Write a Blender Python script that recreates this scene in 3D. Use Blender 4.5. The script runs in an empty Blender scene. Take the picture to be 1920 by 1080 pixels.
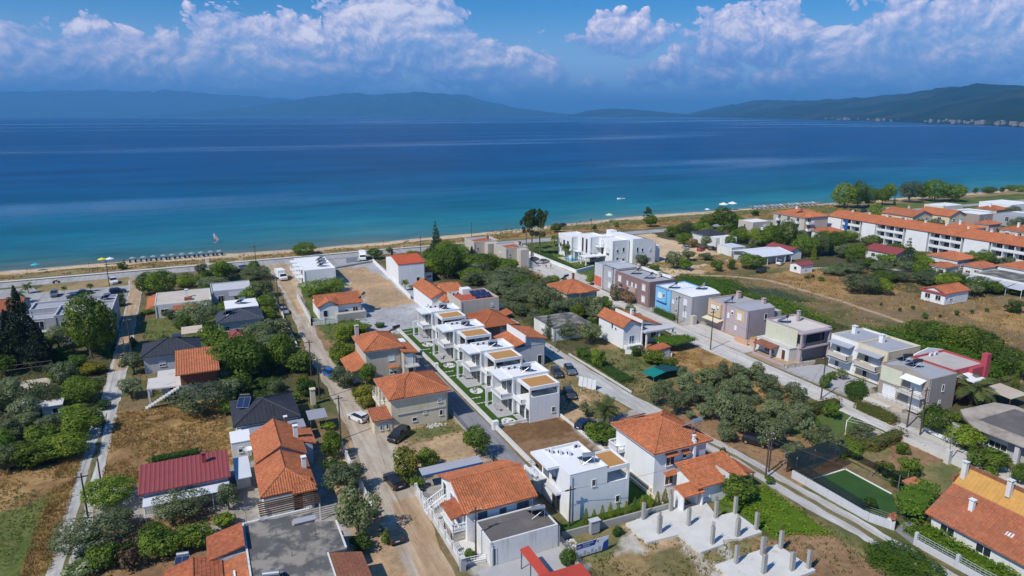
import bpy, math, random
import numpy as np
from mathutils import Vector
R = math.radians
random.seed(7); RNG = np.random.default_rng(7)
sc = bpy.context.scene
COL = sc.collection
# The town is laid out on one street grid: +X runs across the lanes, +Y runs down the lanes to the sea (metres).
# ---------------------------------------------------------------- camera
cam = bpy.data.cameras.new('camera'); cam.lens = 24.0; cam.sensor_width = 36.0
cam.clip_start = 0.5; cam.clip_end = 120000
camo = bpy.data.objects.new('camera', cam); COL.objects.link(camo)
camo.location = (0, 0, 50); camo.rotation_euler = (R(90 - 14.33), 0, R(-25))
sc.camera = camo
# ---------------------------------------------------------------- exposure
sc.view_settings.view_transform = 'Standard'; sc.view_settings.look = 'None'
sc.view_settings.exposure = 0.18; sc.view_settings.gamma = 1.0
sc.render.engine = 'CYCLES'; sc.cycles.use_denoising = True
sc.cycles.max_bounces = 5; sc.cycles.diffuse_bounces = 2; sc.cycles.glossy_bounces = 2
sc.cycles.transmission_bounces = 2; sc.cycles.transparent_max_bounces = 8; sc.cycles.volume_bounces = 0
# ---------------------------------------------------------------- sun
SUN_AZ, SUN_EL = 250.5, 48.0     # compass bearing of the sun from +Y, and its height
sd = Vector((math.sin(R(SUN_AZ)) * math.cos(R(SUN_EL)), math.cos(R(SUN_AZ)) * math.cos(R(SUN_EL)), math.sin(R(SUN_EL))))
sl = bpy.data.lights.new('sun', 'SUN'); sl.energy = 4.1; sl.angle = R(0.53); sl.color = (1.0, 0.95, 0.87)
slo = bpy.data.objects.new('sun', sl); COL.objects.link(slo); slo.location = (-60, -40, 120)
slo.rotation_euler = (-sd).to_track_quat('-Z', 'Y').to_euler()


class NT:
    """small helper to wire shader nodes"""
    def __init__(s, tree): s.t = tree; s.n = tree.nodes; s.l = tree.links
    def new(s, typ, **k):
        n = s.n.new(typ)
        for a, b in k.items(): setattr(n, a, b)
        return n
    def put(s, sock, v):
        if isinstance(v, bpy.types.NodeSocket): s.l.new(v, sock)
        elif v is not None:
            if isinstance(v, (tuple, list)) and len(v) == 3 and sock.type == 'RGBA': v = (*v, 1)
            sock.default_value = v
    def m(s, op, a, b=None, c=None, clamp=False):
        n = s.new('ShaderNodeMath', operation=op, use_clamp=clamp)
        s.put(n.inputs[0], a)
        if b is not None: s.put(n.inputs[1], b)
        if c is not None: s.put(n.inputs[2], c)
        return n.outputs[0]
    def vm(s, op, a, b=None):
        n = s.new('ShaderNodeVectorMath', operation=op); s.put(n.inputs[0], a)
        if b is not None: s.put(n.inputs[1], b)
        return n.outputs[0]
    def mix(s, f, a, b, blend='MIX'):
        n = s.new('ShaderNodeMix', data_type='RGBA', blend_type=blend)
        s.put(n.inputs[0], f); s.put(n.inputs[6], a); s.put(n.inputs[7], b)
        return n.outputs[2]
    def noise(s, vec, scale, detail=3, rough=.55, dist=0.):
        n = s.new('ShaderNodeTexNoise'); s.put(n.inputs['Vector'], vec); n.inputs['Scale'].default_value = scale
        n.inputs['Detail'].default_value = detail; n.inputs['Roughness'].default_value = rough; n.inputs['Distortion'].default_value = dist
        return n.outputs[0]
    def ss(s, v, lo, hi, a=0., b=1.):
        n = s.new('ShaderNodeMapRange', interpolation_type='SMOOTHSTEP'); s.put(n.inputs[0], v)
        n.inputs[1].default_value = lo; n.inputs[2].default_value = hi; n.inputs[3].default_value = a; n.inputs[4].default_value = b
        return n.outputs[0]
    def lin(s, v, lo, hi, a=0., b=1.):
        n = s.new('ShaderNodeMapRange'); s.put(n.inputs[0], v)
        n.inputs[1].default_value = lo; n.inputs[2].default_value = hi; n.inputs[3].default_value = a; n.inputs[4].default_value = b
        return n.outputs[0]
    def ramp(s, f, stops):
        n = s.new('ShaderNodeValToRGB'); s.put(n.inputs[0], f); e = n.color_ramp.elements
        while len(e) < len(stops): e.new(.5)
        for q, (p, c) in zip(e, stops): q.position = p; q.color = (*c, 1)
        return n.outputs[0]

# ---------------------------------------------------------------- sky: Nishita daylight with a cumulus band above the horizon
world = bpy.data.worlds.new('World'); sc.world = world; world.use_nodes = True
w = NT(world.node_tree); w.n.clear()
world.cycles.sampling_method = 'MANUAL'; world.cycles.sample_map_resolution = 256
skyn = w.new('ShaderNodeTexSky', sky_type='NISHITA', sun_disc=False)
skyn.sun_elevation = R(SUN_EL); skyn.sun_rotation = R(SUN_AZ); skyn.altitude = 50
skyn.air_density = 1.0; skyn.dust_density = 0.6; skyn.ozone_density = 3.0
tc = w.new('ShaderNodeTexCoord'); sp = w.new('ShaderNodeSeparateXYZ'); w.l.new(tc.outputs['Generated'], sp.inputs[0])
az = w.m('ARCTAN2', sp.outputs[0], sp.outputs[1]); el = w.m('ARCSINE', w.m('MINIMUM', w.m('MAXIMUM', sp.outputs[2], -.999), .999))
cv = w.new('ShaderNodeCombineXYZ'); w.put(cv.inputs[0], az); w.put(cv.inputs[1], w.m('MULTIPLY', el, 1.35)); cv.inputs[2].default_value = 3.7
P = cv.outputs[0]
warp = w.new('ShaderNodeTexNoise'); w.put(warp.inputs['Vector'], P); warp.inputs['Scale'].default_value = 9; warp.inputs['Detail'].default_value = 3
Pw = w.vm('ADD', P, w.vm('MULTIPLY', w.vm('SUBTRACT', warp.outputs[1], (.5, .5, .5)), (.05, .05, .05)))
# heaps of cumulus: bearing, height above horizon, half width, half height (radians), weight
HEAPS = [(-0.183, 0.0603, 0.062, 0.0427, 0.80), (-0.082, 0.0734, 0.088, 0.0421, 0.95), (-0.001, 0.0734, 0.069, 0.0377, 0.90), (0.056, 0.0752, 0.059, 0.0386, 0.75), (0.108, 0.0833, 0.089, 0.0455, 0.95), (0.176, 0.0884, 0.085, 0.0495, 1.00), (0.261, 0.1002, 0.094, 0.0499, 1.10), (0.312, 0.1146, 0.062, 0.0367, 1.10), (0.370, 0.0738, 0.067, 0.0414, 0.95), (0.146, 0.0540, 0.186, 0.0237, 0.80), (0.459, 0.0634, 0.059, 0.0384, 0.85), (0.586, 0.1088, 0.068, 0.0268, 0.95), (0.649, 0.0668, 0.042, 0.0219, 0.75), (0.749, 0.1034, 0.090, 0.0387, 0.90), (0.801, 0.1047, 0.044, 0.0286, 0.95), (0.860, 0.0802, 0.057, 0.0377, 1.00), (0.904, 0.0661, 0.046, 0.0312, 0.80), (0.946, 0.0949, 0.060, 0.0417, 0.75), (1.003, 0.0743, 0.066, 0.0409, 1.00), (1.046, 0.0892, 0.052, 0.0504, 1.10), (0.986, 0.1188, 0.090, 0.0230, 0.85), (0.719, 0.0561, 0.031, 0.0149, 0.80), (0.774, 0.0511, 0.026, 0.0134, 0.80), (0.858, 0.0482, 0.144, 0.0194, 0.65), (-0.051, 0.0466, 0.211, 0.0220, 0.70), (0.537, 0.0418, 0.022, 0.0128, 0.60)]
cov = num = den = None
for a0, e0, ra, re, wt in HEAPS:
    dx = w.m('DIVIDE', w.m('SUBTRACT', az, a0), ra); dy = w.m('DIVIDE', w.m('SUBTRACT', el, e0 - .010), re * 1.08)
    q = w.m('SUBTRACT', 1, w.m('SQRT', w.m('ADD', w.m('MULTIPLY', dx, dx), w.m('MULTIPLY', dy, dy))))
    q = w.m('MULTIPLY', q, wt); qp = w.m('MAXIMUM', q, 0); vq = w.m('MULTIPLY', qp, dy)
    num = vq if num is None else w.m('ADD', num, vq); den = w.m('ADD', qp, .05) if den is None else w.m('ADD', den, qp)
    cov = q if cov is None else w.m('SMOOTH_MAX', cov, q, .25)
# the same kind of band goes on all round the horizon
band = w.m('SUBTRACT', 1, w.m('ABSOLUTE', w.m('DIVIDE', w.m('SUBTRACT', el, .085), .10)))
big = w.noise(P, 3.0, 2)
gen = w.m('SUBTRACT', w.m('ADD', w.m('MULTIPLY', band, .9), w.m('MULTIPLY', w.m('SUBTRACT', big, .5), 3.2)), .75)
away = w.ss(w.m('ABSOLUTE', w.m('SUBTRACT', az, R(25))), .66, .85)
cov = w.m('MAXIMUM', cov, w.m('SUBTRACT', gen, w.m('SUBTRACT', 2, w.m('MULTIPLY', away, 2))))
def billow(vec, k0=5):
    """cauliflower relief: rounded bumps at five sizes"""
    r = None
    for s_, k in ((8.5, .95), (19., .75), (41., .48), (88., .30), (185., .17))[:k0]:
        n = w.new('ShaderNodeTexNoise', noise_dimensions='2D'); w.put(n.inputs['Vector'], vec); n.inputs['Scale'].default_value = s_; n.inputs['Detail'].default_value = 0
        q = w.m('MULTIPLY', w.m('ABSOLUTE', w.m('SUBTRACT', n.outputs[0], .5)), k * 3.)
        r = q if r is None else w.m('ADD', r, q)
    return w.m('SUBTRACT', r, .95)
b0 = billow(Pw); bl = billow(Pw, 4)
b1 = billow(w.vm('ADD', Pw, (-.008, .010, .0)))
dens = w.m('ADD', w.m('MULTIPLY', cov, 2.0), w.m('ADD', b0, .10))
soft = w.ss(el, .03, .13, .6, .2)          # crisp heads, dissolving feet
n = w.new('ShaderNodeMapRange', interpolation_type='SMOOTHSTEP'); w.put(n.inputs[0], dens); n.inputs[1].default_value = .0; w.put(n.inputs[2], soft); alpha = n.outputs[0]
lit = w.m('ADD', w.m('MULTIPLY', w.m('SUBTRACT', b0, b1), .46), w.m('ADD', .36, w.m('MULTIPLY', w.m('SUBTRACT', dens, .5), .12)))
lit = w.m('ADD', w.m('ADD', lit, w.m('MULTIPLY', w.m('DIVIDE', num, den), .42)), w.m('MULTIPLY', w.m('SUBTRACT', el, .085), 3.0), clamp=True)
ccol = w.ramp(lit, [(0, (2.4, 3.7, 7.4)), (.3, (3.9, 5.2, 8.8)), (.55, (6.8, 6.8, 9.4)), (.8, (10.6, 9.4, 10.6)), (1, (13.6, 12.0, 12.2))])
hs = w.new('ShaderNodeHueSaturation'); hs.inputs['Saturation'].default_value = 1.25; hs.inputs['Value'].default_value = 1.0; w.l.new(skyn.outputs[0], hs.inputs['Color'])
skyc = w.mix(1.0, hs.outputs[0], (.34, .80, 1.12), 'MULTIPLY')
bg = w.new('ShaderNodeBackground'); skyc = w.mix(w.ss(el, .0, .15, .85, 0.), skyc, (7.4, 9.0, 12.4))      # pale air low over the horizon, all round
w.put(bg.inputs[0], w.mix(w.m('MULTIPLY', alpha, w.lin(w.noise(P, 4.2, 2), .35, .65, .66, .96)), skyc, ccol)); bg.inputs[1].default_value = 0.09
wo = w.new('ShaderNodeOutputWorld'); w.l.new(bg.outputs[0], wo.inputs[0])

# ================================================================ materials
MATS = {}
def pm(name, col, rough=.85, var=.10, sc_=.5, fine=.08, fsc=6., bump=0., bsc=10., metal=0., spec=.3, streak=0., dirt=None, tile=None):
    """painted / mineral surface: base colour with broad and fine variation, optional run-off streaks and patches of another colour"""
    if name in MATS: return MATS[name]
    m = bpy.data.materials.new(name); m.use_nodes = True; t = NT(m.node_tree); t.n.clear()
    o = t.new('ShaderNodeOutputMaterial'); b = t.new('ShaderNodeBsdfPrincipled'); t.l.new(b.outputs[0], o.inputs[0])
    g = t.new('ShaderNodeNewGeometry'); p = g.outputs['Position']
    v = t.m('ADD', t.lin(t.noise(p, sc_, 4), .25, .75, 1 - var, 1 + var), t.lin(t.noise(p, fsc, 3), .25, .75, -fine, fine))
    if streak:
        s = t.noise(t.vm('MULTIPLY', p, (2.2, 2.2, .18)), 1.0, 4, .6)
        v = t.m('MULTIPLY', v, t.ss(s, .5, .75, 1., 1 - streak))
    if tile:
        wn = t.new('ShaderNodeTexWhiteNoise', noise_dimensions='3D')
        t.put(wn.inputs[0], t.vm('FLOOR', t.vm('MULTIPLY', p, (tile[0], tile[0], tile[0] * 1.6))))
        v = t.m('MULTIPLY', v, t.lin(wn.outputs[0], 0, 1, 1 - tile[1], 1 + tile[1]))
    c = t.mix(1., col, v, 'MULTIPLY')
    # value input of the mix above is grey
    if dirt:
        c = t.mix(t.ss(t.noise(p, dirt[1], 5, .65), dirt[2], dirt[2] + .14, 0, dirt[3]), c, dirt[0])
    t.put(b.inputs['Base Color'], c); b.inputs['Roughness'].default_value = rough; b.inputs['Metallic'].default_value = metal
    b.inputs['Specular IOR Level'].default_value = spec
    if bump:
        bn = t.new('ShaderNodeBump'); bn.inputs['Strength'].default_value = bump; bn.inputs['Distance'].default_value = .05
        t.put(bn.inputs['Height'], t.noise(p, bsc, 4)); t.l.new(bn.outputs[0], b.inputs['Normal'])
    MATS[name] = m; return m

def leafmat(name, c0, c1, c2, trans=.3, rough=.6):
    yl = (1.08, 1.04, .95) if 'olive' in name else (1.28, 1.14, .8)
    m = bpy.data.materials.new(name); m.use_nodes = True; t = NT(m.node_tree); t.n.clear()
    o = t.new('ShaderNodeOutputMaterial'); oi = t.new('ShaderNodeObjectInfo'); at = t.new('ShaderNodeAttribute', attribute_name='tint')
    f = t.m('ADD', t.m('MULTIPLY', at.outputs['Fac'], .75), t.m('MULTIPLY', oi.outputs['Random'], .25))
    c = t.ramp(f, [(0, c0), (.5, c1), (1, c2)])
    vv = t.lin(oi.outputs['Random'], 0, 1, .78, 1.25)
    wn = t.new('ShaderNodeTexWhiteNoise', noise_dimensions='1D'); t.put(wn.inputs['W'], oi.outputs['Random']); c = t.mix(t.ss(wn.outputs[0], .45, .85), c, t.mix(1., c, yl, 'MULTIPLY'))
    c = t.mix(1., t.mix(1., c, vv, 'MULTIPLY'), (1.14, 1.14, .92), 'MULTIPLY')
    b = t.new('ShaderNodeBsdfPrincipled'); t.put(b.inputs['Base Color'], c); b.inputs['Roughness'].default_value = rough; b.inputs['Specular IOR Level'].default_value = .25
    tr = t.new('ShaderNodeBsdfTranslucent'); t.put(tr.inputs[0], t.mix(1., c, (1.15, 1.25, .6), 'MULTIPLY'))
    mx = t.new('ShaderNodeMixShader'); mx.inputs[0].default_value = trans; t.l.new(b.outputs[0], mx.inputs[1]); t.l.new(tr.outputs[0], mx.inputs[2])
    t.l.new(mx.outputs[0], o.inputs[0]); MATS[name] = m; return m

WHITE = pm('white_render', (.76, .76, .755), var=.05, fine=.025, streak=.10)
OLDWHITE = pm('weathered_white_render', (.68, .67, .64), var=.08, fine=.04, streak=.25)
CREAM = pm('cream_render', (.66, .57, .41), var=.06, streak=.15)
BEIGE = pm('beige_render', (.52, .46, .39), var=.06, streak=.15)
TAUPE = pm('taupe_render', (.34, .29, .25), var=.05, streak=.1)
GREYW = pm('grey_render', (.40, .395, .41), var=.05, streak=.12)
LGREY = pm('light_grey_render', (.52, .52, .54), var=.05, streak=.12)
MAUVE = pm('mauve_render', (.43, .35, .36), var=.05, streak=.1)
MAROON = pm('maroon_render', (.25, .16, .155), var=.06, streak=.1)
PINK = pm('dusty_pink_render', (.50, .36, .32), var=.05, streak=.1)
SKYB = pm('sky_blue_render', (.19, .46, .70), var=.05, streak=.1)
RED = pm('crimson_render', (.42, .07, .09), var=.06, streak=.1)
CORAL = pm('coral_render', (.55, .14, .09), var=.06)
TAN = pm('tan_render', (.58, .42, .25), var=.05, streak=.1)
PALEGREEN = pm('pale_green_cladding', (.60, .60, .46), var=.05, streak=.08)
ORANGE = pm('orange_clay_tile', (.43, .145, .062), rough=.8, var=.16, sc_=.35, fine=.12, fsc=3, tile=(3.2, .2), dirt=((.27, .12, .07), .45, .54, .35))
ORANGE2 = pm('deep_orange_clay_tile', (.37, .115, .052), rough=.8, var=.18, sc_=.4, fine=.12, fsc=3, tile=(3.2, .22), dirt=((.22, .09, .05), .8, .55, .5))
ORANGE3 = pm('pale_orange_clay_tile', (.38, .13, .065), rough=.85, var=.16, sc_=.4, fine=.1, fsc=3, tile=(3.2, .16), dirt=((.28, .15, .09), .7, .5, .5))
BROWNT = pm('brown_clay_tile', (.26, .105, .06), rough=.85, var=.15, sc_=.5, tile=(3.2, .15), dirt=((.16, .09, .06), .8, .55, .5))
REDMETAL = pm('red_metal_sheet', (.27, .062, .058), rough=.5, var=.08, spec=.4, dirt=((.27, .06, .05), .5, .5, .5))
REDROOF = pm('bright_red_sheet', (.46, .065, .04), rough=.55, var=.08)
YELLOWR = pm('yellow_roof_sheet', (.50, .275, .075), rough=.8, var=.08, tile=(1.6, .06))
SLATE = pm('dark_slate_tile', (.042, .044, .052), rough=.6, var=.12, tile=(2.6, .14))
SLATE2 = pm('blue_grey_slate_tile', (.06, .068, .085), rough=.6, var=.12, tile=(2.6, .14))
METALW = pm('pale_metal_sheet', (.62, .64, .68), rough=.45, var=.08, dirt=((.42, .42, .42), .5, .55, .4))
GREYSHEET = pm('grey_metal_sheet', (.30, .30, .33), rough=.5, var=.06)
ROOFW = pm('white_roof_coating', (.76, .76, .755), var=.03, fine=.02, dirt=((.62, .6, .56), .35, .56, .3))
ROOFG = pm('grey_roof_membrane', (.36, .37, .40), var=.10, dirt=((.28, .28, .29), .5, .5, .5))
ROOFC = pm('old_concrete_roof', (.11, .104, .10), var=.25, sc_=.5, fine=.14, bump=.2, dirt=((.32, .285, .235), .3, .45, .85))
ROOFD = pm('dark_bitumen_roof', (.135, .12, .11), var=.14, sc_=.3, dirt=((.19, .165, .15), .35, .5, .6))
DECK = pm('tan_deck_coating', (.45, .235, .08), var=.06, fine=.03)
CONC = pm('concrete', (.37, .355, .33), var=.10, sc_=.4, bump=.15, dirt=((.30, .28, .25), .5, .55, .5))
CONCL = pm('pale_concrete', (.58, .56, .53), var=.08, sc_=.3, dirt=((.40, .36, .31), .4, .52, .5))
PAVER = pm('grey_paving', (.40, .39, .39), var=.08, fine=.05)
SANDST = pm('sandy_paving', (.50, .42, .33), var=.10, fine=.06)
BRICK = pm('red_brick', (.24, .085, .05), var=.14, tile=(5, .2))
STONE = pm('rough_stone', (.44, .40, .34), var=.2, sc_=2, tile=(2.2, .25), bump=.4, bsc=4)
WOOD = pm('dark_wood', (.10, .055, .03), var=.2, sc_=2)
WOODL = pm('light_wood', (.42, .25, .10), var=.15, sc_=2)
POLEW = pm('weathered_pole_wood', (.085, .065, .05), var=.2, sc_=1.5)
MGREY = pm('grey_paint', (.13, .135, .145), rough=.45, var=.04, spec=.5)
BLACKM = pm('black_paint', (.025, .025, .028), rough=.4, spec=.5, var=.04)
STEEL = pm('galvanised_steel', (.50, .51, .53), rough=.35, metal=.7, var=.06)
WPAINT = pm('white_paint', (.80, .80, .80), rough=.5, var=.03)
SHUT = pm('white_shutter', (.70, .71, .73), rough=.5, var=.03)
BROWNSH = pm('brown_shutter', (.10, .045, .03), rough=.6, var=.1)
GREYSH = pm('grey_shutter', (.36, .37, .40), rough=.5, var=.05)
BLUEP = pm('blue_paint', (.03, .11, .35), rough=.5, var=.05)
TYRE = pm('black_rubber', (.02, .02, .02), rough=.8)
PLASTERLINE = pm('white_line', (.75, .74, .71), var=.05)
def glassmat(name, col, rough=.06):
    m = bpy.data.materials.new(name); m.use_nodes = True; b = m.node_tree.nodes['Principled BSDF']
    b.inputs['Base Color'].default_value = (*col, 1); b.inputs['Roughness'].default_value = rough; b.inputs['Specular IOR Level'].default_value = .6
    MATS[name] = m; return m
GLASS = glassmat('window_glass', (.022, .028, .036))
GLASSB = glassmat('bluish_glass', (.06, .10, .15))
PANEL = glassmat('solar_panel_glass', (.02, .035, .09), .12)
LAMP = glassmat('headlamp_glass', (.7, .72, .74), .15)
TAILR = glassmat('tail_lamp', (.35, .01, .01), .2)
POOLW = glassmat('pool_water', (.06, .42, .62), .05)
def paint(col, name):
    if name in MATS: return MATS[name]
    m = bpy.data.materials.new(name); m.use_nodes = True; b = m.node_tree.nodes['Principled BSDF']
    b.inputs['Base Color'].default_value = (*col, 1); b.inputs['Roughness'].default_value = .28; b.inputs['Coat Weight'].default_value = .6; b.inputs['Coat Roughness'].default_value = .05
    MATS[name] = m; return m

# ================================================================ mesh building
class MB:
    def __init__(s): s.v = []; s.f = []; s.p = []
    def add(s, vs, fs):
        n = len(s.v); s.p.append((n, len(s.f))); s.v += [tuple(q) for q in vs]; s.f += [tuple(n + i for i in q) for q in fs]; return s
    def box(s, x0, y0, z0, x1, y1, z1):
        return s.add([(x0, y0, z0), (x1, y0, z0), (x1, y1, z0), (x0, y1, z0), (x0, y0, z1), (x1, y0, z1), (x1, y1, z1), (x0, y1, z1)],
                     [(0, 3, 2, 1), (4, 5, 6, 7), (0, 1, 5, 4), (1, 2, 6, 5), (2, 3, 7, 6), (3, 0, 4, 7)])
    def poly(s, pts): return s.add(pts, [tuple(range(len(pts)))])
    def prism(s, xy, z0, z1):
        n = len(xy)
        return s.add([(x, y, z0) for x, y in xy] + [(x, y, z1) for x, y in xy],
                     [tuple(range(n - 1, -1, -1)), tuple(range(n, 2 * n))] + [(i, (i + 1) % n, n + (i + 1) % n, n + i) for i in range(n)])
    def slab(s, pts, th):
        """plane polygon (counter-clockwise from above) with thickness th below it"""
        n = len(pts)
        return s.add(list(pts) + [(x, y, z - th) for x, y, z in pts],
                     [tuple(range(n)), tuple(range(2 * n - 1, n - 1, -1))] + [(n + i, n + (i + 1) % n, (i + 1) % n, i) for i in range(n)])
    def tube(s, a, b, r, r2=None, n=6):
        a = Vector(a); b = Vector(b); d = (b - a).normalized(); r2 = r if r2 is None else r2
        u = d.cross(Vector((0, 0, 1)) if abs(d.z) < .95 else Vector((1, 0, 0))).normalized(); w_ = d.cross(u)
        vs = []
        for c, q in ((a, r), (b, r2)):
            for i in range(n):
                t = 2 * math.pi * i / n; vs.append(c + u * (q * math.cos(t)) + w_ * (q * math.sin(t)))
        return s.add(vs, [tuple(range(n)), tuple(range(2 * n - 1, n - 1, -1))] + [(i, n + i, n + (i + 1) % n, (i + 1) % n) for i in range(n)])
    def lathe(s, x, y, prof, n=10):
        """prof: (radius, z) from bottom to top"""
        k = len(prof); vs = []
        for r, z in prof:
            for i in range(n):
                t = 2 * math.pi * i / n; vs.append((x + r * math.cos(t), y + r * math.sin(t), z))
        fs = [tuple(range(n - 1, -1, -1)), tuple(range((k - 1) * n, k * n))]
        for j in range(k - 1):
            fs += [(j * n + i, j * n + (i + 1) % n, (j + 1) * n + (i + 1) % n, (j + 1) * n + i) for i in range(n)]
        return s.add(vs, fs)

    def pieces(s):
        o = []
        for (v0, f0), (v1, f1) in zip(s.p, s.p[1:] + [(len(s.v), len(s.f))]):
            m = MB(); m.add(s.v[v0:v1], [tuple(i - v0 for i in f) for f in s.f[f0:f1]]); o.append(m)
        return o
ORG = {}
SPLIT = ('post', 'column', 'gable', 'gate_wall', 'stair', 'roof_beam', 'rib', 'frame', 'legs', 'bar', 'screen')
def link(o, parent=None):
    COL.objects.link(o)
    if parent is not None: o.parent = parent
    return o
def obj(name, mb, mat, parent=None, smooth=False, kind=None, org=None):
    """link one mesh; vertices are given in town coordinates and stored relative to the thing they belong to"""
    if len(mb.p) > 1 and kind is None and 'baluster' not in name and 'balustrade' not in name and name not in ('panel_frame', 'starter_bars', 'rebar') and name.split('_')[-1].rstrip('s') in [q.rstrip('s') for q in SPLIT]:
        nm = 'step' if 'stair' in name else name
        return [obj(nm, m, mat, parent, smooth, kind, org) for m in mb.pieces()][0]
    if org is None: org = ORG.get(parent.name, (0, 0, 0)) if parent is not None else (0, 0, 0)
    me = bpy.data.meshes.new(name)
    me.from_pydata([(x - org[0], y - org[1], z - org[2]) for x, y, z in mb.v], [], mb.f)
    if isinstance(mat, (list, tuple)):
        for q in mat: me.materials.append(q)
    else: me.materials.append(mat)
    if smooth: me.shade_smooth()
    me.validate()
    o = bpy.data.objects.new(name, me); link(o, parent); ORG[o.name] = org
    if parent is None: o.location = org
    if kind: o['kind'] = kind
    return o
def tag(o, label, cat, group=None):
    o['label'] = label; o['category'] = cat
    if group: o['group'] = group
    return o
def thing(name, label, cat, loc=(0, 0, 0), group=None, rz=0.):
    o = bpy.data.objects.new(name, None); o.empty_display_size = .3; link(o); o.location = loc; o.rotation_euler = (0, 0, rz)
    ORG[o.name] = tuple(loc); return tag(o, label, cat, group)
def copy_tree(o, parent=None):
    c = o.copy(); link(c, parent)
    for ch in list(o.children): copy_tree(ch, c)
    return c
def np_mesh(name, V, F, tint=None):
    """V (n,3), F (m,4) arrays"""
    me = bpy.data.meshes.new(name); V = np.asarray(V, np.float32); F = np.asarray(F, np.int32); k = F.shape[1]
    me.vertices.add(len(V)); me.vertices.foreach_set('co', V.ravel()); me.loops.add(F.size); me.loops.foreach_set('vertex_index', F.ravel())
    me.polygons.add(len(F)); me.polygons.foreach_set('loop_start', np.arange(0, F.size, k, dtype=np.int32))
    me.update(calc_edges=True)
    if tint is not None:
        a = me.attributes.new('tint', 'FLOAT', 'POINT'); a.data.foreach_set('value', np.asarray(tint, np.float32))
    return me

# ================================================================ setting
def vnoise(x, y, s, seed=0):
    x = x / s; y = y / s; xi = np.floor(x).astype(np.int64); yi = np.floor(y).astype(np.int64); fx = x - xi; fy = y - yi
    fx = fx * fx * (3 - 2 * fx); fy = fy * fy * (3 - 2 * fy)
    def h(a, b):
        n = (a * 374761393 + b * 668265263 + seed * 982451653) & 0xffffffff
        n = ((n ^ (n >> 13)) * 1274126177) & 0xffffffff
        return ((n ^ (n >> 16)) & 0xffff) / 65535.
    return (h(xi, yi) * (1 - fx) + h(xi + 1, yi) * fx) * (1 - fy) + (h(xi, yi + 1) * (1 - fx) + h(xi + 1, yi + 1) * fx) * fy
def fbm(x, y, s, seed=0, o=4):
    r = 0; a = .5; t = 0
    for i in range(o): r = r + a * vnoise(x, y, s, seed + i * 17); t += a; a *= .55; s = s * .48
    return r / t
SHORE_X = np.array([-2500, -300, -60, -30, 5, 43, 88, 140, 206, 277, 330, 480, 533, 900, 3000.])
SHORE_Y = np.array([272, 272, 271.7, 271.3, 272, 268, 272, 277, 286, 286, 283, 281, 287, 300, 330.])
def shore(x): return np.interp(x, SHORE_X, SHORE_Y) + (fbm(x, x * 0 + 3.3, 25., 5) - .5) * 3.0
SEA_Z = -0.7
def inpoly(x, y, P):
    r = np.zeros(x.shape, bool); n = len(P)
    for i in range(n):
        x0, y0 = P[i]; x1, y1 = P[(i + 1) % n]
        if y0 == y1: continue
        c = ((y0 > y) != (y1 > y)) & (x < (x1 - x0) * (y - y0) / (y1 - y0) + x0); r ^= c
    return r
def rect(x0, y0, x1, y1): return [(x0, y0), (x1, y0), (x1, y1), (x0, y1)]
# ground kinds: two colours that drift into each other
G = {'mixed': ((.20, .145, .075), (.105, .11, .04)), 'straw': ((.37, .235, .10), (.25, .15, .065)), 'gold': ((.46, .29, .10), (.30, .19, .075)),
     'soil': ((.30, .185, .10), (.235, .14, .075)), 'brown': ((.20, .115, .055), (.155, .088, .042)), 'sanddirt': ((.46, .31, .18), (.36, .25, .15)), 'sand': ((.60, .45, .29), (.52, .38, .24)),
     'green': ((.085, .125, .028), (.14, .15, .045)), 'lush': ((.075, .14, .02), (.10, .15, .03)), 'weeds': ((.13, .14, .05), (.22, .18, .08)),
     'gravel': ((.42, .42, .43), (.34, .33, .33)), 'yard': ((.38, .35, .31), (.30, .27, .23)), 'litter': ((.10, .085, .045), (.075, .08, .03)), 'dune': ((.34, .24, .12), (.21, .175, .075)),
     'pale': ((.50, .47, .41), (.41, .36, .28)), 'field': ((.235, .165, .085), (.19, .135, .07)), 'rough': ((.30, .21, .10), (.16, .14, .06))}
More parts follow.
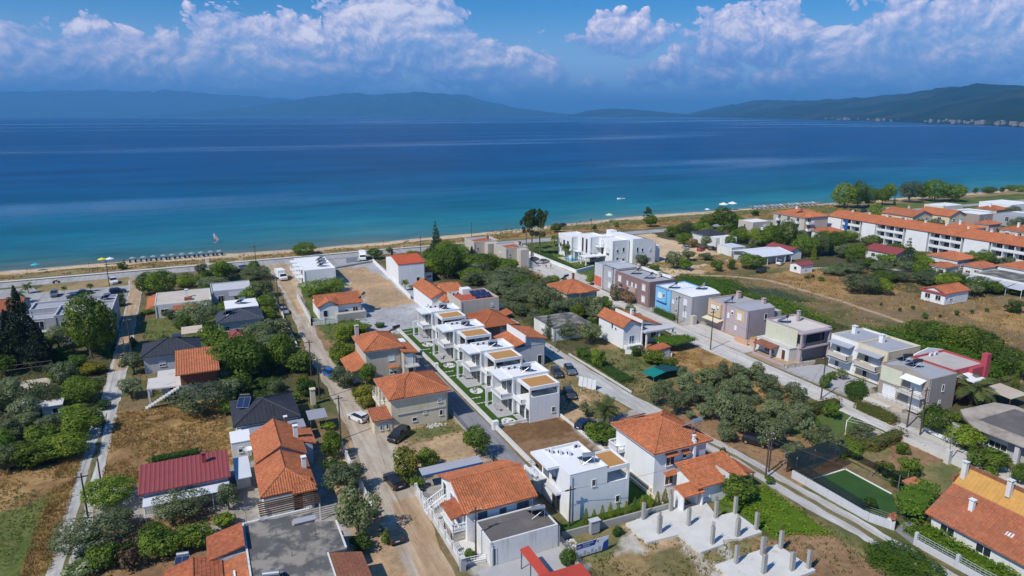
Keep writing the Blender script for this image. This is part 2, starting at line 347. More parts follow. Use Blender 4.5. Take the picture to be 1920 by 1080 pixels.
ZONES = [
 (rect(-400, -80, -18.6, 109), 'green', 3), (rect(-400, 100, -18.6, 112), 'straw', 5), (rect(-400, 110, -18.6, 178), 'litter', 3), (rect(-400, 178, -18.6, 240), 'mixed', 3),
 (rect(-44, 228, -19, 242), 'dune', .6), (rect(-30, 206, -16, 215), 'gravel', 1), (rect(-21.5, 70, -18.8, 112), 'straw', 1.6),
 (rect(-16, 60, 19, 99), 'yard', 1), (rect(-16, 66, -2, 90), 'soil', 2), (rect(-16, 99, 1.3, 128), 'straw', 1.2), (rect(-16, 128, 19, 240), 'mixed', 1), (rect(1.3, 118, 19, 135), 'litter', 2),
 (rect(-14, 156, 2, 186), 'green', 1.5), (rect(-16, 205, 19, 240), 'mixed', 2), (rect(4, 207, 19, 232), 'weeds', 2), (rect(13, 60, 19, 100), 'sanddirt', 1.2),
 (rect(24, 57, 37, 84), 'yard', .6), (rect(24, 84, 37, 101), 'sanddirt', 1.5), (rect(26, 95, 36, 101), 'weeds', 1.5), (rect(24, 101, 37, 150), 'weeds', 1), (rect(22, 140, 30, 164), 'soil', 2), (rect(24, 150, 37, 205), 'green', 1),
 (rect(34, 150, 56, 236), 'gravel', .6), (rect(39, 172, 51.5, 226), 'sanddirt', 2.2), (rect(26, 205, 37, 240), 'pale', 1),
 (rect(40.8, 79, 53, 94.5), 'brown', .3), (rect(42, 82, 52, 88), 'soil', 2.2), (rect(53, 90, 65, 116), 'rough', 1.5), (rect(53, 93, 62, 105), 'sanddirt', 3), (rect(52, 60, 67, 90), 'yard', 1), (rect(56, 116, 66, 240), 'mixed', 1.5),
 (rect(36, 40, 68, 64), 'weeds', 1), (rect(36, 44, 52, 60), 'pale', 4), (rect(56, 36, 67, 56), 'soil', 3.5), (rect(59, 52, 66, 66), 'lush', 2), (rect(36, 42, 48, 57), 'rough', 3), (rect(44, 56.5, 49, 62.8), 'sanddirt', 1),
 (rect(71, 60, 98, 122), 'soil', 1), (rect(84, 82, 97.5, 112), 'gold', 1.5), (rect(70, 96, 84, 120), 'weeds', 1), (rect(85, 102, 97, 111), 'straw', 2), (rect(84, 63.5, 98, 81), 'green', .8), (rect(84, 44, 98, 63), 'weeds', 1.2), (rect(86, 56, 97, 62), 'soil', 2.5),
 (rect(70, 122, 100, 176), 'litter', 2), (rect(66, 160, 92, 236), 'litter', 2), (rect(90, 170, 98.6, 200), 'straw', 1.5), (rect(95, 140, 106, 172), 'yard', 1), (rect(97, 172, 111, 240), 'pale', .8), (rect(66, 200, 97, 240), 'mixed', 2),
 (rect(104, 60, 112, 160), 'yard', .7), (rect(104, 95, 111, 120), 'sanddirt', 1.6), (rect(112, 50, 140, 172), 'litter', 1.5),
 (rect(111, 172, 146, 240), 'green', 1), (rect(140, 60, 158, 172), 'mixed', 2), (rect(135, 170, 182, 238), 'sand', 3), (rect(140, 178, 170, 190), 'rough', 3), (rect(150, 168, 170, 178), 'straw', 2.5), (rect(168, 160, 192, 190), 'rough', 2), (rect(176, 190, 240, 240), 'litter', 2),
 (rect(155, 76, 260, 158), 'field', 2), (rect(175, 70, 260, 104), 'straw', 5), (rect(160, 126, 190, 160), 'straw', 3), (rect(185, 112, 300, 200), 'litter', 2.5), (rect(205, 60, 300, 112), 'mixed', 4),
 (rect(260, 60, 700, 240), 'mixed', 4), (rect(-400, 252.5, 212, 262), 'dune', 2), (rect(108, 250, 330, 278), 'weeds', 3), (rect(108, 252, 330, 262), 'straw', 3), (rect(212, 236, 330, 252), 'weeds', 2), (rect(300, 215, 700, 262), 'green', 6), (rect(320, 262, 700, 274), 'dune', 4),
]
def spacing(segs):
    o = []
    for a, b, s0, s1 in segs:
        x = a
        while x < b - 1e-6: o.append(x); x += s0 + (s1 - s0) * (x - a) / (b - a)
    return np.array(o + [segs[-1][1]])
gx = spacing([(-2500, -400, 300, 100), (-400, -62, 40, 2), (-62, 128, .75, .75), (128, 300, 1.0, 1.7), (300, 620, 2, 8), (620, 2500, 60, 300)])
gy = spacing([(-600, 0, 120, 30), (0, 40, 8, 1), (40, 125, .7, .7), (125, 250, .8, 1.1), (250, 296, .9, .9), (296, 460, 8, 40)])
GX, GY = np.meshgrid(gx, gy); GX = GX.ravel(); GY = GY.ravel()
def kindcol(k, n): a, b = G[k]; return np.outer(1 - n, a) + np.outer(n, b)
n1 = np.clip((fbm(GX, GY, 6., 3) - .5) * 3.2 + .5, 0, 1); n2 = fbm(GX, GY, 1.6, 9)
Cc = kindcol('mixed', n1)
for zi, (poly_, kd, wob) in enumerate(ZONES):
    xs_ = [q[0] for q in poly_]; ys_ = [q[1] for q in poly_]; m_ = wob * 1.6 + .5
    bb = np.nonzero((GX > min(xs_) - m_) & (GX < max(xs_) + m_) & (GY > min(ys_) - m_) & (GY < max(ys_) + m_))[0]; X_, Y_ = GX[bb], GY[bb]
    wx = (fbm(X_, Y_, 5., 40 + zi, 3) - .5) * wob * 3; wy = (fbm(X_, Y_, 5., 90 + zi, 3) - .5) * wob * 3
    mk_ = bb[inpoly(X_ + wx, Y_ + wy, poly_)]
    Cc[mk_] = kindcol(kd, np.clip((fbm(GX[mk_], GY[mk_], 4.5, zi, 3) - .5) * 3.4 + .5, 0, 1))
sdist = shore(GX) - GY                      # metres inland of the waterline
sandedge = 9.5 + (fbm(GX, GY * .3, 14., 61) - .5) * 11
mk_ = (sdist < sandedge); Cc[mk_] = kindcol('sand', n1[mk_])
mk_ = (sdist < .9); Cc[mk_] = (.30, .23, .15)
Cc *= (.82 + .36 * n2)[:, None]
GZ = np.where(sdist > 12, 0, np.where(sdist > 0, SEA_Z * (1 - np.clip(sdist / 12, 0, 1) ** .8), SEA_Z + sdist * .05))
GZ = GZ + np.where(sdist > 14, (fbm(GX, GY, 3., 77) - .5) * .05, 0)
nx, ny = len(gx), len(gy); ii = np.arange((ny - 1) * (nx - 1)); r_ = ii // (nx - 1); c_ = ii % (nx - 1); q0 = r_ * nx + c_
gme = np_mesh('ground', np.stack([GX, GY, GZ], 1), np.stack([q0, q0 + 1, q0 + 1 + nx, q0 + nx], 1))
ca = gme.attributes.new('soil', 'FLOAT_COLOR', 'POINT'); ca.data.foreach_set('color', np.concatenate([Cc, np.ones((len(Cc), 1))], 1).astype(np.float32).ravel())
gm = bpy.data.materials.new('earth'); gm.use_nodes = True; t = NT(gm.node_tree); b = t.n['Principled BSDF']
at = t.new('ShaderNodeAttribute', attribute_name='soil'); gp_ = t.new('ShaderNodeNewGeometry').outputs['Position']
v = t.m('MULTIPLY', t.lin(t.noise(gp_, 1.1, 6, .7), .25, .75, .62, 1.38), t.lin(t.noise(gp_, 7, 3, .7), .25, .75, .75, 1.25))
c = t.mix(1., at.outputs['Color'], v, 'MULTIPLY')
t.put(b.inputs['Base Color'], c); b.inputs['Roughness'].default_value = .95; b.inputs['Specular IOR Level'].default_value = .1
bn = t.new('ShaderNodeBump'); bn.inputs['Strength'].default_value = .6; bn.inputs['Distance'].default_value = .12; t.put(bn.inputs['Height'], t.noise(gp_, 3.2, 5, .7)); t.l.new(bn.outputs[0], b.inputs['Normal'])
gme.materials.append(gm); go = bpy.data.objects.new('ground', gme); link(go); go['kind'] = 'structure'

def ribbon(name, pts, mat, z=.02, jit=.25, step=1.2, kind='structure'):
    """irregular-edged strip: pts = (x, y, half width)"""
    P = np.array(pts, float); s = np.concatenate([[0], np.cumsum(np.hypot(np.diff(P[:, 0]), np.diff(P[:, 1])))])
    tt = np.arange(0, s[-1] + step * .5, step); X = np.interp(tt, s, P[:, 0]); Y = np.interp(tt, s, P[:, 1]); Wd = np.interp(tt, s, P[:, 2])
    dx = np.gradient(X); dy = np.gradient(Y); L = np.hypot(dx, dy); nxv, nyv = dy / L, -dx / L
    k = len(tt); sd_ = sum(map(ord, name)) + int(abs(P[0, 0]) * 7)
    j1 = (fbm(tt, tt * 0, 3., sd_) - .5) * 2 * jit; j2 = (fbm(tt, tt * 0, 3., sd_ + 5) - .5) * 2 * jit
    cols = [-1, -.5, 0, .5, 1]; V = []
    for q in cols:
        wq = Wd * q + (j1 if q < -.9 else j2 if q > .9 else 0); V.append(np.stack([X + nxv * wq, Y + nyv * wq, X * 0 + z], 1))
    V = np.concatenate(V); F = []
    for a in range(4):
        i = np.arange(k - 1); F.append(np.stack([a * k + i, (a + 1) * k + i, (a + 1) * k + i + 1, a * k + i + 1], 1))
    me = np_mesh(name, V, np.concatenate(F)); me.materials.append(mat); o = bpy.data.objects.new(name, me); link(o); o['kind'] = kind; me.flip_normals() if me.polygons[0].normal.z < 0 else None
    return o
def sheet(name, poly_, mat, z=.03, parent=None):
    mb = MB(); mb.prism(poly_, z - .3, z); o = obj(name, mb, mat, parent)
    if parent is None: o['kind'] = 'structure'
    return o
def roadmat(name, c0, c1, c2, sc_=.5, crack=0.):
    m = bpy.data.materials.new(name); m.use_nodes = True; t = NT(m.node_tree); b = t.n['Principled BSDF']; p = t.new('ShaderNodeNewGeometry').outputs['Position']
    c = t.ramp(t.noise(t.vm('MULTIPLY', p, (1, .35, 1)), sc_, 6, .65), [(.3, c0), (.5, c1), (.7, c2)])
    c = t.mix(1., c, t.lin(t.noise(p, 5, 4, .7), .25, .75, .8, 1.2), 'MULTIPLY')
    c = t.mix(1., c, t.lin(t.noise(t.vm('MULTIPLY', p, (1.5, .035, 1)), 1., 4, .6), .3, .7, .78, 1.18), 'MULTIPLY')      # tyre tracks
    vo = t.new('ShaderNodeTexVoronoi', feature='DISTANCE_TO_EDGE'); t.put(vo.inputs['Vector'], t.vm('ADD', p, t.vm('MULTIPLY', t.new('ShaderNodeTexNoise').outputs[1], (1.5, 1.5, 0)))); vo.inputs['Scale'].default_value = .22
    c = t.mix(t.ss(vo.outputs[0], .0, .03, crack, 0.), c, (.14, .12, .10))      # cracks and seams
    t.put(b.inputs['Base Color'], c); b.inputs['Roughness'].default_value = .92; b.inputs['Specular IOR Level'].default_value = .15
    bn = t.new('ShaderNodeBump'); bn.inputs['Strength'].default_value = .35; bn.inputs['Distance'].default_value = .08; t.put(bn.inputs['Height'], t.noise(p, 4, 4)); t.l.new(bn.outputs[0], b.inputs['Normal'])
    MATS[name] = m; return m
DIRT = roadmat('dirt_track', (.32, .245, .17), (.42, .35, .27), (.50, .44, .36))
DIRTB = roadmat('sandy_dirt_track', (.33, .215, .125), (.43, .30, .185), (.48, .36, .24))
GRAVELR = roadmat('gravel_track', (.36, .33, .29), (.45, .43, .40), (.55, .53, .50))
PALER = roadmat('pale_concrete_road', (.45, .42, .375), (.55, .515, .47), (.61, .58, .535), .3, .22)
ASPH = roadmat('worn_asphalt', (.19, .185, .19), (.235, .23, .24), (.29, .285, .29), .25, .3)
ASPHL = roadmat('sun_bleached_asphalt', (.31, .30, .295), (.36, .35, .34), (.41, .40, .385), .2, .2)
VERGE = roadmat('grassy_strip', (.10, .11, .04), (.17, .15, .07), (.26, .20, .11), 1.2)
KERBM = pm('kerb_stone', (.55, .53, .50), var=.1)
ribbon('left_dirt_lane', [(-17.8, 50, 1.9), (-17.6, 82, 1.75), (-17.5, 112, 1.7), (-17.3, 150, 1.6), (-17.6, 190, 1.6), (-18.2, 226, 1.8), (-18.5, 241, 2.6)], GRAVELR, .02, .35)
ribbon('lane_sandy_stretch', [(-17.3, 150, 1.1), (-17.5, 180, 1.3), (-18.2, 226, 1.5), (-18.5, 240, 2.2)], DIRTB, .026, .4)
ribbon('lane_grass_strip', [(-17.6, 55, .35), (-17.55, 82, .32), (-17.4, 112, .35), (-17.3, 128, .1)], VERGE, .026, .3)
ribbon('middle_dirt_road', [(19.6, 50, 2.6), (19.8, 66, 2.3), (21.2, 86, 3.0), (21.6, 100, 3.0), (21.2, 118, 2.2), (20.8, 135, 2.0), (20.9, 152, 1.9), (21.8, 175, 2.2), (23.0, 200, 2.7), (23.6, 225, 3.2), (24.0, 242, 4.6)], DIRT, .02, .5)
ribbon('road_sandy_part', [(20.2, 50, 1.9), (20.4, 66, 1.8), (21.2, 80, 1.9)], DIRTB, .026, .5)
ribbon('road_sandy_stretch', [(22.4, 176, 1.2), (23.2, 200, 1.7), (23.8, 225, 2.2), (24.0, 241, 3.2)], DIRTB, .026, .4)
ribbon('asphalt_lane', [(39.0, 77, 1.25), (38.4, 95, 2.2), (38.2, 112, 2.2), (38.4, 134, 2.0)], ASPH, .022, .08)
ribbon('gravel_lane', [(72.2, 20, 1.7), (71.4, 40, 1.7), (70.4, 55, 1.8), (69.8, 68, 1.9), (68.4, 85, 1.9), (66.8, 100, 2.2), (66.6, 118, 2.2), (67.2, 132, 1.9), (68, 150, 1.7)], GRAVELR, .02, .4)
ribbon('lane_grass_verge', [(71.6, 36, .4), (70.5, 55, .42), (69.9, 68, .35), (69.1, 78, .2)], VERGE, .026, .35)
ribbon('concrete_street', [(101, 40, 2.6), (100.8, 60, 2.6), (100.4, 78, 2.7), (100.6, 95, 2.9), (100.9, 115, 2.9), (101.8, 135, 2.7), (102.6, 155, 2.4), (103.6, 176, 3.2), (104, 200, 5.5), (104, 242, 6)], PALER, .02, .25)
ribbon('beach_road', [(-420, 244.5, 3.6), (-60, 244.5, 3.6), (20, 245.2, 3.7), (60, 246, 3.6), (130, 243.5, 3.5), (190, 242.2, 3.5), (240, 242, 3.4), (330, 240, 3.2), (560, 238, 3)], ASPHL, .03, .12)
ribbon('seafront_pavement', [(-420, 250.1, .95), (-60, 250.1, .95), (20, 250.8, .95), (60, 251.4, .9), (110, 250.2, .8)], KERBM, .13, .04)
ribbon('field_track', [(141, 168.5, .9), (151, 162.5, 1.0), (159, 153, 1.1), (158.6, 138, 1.1), (158.6, 126, .9), (155.8, 105, .8), (153, 92, .6)], DIRTB, .02, .3)
ribbon('beach_path', [(2, 249, .55), (2.2, 262, .55)], PALER, .05, .1)
ribbon('side_track', [(181, 161, .9), (205, 150, 1.3), (214, 138, 1.4), (210, 120, 1.4)], GRAVELR, .02, .3)
sheet('parking_forecourt', [(-34, 212), (-24, 203), (-20, 204), (-20, 229), (-43, 230), (-46, 238.5), (-60, 238.5), (-60, 216)], ASPHL, .018)
sheet('gravel_forecourt', [(33, 232), (54, 232), (54, 241.5), (33, 241.5)], ASPHL, .018)
ribbon('beach_track', [(70, 250, .5), (74, 262, .5), (78, 268, .4)], DIRTB, .04, .2); ribbon('beach_track', [(12, 250.5, 1.2), (14, 266, 1.0)], DIRTB, .04, .4)

# ---------------------------------------------------------------- sea
sm = bpy.data.materials.new('sea_water'); sm.use_nodes = True; t = NT(sm.node_tree); b = t.n['Principled BSDF']
p = t.new('ShaderNodeNewGeometry').outputs['Position']; sx = t.new('ShaderNodeSeparateXYZ'); t.put(sx.inputs[0], p)
off = t.m('ADD', t.m('SUBTRACT', sx.outputs[1], 277.), t.m('MULTIPLY', t.m('SUBTRACT', t.noise(p, .012, 4), .5), 60))
dep = t.m('POWER', t.m('DIVIDE', t.m('MAXIMUM', off, 0), 900., clamp=True), .5)
c = t.ramp(dep, [(0, (.12, .195, .18)), (.10, (.05, .175, .185)), (.20, (.012, .150, .185)), (.32, (.002, .112, .180)), (.46, (.001, .078, .168)), (.66, (.001, .056, .155)), (1, (.001, .047, .148))])
sl_ = t.noise(t.vm('MULTIPLY', p, (.0004, .0016, 1)), 1., 5, .55, 1.0); slick = t.ss(sl_, .52, .66)
pat = t.m('ADD', t.m('MULTIPLY', t.noise(t.vm('MULTIPLY', p, (.006, .02, 1)), 1., 5, .6), .55), t.m('MULTIPLY', t.noise(t.vm('MULTIPLY', p, (.03, .11, 1)), 1., 5, .7, .6), .45))
c = t.mix(1., c, t.lin(pat, .34, .66, .58, 1.42), 'MULTIPLY')
t.put(b.inputs['Base Color'], c); b.inputs['IOR'].default_value = 1.33
t.put(b.inputs['Roughness'], t.mix(slick, (.34,) * 3, (.16,) * 3)); t.put(b.inputs['Specular IOR Level'], t.m('ADD', .07, t.m('MULTIPLY', slick, .28)))
bn = t.new('ShaderNodeBump'); bn.inputs['Distance'].default_value = .25
cd = t.new('ShaderNodeVectorMath', operation='LENGTH'); t.put(cd.inputs[0], p)
t.put(bn.inputs['Strength'], t.m('SUBTRACT', .55, t.m('MULTIPLY', slick, .35)))
wv = t.m('ADD', t.noise(t.vm('MULTIPLY', p, (.10, .38, 1)), 1., 4, .6, .4), t.m('MULTIPLY', t.noise(t.vm('MULTIPLY', p, (.5, 1.1, 1)), 1., 3), .4))
t.put(bn.inputs['Height'], wv); t.l.new(bn.outputs[0], b.inputs['Normal'])
mb = MB(); mb.poly([(-57000, 230, SEA_Z), (87000, 230, SEA_Z), (87000, 78000, SEA_Z), (-57000, 78000, SEA_Z)])
so = obj('sea', mb, sm); so['kind'] = 'structure'

# ---------------------------------------------------------------- far coasts: ridges of real relief, kilometres away
def mountains(name, prof, dist, depth, mat, seed):
    """prof: (bearing, crest angle) ; dist: (bearing, metres to the shore)"""
    a = np.linspace(prof[0][0], prof[-1][0], 260); ce = np.interp(a, [q[0] for q in prof], [q[1] for q in prof]); ce = ce + np.maximum(ce, 0) * ((fbm(a * 900, a * 0, 14., seed, 4) - .5) * .16); d0 = np.interp(a, [q[0] for q in dist], [q[1] for q in dist])
    rows = np.linspace(0, 1.7, 34); V = []
    for r in rows:
        d = d0 + depth * r; hc = np.tan(np.maximum(ce, 0)) * (d0 + depth)
        f = np.where(r <= 1, np.sin(min(r, 1) * math.pi / 2) ** 1.15, np.cos((r - 1) * 1.6))
        X = np.sin(a) * d; Y = np.cos(a) * d
        ns = fbm(X, Y, depth * .42, seed, 5); rid = 1 - np.abs(fbm(X, Y, depth * .22, seed + 3, 4) * 2 - 1)
        k = (.30 + .95 * ns + .42 * (rid - .7)) if r < .98 else (.94 + .10 * (ns - .5))
        z = hc * f * (k if r < .98 else k); z = np.minimum(z, np.tan(np.maximum(ce, 0)) * d) + (0 if r else -3)
        V.append(np.stack([X, Y, z + SEA_Z], 1))
    V = np.concatenate(V); n = 260; i = np.arange((len(rows) - 1) * (n - 1)); r_ = i // (n - 1); c_ = i % (n - 1); q = r_ * n + c_
    me = np_mesh(name, V, np.stack([q, q + 1, q + 1 + n, q + n], 1)); me.materials.append(mat); me.shade_smooth()
    o = bpy.data.objects.new(name, me); link(o); o['kind'] = 'structure'; return o
def hillmat(name, a, b_, c_, s):
    m = bpy.data.materials.new(name); m.use_nodes = True; t = NT(m.node_tree); b = t.n['Principled BSDF']; p = t.new('ShaderNodeNewGeometry').outputs['Position']
    t.put(b.inputs['Base Color'], t.ramp(t.noise(p, s, 8, .62), [(.3, a), (.52, b_), (.72, c_)])); b.inputs['Roughness'].default_value = 1; b.inputs['Specular IOR Level'].default_value = 0
    return m
HILL = hillmat('hazy_wooded_hills', (.008, .022, .022), (.018, .038, .030), (.06, .066, .052), .0022)  # bluish tint put into the woodland colour adds to the haze
mountains('far_hills', [(-0.3964, 0.01374), (-0.3221, 0.01851), (-0.2451, 0.02429), (-0.1878, 0.02830), (-0.1574, 0.03010), (-0.0817, 0.03155), (-0.0473, 0.03024), (-0.0113, 0.03144), (0.0256, 0.02867), (0.0573, 0.02570), (0.1166, 0.02214), (0.1714, 0.01621), (0.2863, 0.00579), (0.3909, -0.00000)], [(-0.3990, 21000), (0.3909, 21000)], 5000, HILL, 21)
mountains('headland', [(-0.0569, -0.00065), (-0.0083, 0.00331), (0.0492, 0.00881), (0.0890, 0.01305), (0.1440, 0.02303), (0.2076, 0.03046), (0.2727, 0.03228), (0.3169, 0.03498), (0.3688, 0.02976), (0.4062, 0.02042), (0.4363, 0.01243), (0.4892, 0.00512), (0.5269, 0.00146), (0.5494, -0.00073)], [(-0.0568, 16500), (0.5494, 14500)], 3200, HILL, 33)
mountains('low_headland', [(0.5044, -0.00073), (0.5231, 0.00292), (0.5417, 0.00801), (0.5640, 0.01088), (0.5787, 0.01194), (0.6156, 0.00936), (0.6521, 0.00572), (0.6880, 0.00284), (0.7304, -0.00070)], [(0.5044, 12500), (0.7303, 11000)], 1800, HILL, 45)
FARD = [(0.6013, 15500), (0.6882, 10500), (0.7915, 7600), (0.8875, 5600), (0.9808, 4300), (1.0647, 3250), (1.1901, 2500), (1.3577, 2000)]
mountains('right_coast_hills', [(0.6014, -0.00072), (0.6809, 0.00355), (0.7155, 0.01265), (0.7563, 0.01939), (0.7829, 0.02194), (0.8600, 0.02456), (0.8967, 0.02543), (0.9144, 0.02713), (0.9432, 0.02986), (0.9652, 0.03446), (0.9919, 0.03938), (1.0129, 0.04126), (1.0338, 0.03951), (1.0590, 0.03824), (1.1195, 0.04094), (1.2040, 0.03285), (1.2937, 0.02283), (1.3548, 0.01460)], FARD, 4200, HILL, 57)
mountains('near_coast_spur', [(0.9243, -0.00584), (0.9470, -0.00064), (0.9692, 0.00379), (0.9964, 0.00620), (1.0275, 0.01153), (1.0618, 0.01950), (1.1224, 0.02308), (1.2257, 0.01694), (1.3269, 0.01056)], [(0.9236, 5050), (0.9808, 4280), (1.0647, 3240), (1.1901, 2490), (1.3577, 1990)], 1500, HILL, 66)
# houses of the town along the far shore, too small to tell apart
mb = MB(); rr = random.Random(5)
for _ in range(80):
    a = R(25) + rr.choice((.44, .50, .555, .565, .62, .635, .66)) + rr.gauss(0, .014); d = float(np.interp(a, [q[0] for q in FARD], [q[1] for q in FARD])) * rr.uniform(1.012, 1.05)
    s_ = rr.uniform(4, 9); X = math.sin(a) * d; Y = math.cos(a) * d; z0 = rr.uniform(4, 16)
    mb.box(X - s_, Y - s_, z0 - 12, X + s_, Y + s_, z0 + rr.uniform(4, 9))
fo = obj('far_shore_town', mb, pm('far_town_walls', (.22, .195, .185), var=.3, sc_=.03)); fo['kind'] = 'stuff'; fo['label'] = 'pale houses strung along the far shore below the hills'; fo['category'] = 'town'
# ---------------------------------------------------------------- sea haze over everything
hm = bpy.data.materials.new('sea_haze'); hm.use_nodes = True; t = NT(hm.node_tree); t.n.clear(); o_ = t.new('ShaderNodeOutputMaterial')
pv = t.new('ShaderNodeVolumePrincipled'); pv.inputs['Color'].default_value = (.16, .51, 1.0, 1); pv.inputs['Density'].default_value = HAZE_DENSITY = 8.2e-5; pv.inputs['Anisotropy'].default_value = 0.
t.l.new(pv.outputs[0], o_.inputs['Volume'])
mb = MB(); mb.box(-58000, -3000, -14, 88000, 79000, 1120)
ho = obj('haze', mb, hm); ho['kind'] = 'stuff'; ho['label'] = 'blue summer haze over the sea and far hills'

# thin broken surf along the waterline
sx_ = np.arange(-90, 560, 1.5); sy_ = shore(sx_) + .2
ro_ = ribbon('surf_line', [(float(a), float(b), float(c)) for a, b, c in zip(sx_, sy_, .12 + .5 * np.clip(fbm(sx_, sx_ * 0, 9., 71) - .42, 0, 1))], pm('sea_foam', (.52, .53, .50), var=.2, sc_=1.5), SEA_Z + .035, .35, 1.5, 'stuff')
# ================================================================ building kit
HBOX = []
WR = random.Random(77)
LAND = []      # short phrase and position of each landmark, used to say what stands beside it
def tile_slope(mb, P, per=.32, amp=.075, course=0.):
    """corrugated clay-tile slope over the convex polygon P (P[0]->P[1] is the eave), raised on its plane"""
    P = [Vector(q) for q in P]; e = (P[1] - P[0]).normalized(); n = None
    for k in range(2, len(P)):
        n = (P[1] - P[0]).cross(P[k] - P[0])
        if n.length > 1e-4: break
    n.normalize()
    if n.z < 0: n = -n
    up = n.cross(e)
    if up.z < 0: up = -up
    a = [(q - P[0]).dot(e) for q in P]; bq = [(q - P[0]).dot(up) for q in P]; N = len(P)
    def rng(x):
        lo, hi = 1e9, -1e9
        for i in range(N):
            j = (i + 1) % N
            if (a[i] - x) * (a[j] - x) <= 0 and abs(a[i] - a[j]) > 1e-6:
                y = bq[i] + (bq[j] - bq[i]) * (x - a[i]) / (a[j] - a[i]); lo = min(lo, y); hi = max(hi, y)
        return lo, hi
    a0, a1 = min(a) + 1e-3, max(a) - 1e-3; prof = [(0, 0), (.14, .7), (.28, 1), (.42, .7), (.56, 0)]
    xs = []; k = 0
    while True:
        done = False
        for f, h in prof:
            x = a0 + (k + f) * per
            if x > a1: done = True; break
            xs.append((x, h * amp))
        if done: break
        k += 1
    xs.append((a1, 0)); pr = None
    for x, h in xs:
        lo, hi = rng(x)
        if hi - lo < .02: pr = None; continue
        if pr is not None:
            x_, h_, lo_, hi_ = pr
            m = max(1, int(round(max(hi - lo, hi_ - lo_) / course))) if course else 1
            for q in range(m):
                f0, f1 = q / m, (q + 1) / m; l0, l1 = (.035, 0.) if course else (0, 0)
                mb.add([P[0] + e * x_ + up * (lo_ + (hi_ - lo_) * f0) + n * (h_ + l0 + .02), P[0] + e * x + up * (lo + (hi - lo) * f0) + n * (h + l0 + .02),
                        P[0] + e * x + up * (lo + (hi - lo) * f1) + n * (h + l1 + .02), P[0] + e * x_ + up * (lo_ + (hi_ - lo_) * f1) + n * (h_ + l1 + .02)], [(0, 1, 2, 3)])
        pr = (x, h, lo, hi)

